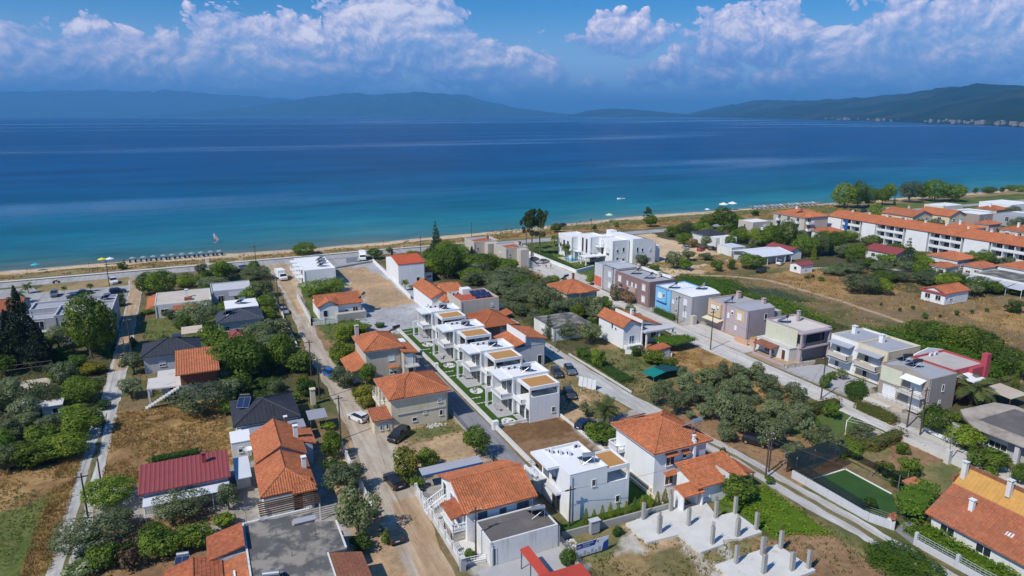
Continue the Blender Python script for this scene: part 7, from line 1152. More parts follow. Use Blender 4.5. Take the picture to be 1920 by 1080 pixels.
hedge('large bright vine canopy beside the net court', [(75.6, 47.4), (77.2, 46.0), (85.2, 49.2), (84.6, 52.0), (78, 50.6)], .5, V_, 40, .26, 2.0, 'vine_canopy', 'vine', wob=.8)
hedge('rambling creeper along the wall of the long lower-right bungalow', [(74.9, 46.8), (75.0, 30), (76.9, 30), (77.2, 40), (77.4, 46.2)], 1.5, V_, 34, .24, wob=.6)
hedge('clipped hedge strip in the walled pool garden', [(110.6, 188.2), (118.4, 190.2), (118.4, 191.4), (110.8, 190.2)], .9, H_, 26, .2)
hedge('long garden hedge inside the white pool-garden wall', [(110.4, 191), (112.6, 191), (116, 224), (112.4, 226)], .9, H_, 16, .25, wob=.6)
hedge('bright green bushes clipped in front of the sky-blue house', [(104.8, 129.8), (106.2, 130.4), (106.4, 139.2), (105.2, 139.2)], 1.4, H_, 26, .2)
hedge('grape vine pergola in front of the twin-gabled white house', [(87.2, 112.6), (90.6, 110.6), (97.0, 111.6), (96.4, 115.2), (89.2, 117)], .4, V_, 36, .24, 1.9, 'vine_canopy', 'vine', wob=.7)
hedge('dark hedge along the left lane beside the grey apartment block', rect(-21.2, 160, -19.6, 186), 1.6, H_, 16, .25, wob=.6)
hedge('overgrown weeds along the gravel lane behind the concrete columns', [(60, 53), (66.5, 50), (67.4, 62), (60, 64)], .35, V_, 34, .24, name='weed_patch', cat='weeds', wob=.9)
hedge('green vegetable rows beside the gravel lane', rect(70.4, 101, 73.6, 118), .6, H_, 22, .2, name='vegetable_rows', cat='vegetables', wob=.8)
hedge('climbing plant over the garden wall beside the middle dirt road', rect(23.0, 166, 24.0, 170), .9, H_)
hedge('low bushes at the foot of the dunes beside the left parking', rect(-28, 214, -20.5, 217), .5, H_, 20, .22, wob=.8)
hedge('scrubby green patch beside the field track', [(134, 140), (150, 128), (152, 142), (140, 152)], .5, LEAF['O'], 10, .3, wob=.9, name='scrub_patch', cat='scrub')
# grass: too fine to count
def tufts(name, label, zones, mat, seed):
    r = np.random.default_rng(seed); VV = []; TT = []
    for poly_, per_m2, hgt, wd in zones:
        xs = [q[0] for q in poly_]; ys = [q[1] for q in poly_]; N = int((max(xs) - min(xs)) * (max(ys) - min(ys)) * per_m2); X = r.uniform(min(xs), max(xs), N); Y = r.uniform(min(ys), max(ys), N)
        m_ = inpoly(X, Y, poly_) & (fbm(X, Y, 3.5, seed, 3) > .43); X, Y = X[m_], Y[m_]
        tn = np.clip((fbm(X, Y, 2.2, seed + 2, 2) - .5) * 2 + .5 + r.normal(size=len(X)) * .2, 0, 1)
        for b in range(4):
            a = r.uniform(0, 6.28, len(X)); w_ = wd * r.uniform(.6, 1.3, len(X)); h_ = hgt * r.uniform(.5, 1.3, len(X)); le = r.uniform(.1, .8, len(X)) * h_
            x0, y0 = X + r.normal(size=len(X)) * wd, Y + r.normal(size=len(X)) * wd; dx, dy = np.cos(a) * w_ / 2, np.sin(a) * w_ / 2; la = r.uniform(0, 6.28, len(X))
            VV.append(np.stack([np.stack([x0 - dx, y0 - dy, x0 * 0 - .03], 1), np.stack([x0 + dx, y0 + dy, x0 * 0 - .03], 1), np.stack([x0 + np.cos(la) * le, y0 + np.sin(la) * le, h_], 1)], 1).reshape(-1, 3)); TT.append(np.repeat(tn, 3))
    V = np.concatenate(VV); me = np_mesh(name, V, np.arange(len(V)).reshape(-1, 3), np.concatenate(TT)); me.materials.append(mat); o = bpy.data.objects.new(name, me); link(o); o['kind'] = 'stuff'; o['label'] = label; return o
STRAW = leafmat('straw_blade', (.20, .125, .05), (.34, .215, .09), (.50, .34, .16), .2, .9); GRASSB = leafmat('grass_blade', (.05, .085, .018), (.095, .125, .03), (.19, .19, .07), .25, .9)
tufts('dry_grass', 'dry straw-coloured grass over the empty plots and dunes', [(rect(-16, 99.5, 1.2, 127), 15, .36, .08), (rect(84.5, 82, 97.3, 111), 12, .4, .09), (rect(-22, 70, -19, 113), 14, .55, .08), (rect(-45, 100, -19, 112), 6, .3, .09), (rect(90.5, 171, 98, 199), 4, .5, .2), (rect(-60, 253.5, 212, 261), 1.2, .4, .35), (rect(159, 76, 204, 158), .8, .4, .35), (rect(158, 170, 190, 196), .7, .4, .35), (rect(36, 42, 50, 57), 3, .25, .13), (rect(56, 38, 67, 56), 2, .25, .13), (rect(70, 60, 84, 100), .6, .25, .15), (rect(24, 84, 37, 99), .8, .2, .12), (rect(-16, 62, -2, 90), 1.4, .3, .14), (rect(53, 92, 64, 114), 1.4, .25, .14), (rect(112, 252, 330, 268), .6, .4, .4), (rect(-16, 128, 19, 240), .35, .4, .2), (rect(140, 60, 158, 170), .5, .4, .3)], STRAW, 11)
tufts('green_grass', 'green grass and weeds growing in the gardens and verges', [(rect(-45, 60, -21, 108), 9, .2, .08), (rect(24.5, 101, 37, 150), 1.6, .35, .16), (rect(36.5, 42, 68, 63), 2.4, .3, .15), (rect(-14, 156, 2, 186), 1.2, .25, .2), (rect(-45, 112, -19, 180), 1.4, .5, .25), (rect(70, 96, 84, 120), 1.8, .4, .2), (rect(84, 44, 98, 81), 1.2, .15, .12), (rect(1.5, 118, 19, 160), 1., .4, .2), (rect(4, 205, 19, 238), .7, .4, .25), (rect(112, 172, 146, 238), .4, .4, .3), (rect(66, 122, 100, 236), .5, .5, .3), (rect(26, 94, 36, 101), 2, .25, .13), (rect(112, 100, 142, 170), .4, .5, .35), (rect(115, 262, 330, 276), .4, .3, .4), (rect(24.5, 151, 36, 166), 1.5, .3, .2), (rect(53, 96, 64, 116), 1.2, .3, .16)], GRASSB, 12)
# ================================================================ lawns, walls, building site
TURF = pm('artificial_turf', (.042, .092, .013), rough=.9, var=.25, sc_=.7, fine=.22, fsc=9, spec=.1)
def part_wall(name, label, pts, h, mat, th=.2, cat='wall', cap=None, rail=None, posts=0, group=None):
    """free-standing wall along a polyline, one child per stretch"""
    t_ = thing(name, label, cat, (pts[0][0], pts[0][1], 0), group)
    for (xa, ya), (xb, yb) in zip(pts, pts[1:]):
        L = math.hypot(xb - xa, yb - ya); nx_, ny_ = -(yb - ya) / L * th / 2, (xb - xa) / L * th / 2
        q = [(xa - nx_, ya - ny_), (xb - nx_, yb - ny_), (xb + nx_, yb + ny_), (xa + nx_, ya + ny_)]; w_ = obj('wall', MB().prism(q, -.2, h), mat, t_)
        if cap: obj('coping', MB().prism([(xa - nx_ * 1.4, ya - ny_ * 1.4), (xb - nx_ * 1.4, yb - ny_ * 1.4), (xb + nx_ * 1.4, yb + ny_ * 1.4), (xa + nx_ * 1.4, ya + ny_ * 1.4)], h + .002, h + .07), cap, t_)
        if rail:
            n = max(2, int(L / 2.0)); mb = MB(); z0 = h + (.07 if cap else 0)
            for z in (.25, .55, .85): mb.tube((xa, ya, z0 + z), (xb, yb, z0 + z), .035, n=4)
            for k in range(n * 4 + 1): x, y = xa + (xb - xa) * k / n / 4, ya + (yb - ya) * k / n / 4; mb.tube((x, y, z0), (x, y, z0 + .85), .02, n=4)
            obj('railing', mb, rail, t_, kind='stuff')
        if posts:
            n = max(1, int(round(L / posts)))
            for k in range(n + 1): x, y = xa + (xb - xa) * k / n, ya + (yb - ya) * k / n; obj('pillar', MB().box(x - .17, y - .17, -.2, x + .17, y + .17, h + (.95 if rail else .2)), mat, t_)
    return t_
lawn = sheet('lawn', [(41.1, 94.7), (53, 94.7), (53, 152), (41.1, 152)], TURF, .03)
for y0 in (98.3, 112.7, 127.3, 141.6):
    for k in range(6):
        for dy in (6.1, 8.6): obj('stepping_stone', MB().box(41.35 + k * .62, y0 + dy, .02, 41.8 + k * .62, y0 + dy + .32, .055), CONCL, lawn) if dy < 7 or k < 4 else None
    pb = sheet('pebble_bed', [(44.0 + 1.0 * math.cos(a) * 1.2, y0 - 2.6 + 1.5 * math.sin(a)) for a in np.linspace(0, 6.0, 14)], pm('white_pebbles', (.62, .61, .58), var=.25, fine=.3, fsc=7), .05)
    mb = MB(); rr = random.Random(int(y0))
    for _ in range(9): x, y = 44 + rr.uniform(-.9, .9), y0 - 2.6 + rr.uniform(-1.1, 1.1); s_ = rr.uniform(.12, .22); mb.lathe(x, y, [(s_, .04), (s_ * .9, .04 + s_ * .7), (s_ * .3, .04 + s_)], 6)
    obj('rocks', mb, MGREY, pb, kind='stuff')
turf2 = sheet('villa_turf', [(38.0, 73.5), (48.6, 73.5), (48.6, 64.7), (52.0, 65.2), (52.0, 77), (38, 77.2)], TURF, .03)
sheet('villa_turf', [(36, 64.4), (48.6, 64.4), (48.6, 65.95), (36, 65.95)], TURF, .034)
part_wall('lane_wall', 'long low white wall between the asphalt lane and the villa lawns', [(40.9, 79.8), (40.9, 95.0), (40.9, 128), (40.9, 152)], .75, OLDWHITE, .22, cap=CONCL)
part_wall('plot_wall', 'low pale wall around the bare brown plot', [(41.1, 94.55), (52.9, 94.55), (52.9, 79.2)], .45, OLDWHITE, .2)
part_wall('meter_pillar', 'white meter pillar at the corner of the bare brown plot', [(40.3, 94.0), (41.3, 94.0)], 1.5, WHITE, .7, 'pillar'); part_wall('meter_pillar', 'white meter pillar halfway along the villa lawns', [(40.5, 123.6), (41.2, 123.6)], 1.4, WHITE, .6, 'pillar')
part_wall('yard_fence', 'white balustrade wall of the bungalow along the sandy road', [(23.2, 80.4), (23.2, 63.8)], .75, CONCL, .25, 'fence', rail=WPAINT, posts=2.4)
part_wall('yard_fence', 'white barred gate wall below the bungalow', [(23.4, 63.6), (26.2, 63.2)], .2, CONCL, .2, 'fence', rail=WPAINT)
part_wall('gate_pillar', 'grey gate pillar at the bungalow corner', [(22.9, 62.9), (23.5, 62.9)], 1.7, GREYW, .5, 'pillar', cap=CONCL)
sheet('bungalow_yard', [(23.3, 63.8), (26.3, 63.2), (26.3, 67.2), (25.6, 68), (25.6, 77), (23.3, 80.4)], CONCL, .03); sheet('garage_yard', [(25.4, 54), (35.4, 54), (35.4, 62.1), (24.5, 62.1)], PAVER, .03)
part_wall('yard_wall', 'low concrete wall with dark railing right of the garage yard', [(35.3, 62.1), (35.3, 55)], .6, CONC, .2, 'fence', rail=MGREY)
part_wall('site_wall', 'low concrete wall behind the row of thujas', [(36.2, 63.3), (51.8, 62.95)], .95, CONC, .22)
part_wall('villa_side_wall', 'white boundary wall beside the two-storey villa', [(51.7, 64), (51.7, 77)], .5, CREAM, .22)
part_wall('lane_fence', 'grey mesh fence of the dirt yard beside the asphalt lane', [(36.2, 101.2), (36.2, 94), (36.0, 84)], .3, CONC, .18, 'fence', rail=MGREY)
part_wall('shelter_fence', 'grey fence between the sandy yard and the bungalow pool shelter', [(25, 84.4), (35.6, 84.2)], .3, CONC, .16, 'fence', rail=GREYSH)
h = House('carport', 'long grey sheet-roofed shelter behind the orange-roofed bungalow', 'long grey shelter', 24.4, 80.6, 33, 83, 'shelter'); h.part('roof', MB().slab([(24.3, 81.0, 2.3), (33.2, 81.0, 2.3), (33.2, 82.6, 2.55), (24.3, 82.6, 2.55)], .1), GREYSH); [h.part('post', MB().tube((q, 81.2, 0), (q, 81.2, 2.25), .06), MGREY) for q in (24.6, 27.4, 30.2, 33.0)]; h.part('fascia', MB().box(24.3, 80.9, 2.05, 33.2, 80.98, 2.3), BLUEP)
part_wall('yard_wall', 'low wall with railing of the orange house along the dirt road', [(16.6, 100), (16.8, 78)], .6, CONCL, .2, 'fence', rail=WPAINT, posts=3)
part_wall('yard_wall', 'white block fence along the middle road beside the orange-gabled bungalow', [(23.5, 192), (22.9, 164.4), (29, 164.2)], .9, OLDWHITE, .2, 'fence', rail=WPAINT, posts=3)
part_wall('yard_wall', 'low garden wall left of the middle road near the blue-grey slate house', [(17.6, 196), (17.4, 150)], .7, OLDWHITE, .2)
part_wall('lot_wall', 'long white wall along the far side of the gravel lot', [(54.4, 231), (51.9, 178)], 1.1, WHITE, .25); part_wall('lot_wall', 'grey kerb wall across the gravel lot near the sea road', [(38, 224.6), (54, 230.6)], .6, CONC, .25)
part_wall('garden_wall', 'long white wall of the pool garden along the concrete forecourt', [(110, 228), (109.9, 186.6), (118.6, 190.0)], .95, WHITE, .3, cap=WPAINT)
part_wall('lane_wall', 'low kerb wall of the vegetable garden along the gravel lane', [(69.6, 97), (69.4, 120)], .35, CONCL, .2); part_wall('garden_wall', 'white garden wall below the twin-gabled white house', [(80.6, 115.4), (86.6, 111.2), (88.4, 109.4)], .9, WHITE, .2)
part_wall('court_wall', 'pale grey wall with dark railing of the net court along the gravel lane', [(72.8, 62.2), (73.2, 50.2), (74.4, 47.5)], 1.15, LGREY, .25, 'fence', rail=BLACKM)
part_wall('drive_wall', 'pale grey wall with iron railing of the lower-right bungalow', [(73.9, 44.4), (74.6, 30)], .8, LGREY, .25, 'fence', rail=GREYSH, posts=5); sheet('driveway', [(73.8, 44.5), (77.4, 44.4), (78, 48.4), (74.4, 47.4)], ASPH, .03)
part_wall('street_fence', 'concrete street wall with dark panels right of the dry lawn', [(97.4, 63.2), (97.2, 49)], .8, CONCL, .2, 'fence', posts=3.2); part_wall('terrace_wall', 'low white garden wall at the corner of the taupe house', [(104, 64.2), (103.6, 60), (105.4, 57.4)], .6, WHITE, .2)
part_wall('yard_wall', 'pale yard wall in front of the mauve house', [(105.6, 95.2), (105.6, 104)], .5, MAUVE, .2); part_wall('yard_wall', 'stone wall at the side of the mauve house yard', [(105.4, 94.4), (112.4, 93.6)], .9, STONE, .3)
sheet('concrete_yard', [(105, 94), (113.8, 93), (113.8, 80), (105.4, 80)], PAVER, .028); sheet('house_yard', [(104.2, 105), (110, 105), (110, 126), (104.4, 126)], PALER, .026); sheet('dirt_yard', [(104.4, 95.6), (107, 95.6), (107, 104.4), (104.2, 104.4)], pm('bare_yard', (.36, .25, .15), var=.2), .03)
sheet('pergola_patio', [(91.4, 66.2), (97.4, 65.2), (97.4, 68.6), (92.4, 68.4)], SANDST, .03); sheet('garden_lawn', [(89.6, 69), (97.2, 69.6), (98, 75), (90, 74.8)], pm('watered_lawn', (.085, .125, .025), var=.15, fine=.12), .03)
h = House('garden_arch', 'white bent garden arch with thin cables over the small patio', None, 90, 67, 97, 70, 'arch'); mb = MB(); pts = [(90.4, 68.0, 0), (90.5, 68.1, 1.6), (91.2, 68.6, 2.3), (92.6, 69.0, 2.6), (94.4, 69.3, 2.6)]; [mb.tube(a, b, .06, n=5) for a, b in zip(pts, pts[1:])]; h.part('arch', mb, WPAINT); mb = MB(); [mb.tube((91.0 + k * 1.1, 68.5 + k * .2, 2.4), (93.4 + k * 1.1, 65.4 + k * .1, 2.1), .02, n=4) for k in range(4)]; h.part('cables', mb, WPAINT)
# net court
court = sheet('court_turf', [(74.6, 60.9), (81.7, 60.6), (81.7, 53.2), (77.8, 49.2), (74.6, 49.4)], pm('court_grass', (.032, .085, .018), var=.14, fine=.12), .03)
for a, b in (((74.4, 60.6), (81.7, 60.6)), ((81.6, 60.6), (81.6, 53.2))): obj('white_edge', MB().box(min(a[0], b[0]) - .1, min(a[1], b[1]) - .1, .0, max(a[0], b[0]) + .1, max(a[1], b[1]) + .1, .12), WPAINT, court)
netm = bpy.data.materials.new('shade_net'); netm.use_nodes = True; t = NT(netm.node_tree); t.n.clear(); o_ = t.new('ShaderNodeOutputMaterial'); d_ = t.new('ShaderNodeBsdfDiffuse'); d_.inputs[0].default_value = (.018, .03, .035, 1); tr_ = t.new('ShaderNodeBsdfTransparent'); mx = t.new('ShaderNodeMixShader'); mx.inputs[0].default_value = .74; t.l.new(tr_.outputs[0], mx.inputs[1]); t.l.new(d_.outputs[0], mx.inputs[2]); t.l.new(mx.outputs[0], o_.inputs[0])
h = House('net_cage', 'dark shade-net cage with posts around the green court', 'net cage of the green court', 73, 52, 83, 64, 'net cage')
for q in ((73.2, 62), (73.2, 64.2), (77.4, 62.6), (81.6, 62.6), (83.2, 57.6), (83.2, 52.4), (81.8, 52.6)): h.part('post', MB().tube((*q, 0), (*q, 3.2), .06), STEEL)
h.part('net_roof', MB().poly([(73.0, 59.4, 2.5), (81.6, 60.6, 3.0), (81.6, 63.8, 3.1), (73.0, 63.8, 2.9)]), netm); h.part('net_side', MB().poly([(73.1, 63.6, 0), (81.4, 63.6, 0), (81.4, 63.6, 3.1), (73.1, 63.6, 2.9)]), netm); h.part('net_side', MB().poly([(83.2, 62.6, 1.2), (83.2, 52.4, 1.2), (81.9, 52.4, 3.0), (81.9, 62.6, 3.1)]), netm); h.part('net_side', MB().poly([(73.1, 63.6, 1.2), (73.1, 50.8, 1.2), (73.1, 50.8, 2.4), (73.1, 63.6, 2.9)]), netm)
h = House('little_shrine', 'tiny white shrine with orange tiled roof by the court gate', None, 74, 47.6, 74.8, 48.4, 'shrine'); h.wall(WHITE, 74.1, 47.8, 74.8, 48.4, 1.5); h.gable(74.1, 47.8, 74.8, 48.4, 1.5, 1.9, 'x', ORANGE2, WHITE, .12, 0)
h = House('garden_hut', 'little hut with orange roof at the corner of the green court', 'little hut by the court', 81.9, 49.8, 84, 52, 'hut'); h.wall(STONE, 82.2, 50.0, 83.8, 51.8, 2.0); h.shed([(81.7, 49.6, 2.1), (84.3, 49.6, 2.1), (84.3, 52.2, 2.6), (81.7, 52.2, 2.6)], ORANGE3)
h = House('lamp_post', 'pale concrete lamp post on the street wall beside the dry lawn', None, 96.6, 55.4, 97, 55.8, 'lamp post'); h.part('base', MB().box(96.4, 55.2, -.1, 97.1, 55.9, 2.2), CONCL); h.part('post', MB().tube((96.75, 55.5, 2.2), (96.75, 55.5, 6.2), .07), STEEL); h.part('lamp', MB().box(96.6, 54.7, 6.2, 96.9, 55.6, 6.32), GREYSH)
# unfinished building slabs with concrete columns
def site(label, poly_, cols, z=.35):
    t_ = thing('building_slab', label, 'concrete slab', (poly_[0][0], poly_[0][1], 0), 'unfinished slabs with columns'); obj('slab', MB().prism(poly_, -.2, z), pm('fresh_concrete', (.60, .58, .54), var=.10, sc_=.5, dirt=((.44, .38, .31), .6, .56, .6)), t_)
    for x, y in cols:
        w_ = random.Random(int(x * 10 + y)).choice((.19, .19, .26)); c_ = obj('column', MB().box(x - w_, y - .19, z - .02, x + w_, y + .19, z + 2.35), CONC, t_); mb = MB()
        for q in range(6): xx, yy = x + (-.12, .12, 0)[q % 3], y + (-.12, .12)[q // 3]; mb.tube((xx, yy, z + 2.3), (xx + .02, yy, z + 3.0), .02, n=3)
        obj('rebar', mb, MATS['rust'], c_)
site('large concrete slab with bare columns in front of the two-storey villa', [(44.8, 62.4), (44.9, 58), (49.3, 57.7), (49.4, 53.8), (53.0, 53.9), (53.4, 54.6), (55.8, 53.8), (58.9, 53.8), (59, 58.6), (56.2, 58.8), (57.2, 62.2), (51.3, 62.7)], [(47.3, 62.2), (47.3, 58.9), (51.6, 62.3), (51.6, 58.7), (55.9, 62.0), (55.8, 58.6), (58.7, 58.3), (51.7, 54.5), (55.5, 54.4), (58.6, 54.5)])
site('smaller concrete slab with bare columns at the lower picture edge', [(49.4, 51.3), (58.7, 51.2), (59, 45.8), (49.6, 45.8)], [(55.6, 50.4), (58.4, 50.4), (51.7, 50.5), (56.5, 46.9), (58.5, 46.4), (53.3, 47.9)])
mb = MB(); rr = random.Random(2)
for _ in range(170):
    zx = rr.choice(((22.9, 27, 205, 211, 150), (44.8, 50, 61.5, 62.8, 40), (31, 34.5, 98.6, 100.2, 6), (35.5, 37.5, 61, 62.8, 40), (53, 62, 96, 103, 30))); x, y = rr.uniform(zx[0], zx[1]), rr.uniform(zx[2], zx[3]); s_ = rr.uniform(.04, .15); a = rr.uniform(0, 3)
    mb.box(x - s_, y - s_ * rr.uniform(.5, 1.5), -.05, x + s_, y + s_, s_ * rr.uniform(.8, 2))
ro = obj('rubble', mb, CONCL, kind='stuff'); ro['label'] = 'scattered pale rubble and stones on the building plots'
# advertising banner and meter box
h = House('banner', 'blue and white advertising banner on a frame at the edge of the dry plot', 'blue and white banner', 35.6, 58.8, 40.2, 59.6, 'banner')
BB = pm('banner_blue', (.015, .06, .25), rough=.6, var=.06); BW = pm('banner_white', (.66, .70, .78), rough=.6, var=.05)
def ban(name, x0, x1, z0, z1, m, d, parent=None): return h.part(name, MB().box(x0, 59.1 - d, z0, x1, 59.1 - d + .008, z1), m, parent)
cloth = h.part('cloth', MB().box(35.7, 59.1, .25, 40.1, 59.14, 2.0), BW); h.part('blue_field', MB().add([(35.7, 59.09, 1.3), (38.2, 59.09, 1.3), (38.5, 59.09, 1.98), (35.7, 59.09, 1.98)], [(0, 1, 2, 3)]), BB); h.part('blue_field', MB().add([(39.2, 59.09, .27), (40.08, 59.09, .27), (40.08, 59.09, 1.6), (39.4, 59.09, 1.3)], [(0, 1, 2, 3)]), BB)
mb = MB(); [mb.add([(x, 59.085, 1.46), (x + .16, 59.085, 1.46), (x + .1, 59.085, 1.46 + q), (x + .02, 59.085, 1.46 + q * .7)], [(0, 1, 2, 3)]) for x, q in ((35.85, .3), (36.02, .38), (36.2, .28))]; h.part('emblem', mb, pm('banner_ochre', (.55, .36, .12), rough=.6)); h.part('red_badge', MB().box(38.5, 59.085, 1.55, 38.75, 59.093, 1.8), CORAL)
mb = MB(); [mb.box(36.6 + k * .145, 59.083, 1.68, 36.6 + k * .145 + .05, 59.089, 1.84) for k in range(10)]; [mb.box(36.6 + k * .145, 59.083, 1.83, 36.69 + k * .145, 59.0885, 1.86) for k in range(0, 10, 2)]; [mb.box(36.6 + k * .12, 59.083, 1.44, 36.6 + k * .12 + .07, 59.089, 1.52) for k in range(8)]; h.part('lettering', mb, BW, kind='stuff')
mb = MB(); [mb.box(36.2 + k * .5, 59.085, .32 + (k % 2) * .05, 36.55 + k * .5, 59.093, .62 + (k % 2) * .3) for k in range(6)]; h.part('photo_row', mb, GREYW, kind='stuff'); mb = MB(); [mb.tube((q, 59.2, 0), (q, 59.2, 2.05), .04) for q in (35.8, 37.9, 40)]; h.part('frame', mb, WOOD)
h = House('meter_cabinet', 'grey metal meter cabinet against the low concrete wall above the banner', None, 39.6, 62.3, 40.9, 63, 'cabinet'); h.part('cabinet', MB().box(39.7, 62.3, .3, 40.9, 62.9, 1.9), GREYSH); h.part('hood', MB().box(39.6, 62.2, 1.902, 41.0, 63, 1.98), LGREY); h.part('stand', MB().box(39.8, 62.4, -.1, 40.8, 62.85, .298), CONC)
h = House('board_frame', 'leaning white metal panel frame beside the gravel lane', None, 63, 101, 65, 104, 'panel'); h.part('panel', MB().add([(62.4, 104.2, .0), (64.2, 100.8, .0), (64.5, 101.0, 1.9), (62.7, 104.4, 1.9), (62.44, 104.22, 0), (64.24, 100.82, 0), (64.54, 101.02, 1.9), (62.74, 104.42, 1.9)], [(0, 1, 2, 3), (7, 6, 5, 4), (0, 4, 5, 1), (1, 5, 6, 2), (2, 6, 7, 3), (3, 7, 4, 0)]), METALW); mb = MB(); [mb.tube((62.4 + k * .45, 104.2 - k * .85, 0), (62.7 + k * .45, 104.4 - k * .85, 1.95), .035, n=4) for k in range(5)]; h.part('rib', mb, MGREY)
h = House('tarpaulin', 'teal shade tarpaulin stretched over the vegetable garden', 'teal tarpaulin', 75, 97.6, 82.6, 102.8, 'tarpaulin'); TEAL = pm('teal_tarp', (.01, .20, .17), rough=.6, var=.1); h.part('cloth', MB().add([(75.2, 101.9, 1.5), (75.6, 98.6, 1.5), (79, 99.4, 1.75), (78.6, 102.9, 1.7)], [(0, 1, 2, 3)]), TEAL); h.part('dark_cloth', MB().add([(79, 99.42, 1.745), (83, 99.6, 1.6), (82.6, 102.9, 1.6), (78.62, 102.9, 1.695)], [(0, 1, 2, 3)]), pm('dark_teal_tarp', (.012, .06, .075), rough=.7, var=.1)); [h.part('post', MB().tube((*q, 0), (*q, 1.6), .04), STEEL) for q in ((75.2, 101.8), (75.7, 98.7), (82.7, 99.7), (82.5, 102.7))]
h = House('garden_shed', 'small shed with orange roof below the twin-gabled white house', 'small shed below the twin-gabled house', 84, 109, 88, 112.6, 'shed'); h.wall(LGREY, 85.6, 109.4, 87.8, 111.8, 2.0); h.shed([(83.6, 112.2, 2.0), (83.6, 109.2, 2.0), (87.9, 109.2, 2.5), (87.9, 112.2, 2.5)], ORANGE2)
h = House('blue_parasol', 'closed blue parasol beside the garden seats behind the villa', None, 62, 83, 63, 84, 'parasol'); h.part('closed_canopy', MB().lathe(61.6, 83.2, [(.12, .9), (.26, 1.2), (.2, 2.0), (.05, 2.6)], 8), BLUEP); h.part('pole', MB().tube((61.6, 83.2, 0), (61.6, 83.2, 2.7), .04), STEEL)
for k, q in enumerate(((62.8, 82.4), (64.0, 81.6))):
    h = House('garden_chair', ('white garden chair next to the blue parasol', 'white garden chair farther from the blue parasol')[k], None, q[0], q[1], q[0] + .6, q[1] + .6, 'chair', 'garden chairs'); x, y = q; h.part('seat', MB().box(x, y, .4, x + .6, y + .6, .48), WPAINT); h.part('backrest', MB().box(x, y + .54, .482, x + .6, y + .6, 1.15), WPAINT); [h.part('leg', MB().box(x + a * .52, y + b * .48, 0, x + a * .52 + .06, y + b * .48 + .06, .398), WPAINT) for a in (0, 1) for b in (0, 1)]
h = House('pergola_frame', 'rusty pergola frame in the overgrown left garden', None, -37, 152, -29, 158, 'pergola'); [h.part('bar', MB().tube((-36.4 + k * 1.4, 152.6, 2.2), (-36.0 + k * 1.4, 155.4, 2.2), .05, n=4), BARKO) for k in range(6)]; mb = MB(); [mb.tube((x, y, 0), (x, y, 2.2), .06, n=5) for x, y in ((-36.4, 152.6), (-29.4, 152.6), (-36, 155.4), (-29, 155.4))]; mb.tube((-36.4, 152.6, 2.2), (-29.4, 152.6, 2.2), .05, n=4); mb.tube((-36, 155.4, 2.2), (-29, 155.4, 2.2), .05, n=4); h.part('frame', mb, BARKO); sheet('old_floor', rect(-33.5, 146.6, -28.6, 151.6), SANDST, .03)
for k, (x, y) in enumerate(((-29, 132.4), (-25.6, 131.6))): h = House('old_shed', ('small rounded grey shed in the left thicket', 'pale flat-roofed shed in the left thicket')[k], ('grey shed in the thicket', 'pale shed in the thicket')[k], x - 1.6, y - 1.2, x + 1.6, y + 1.2, 'shed'); h.wall(OLDWHITE, x - 1.4, y - 1, x + 1.4, y + 1, 1.9); h.part('roof', MB().slab([(x - 1.7, y - 1.3, 1.95), (x + 1.7, y - 1.3, 1.95), (x + 1.7, y + 1.3, 2.2), (x - 1.7, y + 1.3, 2.2)], .1), CONCL if k else METALW); h.win('S', y - 1, x + .5, .5, .8, .8, GLASS)
# ================================================================ vehicles
WH = MB(); WH.tube((-.11, 0, 0), (.11, 0, 0), .32, n=14); RIM = MB(); RIM.tube((-.118, 0, 0), (.118, 0, 0), .2, n=10)
def to_mesh(name, mb, mat): me = bpy.data.meshes.new(name); me.from_pydata(mb.v, [], mb.f); me.materials.append(mat); return me
TYRE_ME = to_mesh('tyre', WH, TYRE); RIM_ME = to_mesh('rim', RIM, STEEL)
CARS = {}
SHAPES = {  # stations from front to rear: y, half width low, half width belt, z low, z belt, half width roof, z roof (None where there is no cabin)
 'hatch': [(2.05, .62, .60, .32, .62, None, None), (1.9, .80, .78, .22, .76, None, None), (1.2, .86, .84, .2, .90, None, None), (.85, .87, .84, .2, .95, .80, .96), (.1, .87, .85, .2, .97, .63, 1.46), (-1.2, .87, .85, .2, 1.0, .62, 1.47), (-1.75, .86, .83, .22, 1.02, .60, 1.38), (-2.02, .82, .80, .26, 1.0, .74, 1.01), (-2.1, .70, .70, .36, .85, None, None)],
 'sedan': [(2.25, .62, .60, .32, .60, None, None), (2.1, .80, .78, .22, .72, None, None), (1.3, .87, .85, .2, .88, None, None), (.9, .88, .85, .2, .92, .8, .93), (.1, .88, .86, .2, .94, .62, 1.42), (-.9, .88, .86, .2, .96, .62, 1.43), (-1.55, .87, .84, .2, .98, .76, .99), (-2.1, .84, .80, .24, .95, None, None), (-2.25, .7, .68, .34, .80, None, None)],
 'suv': [(2.15, .68, .66, .36, .78, None, None), (2.0, .85, .83, .26, .92, None, None), (1.25, .90, .88, .25, 1.06, None, None), (.9, .91, .88, .25, 1.10, .84, 1.11), (.25, .91, .89, .25, 1.12, .70, 1.66), (-1.4, .91, .89, .25, 1.14, .69, 1.68), (-1.95, .90, .87, .26, 1.15, .67, 1.60), (-2.15, .86, .84, .3, 1.12, .78, 1.13), (-2.22, .74, .74, .42, .95, None, None)]}
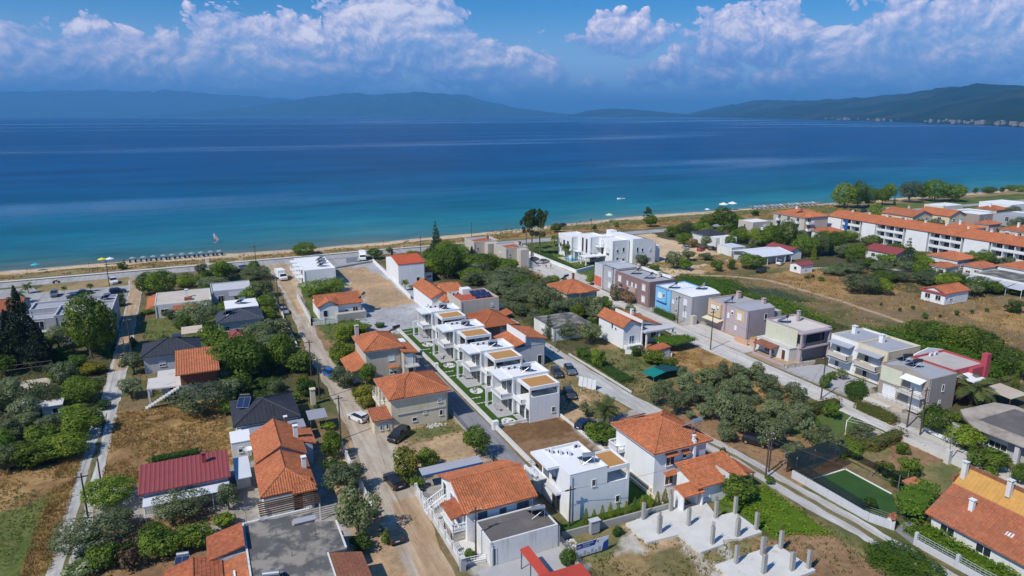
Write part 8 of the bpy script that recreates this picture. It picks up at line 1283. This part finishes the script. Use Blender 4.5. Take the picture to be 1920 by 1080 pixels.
def car_proto(shape):
    S = SHAPES[shape]; body = MB(); glass = {'windscreen': MB(), 'rear_window': MB(), 'side_window': MB()}; roof = MB()
    for (ya, la, ba, za, ea, ra, ta), (yb, lb_, bb, zb, eb, rb, tb) in zip(S, S[1:]):
        for s_ in (-1, 1):
            q = [(s_ * la, ya, za), (s_ * lb_, yb, zb), (s_ * bb, yb, eb), (s_ * ba, ya, ea)]; body.add(q, [(0, 1, 2, 3) if s_ > 0 else (3, 2, 1, 0)])
            if ra and rb:
                q = [(s_ * ba * .985, ya, ea), (s_ * bb * .985, yb, eb), (s_ * rb, yb, tb), (s_ * ra, ya, ta)]; glass['side_window'].add(q, [(0, 1, 2, 3) if s_ > 0 else (3, 2, 1, 0)])
        body.add([(-la, ya, za), (la, ya, za), (lb_, yb, zb), (-lb_, yb, zb)], [(0, 1, 2, 3)])
        if ra and rb:
            steep = abs(ta - tb) > .25; tgt = roof if not steep else (glass['windscreen'] if tb > ta else glass['rear_window']); tgt.add([(-ra, ya, ta), (ra, ya, ta), (rb, yb, tb), (-rb, yb, tb)], [(3, 2, 1, 0)])
        else: body.add([(-ba, ya, ea), (ba, ya, ea), (bb, yb, eb), (-bb, yb, eb)], [(3, 2, 1, 0)])
    f, r_ = S[0], S[-1]; body.add([(-f[1], f[0], f[3]), (f[1], f[0], f[3]), (f[2], f[0], f[4]), (-f[2], f[0], f[4])], [(3, 2, 1, 0)]); body.add([(-r_[1], r_[0], r_[3]), (r_[1], r_[0], r_[3]), (r_[2], r_[0], r_[4]), (-r_[2], r_[0], r_[4])], [(0, 1, 2, 3)])
    hl = [MB().box(s_ * .62 - .17, f[0] - .2, f[4] - .06, s_ * .62 + .17, f[0] - .05, f[4] + .08) for s_ in (-1, 1)]; tl = [MB().box(s_ * .66 - .12, r_[0] + .0, r_[4] - .12, s_ * .66 + .12, r_[0] + .1, r_[4] + .1) for s_ in (-1, 1)]
    mir = [MB().box(s_ * .98 - .1, .62, f[4] + .34, s_ * .98 + .1, .74, f[4] + .48) for s_ in (-1, 1)]
    return dict(body=body, roof=roof, glass=glass, hl=hl, tl=tl, mir=mir, axles=(S[0][0] - .8, S[-1][0] + .72), plate=MB().box(-.26, r_[0] - .02, .55, .26, r_[0] + .01, .66))
for s_ in SHAPES: CARS[s_] = car_proto(s_)
def mesh_child(name, me, parent, loc=(0, 0, 0)):
    o = bpy.data.objects.new(name, me); link(o, parent); o.location = loc; return o
def car(label, x, y, head, shape, col, cname, s_=1.0, parts=True):
    """head: bearing of the nose in degrees from +Y"""
    t_ = thing('parked_car', label, 'car', (x, y, .03), 'parked cars', R(-head)); t_.scale = (s_,) * 3; c = CARS[shape]; p = paint(col, cname); key = (shape, cname)
    if key not in CARS: CARS[key] = dict(body=to_mesh('body', c['body'], p), roof=to_mesh('roof', c['roof'], p), mir=[to_mesh('mirror', m, p) for m in c['mir']], g={k: to_mesh(k, m, GLASS) for k, m in c['glass'].items()}, hl=[to_mesh('headlight', m, LAMP) for m in c['hl']], tl=[to_mesh('tail_light', m, TAILR) for m in c['tl']], plate=to_mesh('number_plate', c['plate'], WPAINT))
    m = CARS[key]; mesh_child('body', m['body'], t_); mesh_child('roof', m['roof'], t_)
    for k, q in m['g'].items(): mesh_child(k, q, t_)
    for q in m['hl']: mesh_child('headlight', q, t_)
    for q in m['tl']: mesh_child('tail_light', q, t_)
    if parts:
        for q in m['mir']: mesh_child('mirror', q, t_)
        mesh_child('number_plate', m['plate'], t_)
    for ay in c['axles']:
        for sx in (-1, 1): w_ = mesh_child('wheel', TYRE_ME, t_, (sx * .78, ay, .32)); mesh_child('rim', RIM_ME, w_)
    return t_
BLK, DGR, SIL, NAV, WHC, BLU, REDC, GRN = ((.012, .012, .014), 'black_car_paint'), ((.05, .055, .06), 'graphite_car_paint'), ((.30, .31, .33), 'silver_car_paint'), ((.012, .02, .06), 'navy_car_paint'), ((.72, .72, .72), 'white_car_paint'), ((.01, .12, .42), 'blue_car_paint'), ((.42, .02, .02), 'red_car_paint'), ((.02, .035, .03), 'dark_green_car_paint')
car('black estate car parked on the sandy ground below the cream house', 25.6, 97.4, 232, 'suv', *BLK)
car('white hatchback with dark open tailgate on the dirt road', 21.3, 107.0, 335, 'hatch', *WHC); car('bright blue car on the middle dirt road', 20.9, 128.7, 165, 'hatch', *BLU)
car('black saloon beside the yellow-green shrub on the sandy road', 21.2, 84.4, -8, 'sedan', *BLK); car('dark green car in the shade of the olive beside the sandy road', 17.7, 72.6, -2, 'sedan', *GRN)
car('graphite car next to the wall of the stepped-roof house', 61.3, 110.6, 195, 'hatch', *DGR); car('grey-blue car, right one of the pair beside the gravel lane', 64.4, 110.8, 195, 'hatch', (.12, .14, .17), 'grey_blue_car_paint'); car('graphite car alone on the dry grass below the pair of grey cars', 58.4, 100.5, 195, 'hatch', *DGR); car('dark car half hidden by the palm beside the brown plot', 54.6, 88.4, 70, 'hatch', *NAV)
car('dark car under the olive trees near the gravel lane', 75.6, 72.0, 150, 'hatch', *BLK)
car('grey-blue off-roader in the left parking, nearest the palms', -38.4, 223.6, 176, 'suv', (.10, .13, .16), 'slate_car_paint'); car('black car parked behind the graphite saloon in the left parking', -31.0, 222.4, 80, 'sedan', *BLK); car('graphite saloon in front of the grey apartment block', -32.6, 218.2, 75, 'sedan', *DGR); car('navy car at the end of the left lane', -22.4, 219.8, 78, 'suv', *NAV); car('white van-like car beside the sea road pole', -24.6, 233.8, 165, 'suv', *WHC, 1.05)
car('black car half hidden under the roadside trees', 10.6, 233.6, 80, 'sedan', *BLK); car('silver car under the roadside trees by the sea road', 13.2, 238.2, 80, 'hatch', *SIL); car('silver car beside the pole on the sandy middle road', 18.2, 178.4, 172, 'hatch', *SIL)
car('black car at the top of the concrete forecourt under the pines', 106.2, 209.4, 60, 'sedan', *BLK); car('silver car on the concrete forecourt beside the garden wall', 107.6, 204.4, 62, 'sedan', *SIL, 1.05); car('dark car beside the maroon and grey terrace end', 109.6, 176.8, 20, 'hatch', *BLK)
car('silver car on the beach edge behind the pines', 149.6, 272.4, 60, 'sedan', *SIL, 1, False); car('dark car on the beach edge behind the pines', 152.6, 272.0, 60, 'sedan', *BLK, 1, False); car('black car behind the white pool villas', 147.8, 187.4, 60, 'suv', *BLK, 1, False)
car('bright red car on the sandy plot', 171.2, 198.8, 60, 'hatch', *REDC, 1.1, False); car('white car in the carport of the pale metal roof', 179.8, 168.4, 60, 'sedan', *WHC, 1.1, False); car('black car in the dry field below the pale metal roof', 164.7, 161.6, 70, 'hatch', *BLK, 1.1, False); car('dark car next to the bright red car', 176.2, 198.6, 60, 'hatch', *DGR, 1, False); car('silver car half hidden beside the pink oleander', 168.4, 204.4, 20, 'hatch', *SIL, 1, False)
for k in range(5): car('%s dark car in the shade of the big shore trees' % ORD[k] if k else 'nearest dark car in the shade of the big shore trees', 312 + k * 6.5, 247 - k * 1.2, 70, 'hatch', *(BLK, NAV, DGR, SIL, BLK)[k], 1.1, False)
# truck and motorhome
t_ = thing('box_truck', 'white box truck parked on the sandy middle road', 'truck', (22.3, 217.3, 0), None, R(-170)); z_ = (0, 0, 0)
obj('cargo_box', MB().box(-1.15, -3.2, .8, 1.15, .9, 3.1), WPAINT, t_, org=z_); cb = MB(); cb.add([(-1.0, 1.0, .5), (1.0, 1.0, .5), (1.0, 2.9, .5), (-1.0, 2.9, .5), (-1.0, 1.0, 2.2), (1.0, 1.0, 2.2), (.95, 1.9, 2.2), (-.95, 1.9, 2.2), (-1.0, 2.2, 1.4), (1.0, 2.2, 1.4), (1.0, 2.9, 1.2), (-1.0, 2.9, 1.2)], [(0, 3, 2, 1), (4, 5, 6, 7), (0, 1, 5, 4), (8, 9, 10, 11), (2, 3, 11, 10), (1, 2, 10, 9), (1, 9, 6, 5), (3, 0, 8, 11), (0, 4, 7, 8)]); obj('cab', cb, WPAINT, t_, org=z_); obj('windscreen', MB().add([(-.9, 2.2, 1.42), (.9, 2.2, 1.42), (.88, 1.91, 2.15), (-.88, 1.91, 2.15)], [(0, 1, 2, 3)]), GLASS, t_, org=z_); obj('chassis', MB().box(-.8, -3, .4, .8, 1, .78), BLACKM, t_, org=z_)
for ay in (2.1, -2.0):
    for sx in (-1, 1): w_ = mesh_child('wheel', TYRE_ME, t_, (sx * .9, ay, .4)); w_.scale = (1.2, 1.25, 1.25); mesh_child('rim', RIM_ME, w_)
t_ = thing('motorhome', 'white motorhome parked beside the sea road', 'motorhome', (52.0, 236.6, 0), None, R(-190)); mb = MB(); mb.add([(-1.1, -3.2, .5), (1.1, -3.2, .5), (1.1, 3.1, .5), (-1.1, 3.1, .5), (-1.1, -3.2, 2.9), (1.1, -3.2, 2.9), (1.1, 1.6, 3.0), (-1.1, 1.6, 3.0), (1.1, 2.4, 2.1), (-1.1, 2.4, 2.1), (1.0, 3.1, 1.1), (-1.0, 3.1, 1.1), (1.0, 2.2, 1.3), (-1.0, 2.2, 1.3), (1.0, 1.95, 2.0), (-1.0, 1.95, 2.0)], [(0, 3, 2, 1), (4, 5, 6, 7), (0, 1, 5, 4), (7, 6, 8, 9), (9, 8, 14, 15), (15, 14, 12, 13), (13, 12, 10, 11), (11, 10, 2, 3), (1, 2, 10, 12, 14, 8, 6, 5), (3, 0, 4, 7, 9, 15, 13, 11)]); obj('body', mb, WPAINT, t_, org=z_); obj('windscreen', MB().add([(-.95, 2.22, 1.32), (.95, 2.22, 1.32), (.95, 1.99, 1.98), (-.95, 1.99, 1.98)], [(0, 1, 2, 3)]), GLASS, t_, org=z_)
for sx in (-1, 1): obj('side_window', MB().box(sx * 1.1 - .01, -1.6, 1.7, sx * 1.1 + .01, .4, 2.3), GLASS, t_, org=z_)
for ay in (2.2, -2.0):
    for sx in (-1, 1): w_ = mesh_child('wheel', TYRE_ME, t_, (sx * .95, ay, .36)); w_.scale = (1.1, 1.1, 1.1); mesh_child('rim', RIM_ME, w_)
h = House('metal_container', 'row of grey metal lockers on the forecourt beside the motorhome', None, 46, 233, 49.4, 234.2, 'lockers'); [h.part('locker', MB().box(45.6 + k * .8, 233.2, 0, 46.36 + k * .8, 234.2, 1.9), GREYSH) for k in range(5)]
# motorbike on the sea road
t_ = thing('motorbike', 'dark motorbike on the sea road above the left palms', 'motorbike', (-40.4, 241.2, .03), None, R(-80)); [mesh_child('wheel', TYRE_ME, t_, (0, q, .32)) for q in (.68, -.68)]; mb = MB(); mb.add([(-.14, .35, .5), (.14, .35, .5), (.14, -.5, .5), (-.14, -.5, .5), (-.16, .4, .95), (.16, .4, .95), (.12, -.8, .85), (-.12, -.8, .85)], [(0, 3, 2, 1), (4, 5, 6, 7), (0, 1, 5, 4), (1, 2, 6, 5), (2, 3, 7, 6), (3, 0, 4, 7)]); obj('body', mb, BLACKM, t_, org=z_); mb = MB(); mb.tube((0, .68, .32), (0, .4, 1.05), .04); mb.tube((-.35, .35, 1.05), (.35, .35, 1.05), .025); obj('handlebar', mb, STEEL, t_, org=z_)
# ================================================================ poles and cables
POLES = [(25.4, 64.4, 6.6), (38.3, 65.2, 5.6), (17.2, 101, 7.5), (16.9, 118.4, 8), (-15.4, 159.4, 8.2), (-16.2, 154.8, 5), (-25.4, 229.8, 8), (17.0, 242.2, 7), (18.2, 191, 6.5), (17.4, 171, 6), (17.4, 130.6, 7.5), (-16.4, 92.6, 6.4), (-15.7, 101, 4.2), (69.2, 63.6, 7.2), (71.0, 64.8, 5.5), (75.4, 64.4, 3.6), (99.0, 109.7, 9), (99.2, 80.4, 8.2), (107.0, 66.6, 6), (102.4, 66.0, 7), (101.8, 63.3, 6), (100.7, 255, 7.6), (99.8, 199.2, 8.4), (105.4, 158.4, 8), (74, 238.5, 6.6), (190.5, 172.4, 5), (155.8, 252.6, 6), (17.9, 205.6, 5), (104.8, 128.4, 7)]
labs = label_set([('wooden utility pole', x, y) for x, y, z in POLES])
for (x, y, hh), lb in zip(POLES, labs):
    t_ = thing('utility_pole', lb, 'pole', (x, y, 0), 'utility poles'); obj('post', MB().tube((0, 0, -.2), (.05, 0, hh), .13, .09, 8), POLEW, t_, org=z_)
    if hh > 5: ca_ = obj('crossarm', MB().box(-.7, -.06, hh - .55, .75, .06, hh - .42), POLEW, t_, org=z_); [obj('insulator', MB().lathe(q, 0, [(.04, hh - .42), (.06, hh - .32), (.03, hh - .26)], 6), SHUT, ca_, org=z_) for q in (-.6, 0.3, .68)]
def cable(label, a, b, sag=.6, r=.018):
    t_ = thing('overhead_cable', label, 'cable', a, 'overhead cables'); mb = MB(); n = 10; P = [Vector(a) + (Vector(b) - Vector(a)) * (k / n) - Vector((0, 0, sag * 4 * (k / n) * (1 - k / n))) - Vector(a) for k in range(n + 1)]
    for p_, q in zip(P, P[1:]): mb.tube(p_, q, r, n=4)
    obj('wire', mb, BLACKM, t_, org=z_)
cable('black cable from the bungalow pole to the cube villa pole', (25.4, 64.4, 6.2), (38.3, 65.2, 5.3)); cable('black cable from the cube villa pole past the white villa', (38.3, 65.2, 5.2), (69.2, 63.6, 6.8), 1.0); cable('cable over the dirt road beside the slate-roofed bungalow', (17.2, 101, 7.2), (16.9, 118.4, 7.7)); cable('cable along the dirt road past the round bush', (16.9, 118.4, 7.6), (17.4, 130.6, 7.2)); cable('cable over the olive trees beside the sandy road', (17.2, 101, 7), (15.5, 67, 5.6), .8); cable('cable over the net court from the lane pole', (71, 64.8, 5.3), (80, 42, 5.6), .7); cable('cable along the concrete street beside the gold grass', (99, 109.7, 8.6), (99.2, 80.4, 7.8), 1); cable('cable from the street pole to the taupe house corner', (99.2, 80.4, 7.8), (102.4, 66, 6.6), .5); cable('cable along the left dirt lane', (-15.4, 159.4, 7.8), (-16.4, 92.6, 6.0), 1.4); cable('cable along the middle road by the blue-grey slate house', (17.4, 130.6, 7.2), (17.4, 171, 5.8), 1.0); cable('cable above the olive grove to the lane pole', (69.2, 63.6, 6.9), (99.2, 80.4, 7.6), 1.2); cable('cable from the cream house to the road pole', (26, 100.4, 5.2), (17.2, 101, 6.8), .3)
for k, (x, y) in enumerate(((-49.3, 251.6), (-32.7, 251.6), (-16.2, 251.8), (.6, 252), (40, 252.6), (64, 253))):
    t_ = thing('street_lamp', '%s street lamp on the seafront pavement counted from the left' % ('first', 'second', 'third', 'fourth', 'fifth', 'sixth')[k], 'street lamp', (x, y, 0), 'seafront street lamps'); obj('post', MB().tube((0, 0, 0), (0, 0, 3.3), .06, .045, 6), MGREY, t_, org=z_); obj('lamp_head', MB().lathe(0, 0, [(.05, 3.3), (.32, 3.42), (.3, 3.5), (.05, 3.62)], 8), MGREY, t_, org=z_)
# ================================================================ beach
UMB = {}
def umbrella(label, x, y, mat, group, z=-.35, s_=1.):
    t_ = thing('beach_umbrella', label, 'beach umbrella', (x, y, z), group); t_.scale = (s_,) * 3
    if mat.name not in UMB:
        mb = MB(); n = 10; V = [(0, 0, 2.55)]; V += [(1.35 * math.cos(6.2832 * i / n), 1.35 * math.sin(6.2832 * i / n), 2.02) for i in range(n)] + [(1.33 * math.cos(6.2832 * i / n), 1.33 * math.sin(6.2832 * i / n), 1.88) for i in range(n)] + [(0, 0, 2.48)]
        mb.add(V, [(0, 1 + i, 1 + (i + 1) % n) for i in range(n)] + [(1 + i, 11 + i, 11 + (i + 1) % n, 1 + (i + 1) % n) for i in range(n)] + [(21, 11 + (i + 1) % n, 11 + i) for i in range(n)]); UMB[mat.name] = to_mesh('canopy', mb, mat); UMB['pole'] = to_mesh('pole', MB().tube((0, 0, -.2), (0, 0, 2.6), .035, n=5), WPAINT)
    mesh_child('canopy', UMB[mat.name], t_); mesh_child('pole', UMB['pole'], t_)
def sunbed(label, x, y, group, mat, z=-.3, rz=0.):
    t_ = thing('sunbed', label, 'sunbed', (x, y, z), group, rz)
    if 'bed' not in UMB:
        mb = MB(); mb.box(-.32, -.95, .26, .32, .35, .36); UMB['bed'] = mb; m2 = MB(); m2.add([(-.32, .36, .28), (.32, .36, .28), (.32, .95, .72), (-.32, .95, .72), (-.32, .3, .38), (.32, .3, .38), (.32, .9, .80), (-.32, .9, .80)], [(0, 3, 2, 1), (4, 5, 6, 7), (0, 1, 5, 4), (1, 2, 6, 5), (2, 3, 7, 6), (3, 0, 4, 7)]); UMB['back'] = m2; m3 = MB(); [m3.box(a - .03, b - .03, 0, a + .03, b + .03, .258) for a in (-.28, .28) for b in (-.85, .3)]; UMB['legs'] = m3
    if ('bed', mat.name) not in UMB: UMB['bed', mat.name] = (to_mesh('mattress', UMB['bed'], mat), to_mesh('backrest', UMB['back'], mat), to_mesh('legs', UMB['legs'], WPAINT))
    a, b, c = UMB['bed', mat.name]; mesh_child('mattress', a, t_); mesh_child('backrest', b, t_); mesh_child('legs', c, t_)
def cloth(n, c): return pm(n, c, rough=.9, var=.08)
STRAWU = cloth('pale_parasol_cloth', (.27, .32, .35)); NAVY = cloth('navy_cushion', (.015, .025, .07)); WHU = cloth('white_parasol_cloth', (.75, .75, .74))
umbrella('turquoise beach umbrella alone at the left end of the beach', -49.6, 266.4, cloth('turquoise_cloth', (.05, .42, .50)), 'single beach umbrellas'); umbrella('yellow beach umbrella on the left beach', -30.6, 267.2, cloth('yellow_cloth', (.75, .62, .04)), 'single beach umbrellas'); umbrella('white beach umbrella right next to the yellow one', -28.2, 267.0, WHU, 'single beach umbrellas'); umbrella('pale green beach umbrella on the shore behind the pool villas', 182, 278.6, cloth('pale_green_cloth', (.45, .70, .38)), 'single beach umbrellas', s_=1.4)
for k, x in enumerate((-21.4, -18.0, -14.9, -11.7, -9.0, -5.7, -2.6, .5, 3.7, 6.6)): umbrella('%s pale parasol from the left in the sunbed row on the left beach' % (ORD[k] if k else 'first'), x, 267.4 + .25 * k / 3, STRAWU, 'parasols of the left sunbed row', s_=.78)
kk = 0
for k, x in enumerate((-21.4, -18.0, -14.9, -11.7, -9.0, -5.7, -2.6, .5, 3.7, 6.6)):
    for s_ in (-1, 1): sunbed('navy sunbed on the %s side of the %s parasol of the left beach row' % ('left' if s_ < 0 else 'right', ORD[k] if k else 'first'), x + s_ * .85, 267.0 + .25 * k / 3, 'navy sunbeds of the left row', NAVY)
umbrella('small white beach umbrella left of the two large ones on the far beach', 242.4, 278.8, WHU, 'single beach umbrellas'); umbrella('large white beach umbrella on the far beach', 255.6, 281.6, WHU, 'single beach umbrellas', s_=1.8); umbrella('flat white beach umbrella right of the large one on the far beach', 262.6, 282.6, WHU, 'single beach umbrellas', s_=1.8)
cols_ = [cloth('straw_thatch', (.26, .18, .10)), cloth('sand_parasol_cloth', (.45, .40, .34)), cloth('grey_parasol_cloth', (.26, .27, .30)), STRAWU]
for r_ in range(2):
    for k in range(16): umbrella('%s parasol from the left in the %s row of the far beach bar' % (ORD[k] if k else 'first', ('front', 'rear')[r_]), 273 + k * 3.0 + r_ * 1.2, 279.6 - r_ * 3.0 - k * .06, cols_[(k * 7 + r_ * 3) % 4], 'parasols of the far beach bar', s_=.85)
for k in range(16): sunbed('dark sunbed under the %s front parasol of the far beach bar' % (ORD[k] if k else 'first'), 274 + k * 3.0, 278.6 - k * .06, 'sunbeds of the far beach bar', NAVY)
# boats
t_ = thing('motor_boat', 'small white motor boat anchored off the beach', 'boat', (237, 350, SEA_Z), None, R(60)); mb = MB(); st = [(-2.4, .9, .55), (-1, 1.05, .6), (.8, .95, .7), (2.0, .5, .8), (2.7, .05, .9)]; V = sum([[(-w_, y, z), (w_, y, z), (0 - w_ * .5, y, -.2), (w_ * .5, y, -.2)] for y, w_, z in st], []); F = []
for i in range(4): a = i * 4; F += [(a, a + 4, a + 6, a + 2), (a + 1, a + 3, a + 7, a + 5), (a + 2, a + 6, a + 7, a + 3), (a, a + 1, a + 5, a + 4)]
mb.add(V, F + [(0, 2, 3, 1)]); obj('hull', mb, WPAINT, t_, org=z_); obj('windscreen', MB().add([(-.7, .4, .66), (.7, .4, .66), (.6, .1, 1.2), (-.6, .1, 1.2)], [(0, 1, 2, 3)]), GLASSB, t_, org=z_); obj('outboard_motor', MB().box(-.2, -2.8, .0, .2, -2.42, 1.0), BLACKM, t_, org=z_)
def person(label, x, y, z, rz, shirt, trouser, pose='stand', s_=1.):
    """continuous skinned figure; clothes are slightly larger skins over it"""
    t_ = thing('person', label, 'person', (x, y, z), None, rz); t_.scale = (s_,) * 3
    arm = {'stand': ((.24, .05, 1.12), (.26, .16, .90)), 'hold': ((.26, .22, 1.18), (.22, .48, 1.22))}[pose]; leg = .02 if pose == 'stand' else .10
    J = [((0, 0, .95), .13), ((0, 0, 1.15), .13), ((0, 0, 1.38), .15), ((0, .01, 1.50), .055), ((0, .02, 1.60), .085), ((0, .02, 1.70), .09)]; E = [(0, 1), (1, 2), (2, 3), (3, 4), (4, 5)]
    for sx in (-1, 1):
        n = len(J); J += [((sx * .19, 0, 1.40), .06), ((sx * arm[0][0], arm[0][1], arm[0][2]), .045), ((sx * arm[1][0], arm[1][1], arm[1][2]), .032), ((sx * arm[1][0], arm[1][1] + .05, arm[1][2] - .05), .03)]; E += [(2, n), (n, n + 1), (n + 1, n + 2), (n + 2, n + 3)]
        for f_ in range(5): J.append(((sx * (arm[1][0] - .03 + f_ * .016), arm[1][1] + .09 - abs(f_ - 2) * .008, arm[1][2] - .11 + (.05 if f_ == 0 else 0)), .009)); E.append((n + 3, len(J) - 1))
        n = len(J); J += [((sx * .10, 0, .90), .10), ((sx * .12, leg * sx + .03, .49), .065), ((sx * .12, -.02 + leg * sx, .09), .04), ((sx * .13, .14 + leg * sx, .04), .04)]; E += [(0, n), (n, n + 1), (n + 1, n + 2), (n + 2, n + 3)]
    def skin(name, js, es, mat, k):
        me = bpy.data.meshes.new(name); idx = {j: i for i, j in enumerate(js)}; me.from_pydata([J[j][0] for j in js], [(idx[a], idx[b]) for a, b in es], []); me.materials.append(mat); o = bpy.data.objects.new(name, me); link(o, t_); o.modifiers.new('s', 'SKIN'); 
        for i, j in enumerate(js): q = J[j][1] * k; me.skin_vertices[0].data[i].radius = (q, q)
        me.skin_vertices[0].data[0].use_root = True; o.modifiers.new('u', 'SUBSURF').render_levels = 1; return o
    skin('body', list(range(len(J))), E, pm('skin', (.42, .25, .17), var=.05), 1.)
    nA = 13; skin('shirt', [0, 1, 2, 6, 7, 6 + 13, 7 + 13], [(0, 1), (1, 2), (2, 6), (6, 7), (2, 19), (19, 20)], shirt, 1.14)
    skin('trousers', [0, 15, 16, 28, 29], [(0, 15), (15, 16), (0, 28), (28, 29)], trouser, 1.16); obj('hair', MB().lathe(0, .005, [(.088, 1.66), (.1, 1.72), (.085, 1.79), (.02, 1.82)], 8), BLACKM, t_, org=z_)
person('person in grey shirt standing at the open tailgate of the white car', 22.5, 104.9, 0, R(20), cloth('grey_shirt', (.30, .30, .33)), cloth('dark_trousers', (.04, .04, .05)), 'hold')
t_ = thing('windsurf_board', 'windsurf board with pink and white sail near the beach', 'windsurfer', (6.5, 297.5, SEA_Z), None, R(110)); mb = MB(); mb.add([(-.28, -1.0, .12), (.28, -1.0, .12), (.3, .4, .12), (0, 1.3, .2), (-.3, .4, .12), (-.2, -1.0, -.05), (.2, -1.0, -.05), (.2, .4, -.05), (0, 1.2, .05), (-.2, .4, -.05)], [(0, 1, 2, 3, 4), (9, 8, 7, 6, 5), (0, 5, 6, 1), (1, 6, 7, 2), (2, 7, 8, 3), (3, 8, 9, 4), (4, 9, 5, 0)]); obj('board', mb, WPAINT, t_, org=z_); mb = MB(); mb.slab([(0.02, .3, .5), (.5, -1.5, 1.0), (1.3, -1.3, 2.0), (1.9, -.3, 3.9), (1.5, .2, 3.0)], .02); obj('sail', mb, cloth('pink_sail', (.75, .46, .43)), t_, org=z_); obj('mast', MB().tube((0, .35, .1), (1.9, -.25, 3.95), .035), WPAINT, t_, org=z_)
person('windsurfer in dark wetsuit on the board', 6.2, 297.1, SEA_Z + .12, R(-60), cloth('wetsuit', (.02, .02, .03)), cloth('wetsuit', ()), 'hold')
for k, (x, y, l_) in enumerate(((104.2, 196.6, 'person in white shirt standing on the concrete forecourt'), (105.6, 195.8, 'person in red shirt standing on the concrete forecourt'))): person(l_, x, y, .02, R(40 * k), cloth(('white_shirt', 'red_shirt')[k], ((.7, .7, .7), (.45, .06, .05))[k]), cloth('dark_trousers', ()))
for k, (x, y, l_) in enumerate(((-24.2, 268.2, 'bather in dark swimwear at the left end of the sunbed row'), (165, 277.5, 'bather walking on the shore behind the pool villas'), (171, 278.2, 'second bather walking on the shore behind the pool villas'))): person(l_, x, y, -.45, R(70 * k), cloth('swimwear', (.03, .04, .10)), cloth('swimwear', ()))

for k, (x, y, s_) in enumerate(((44.2, 100.8, 'white villa beside the bare brown plot'), (44.6, 116.2, 'second white villa of the row'), (44.0, 129.4, 'third white villa of the row'), (44.8, 144.0, 'last white villa of the row'))): sunbed('grey lounger on the terrace of the ' + s_, x, y, 'terrace loungers', GREYSH, .06, (.3, 1.2, -.4, .8)[k])
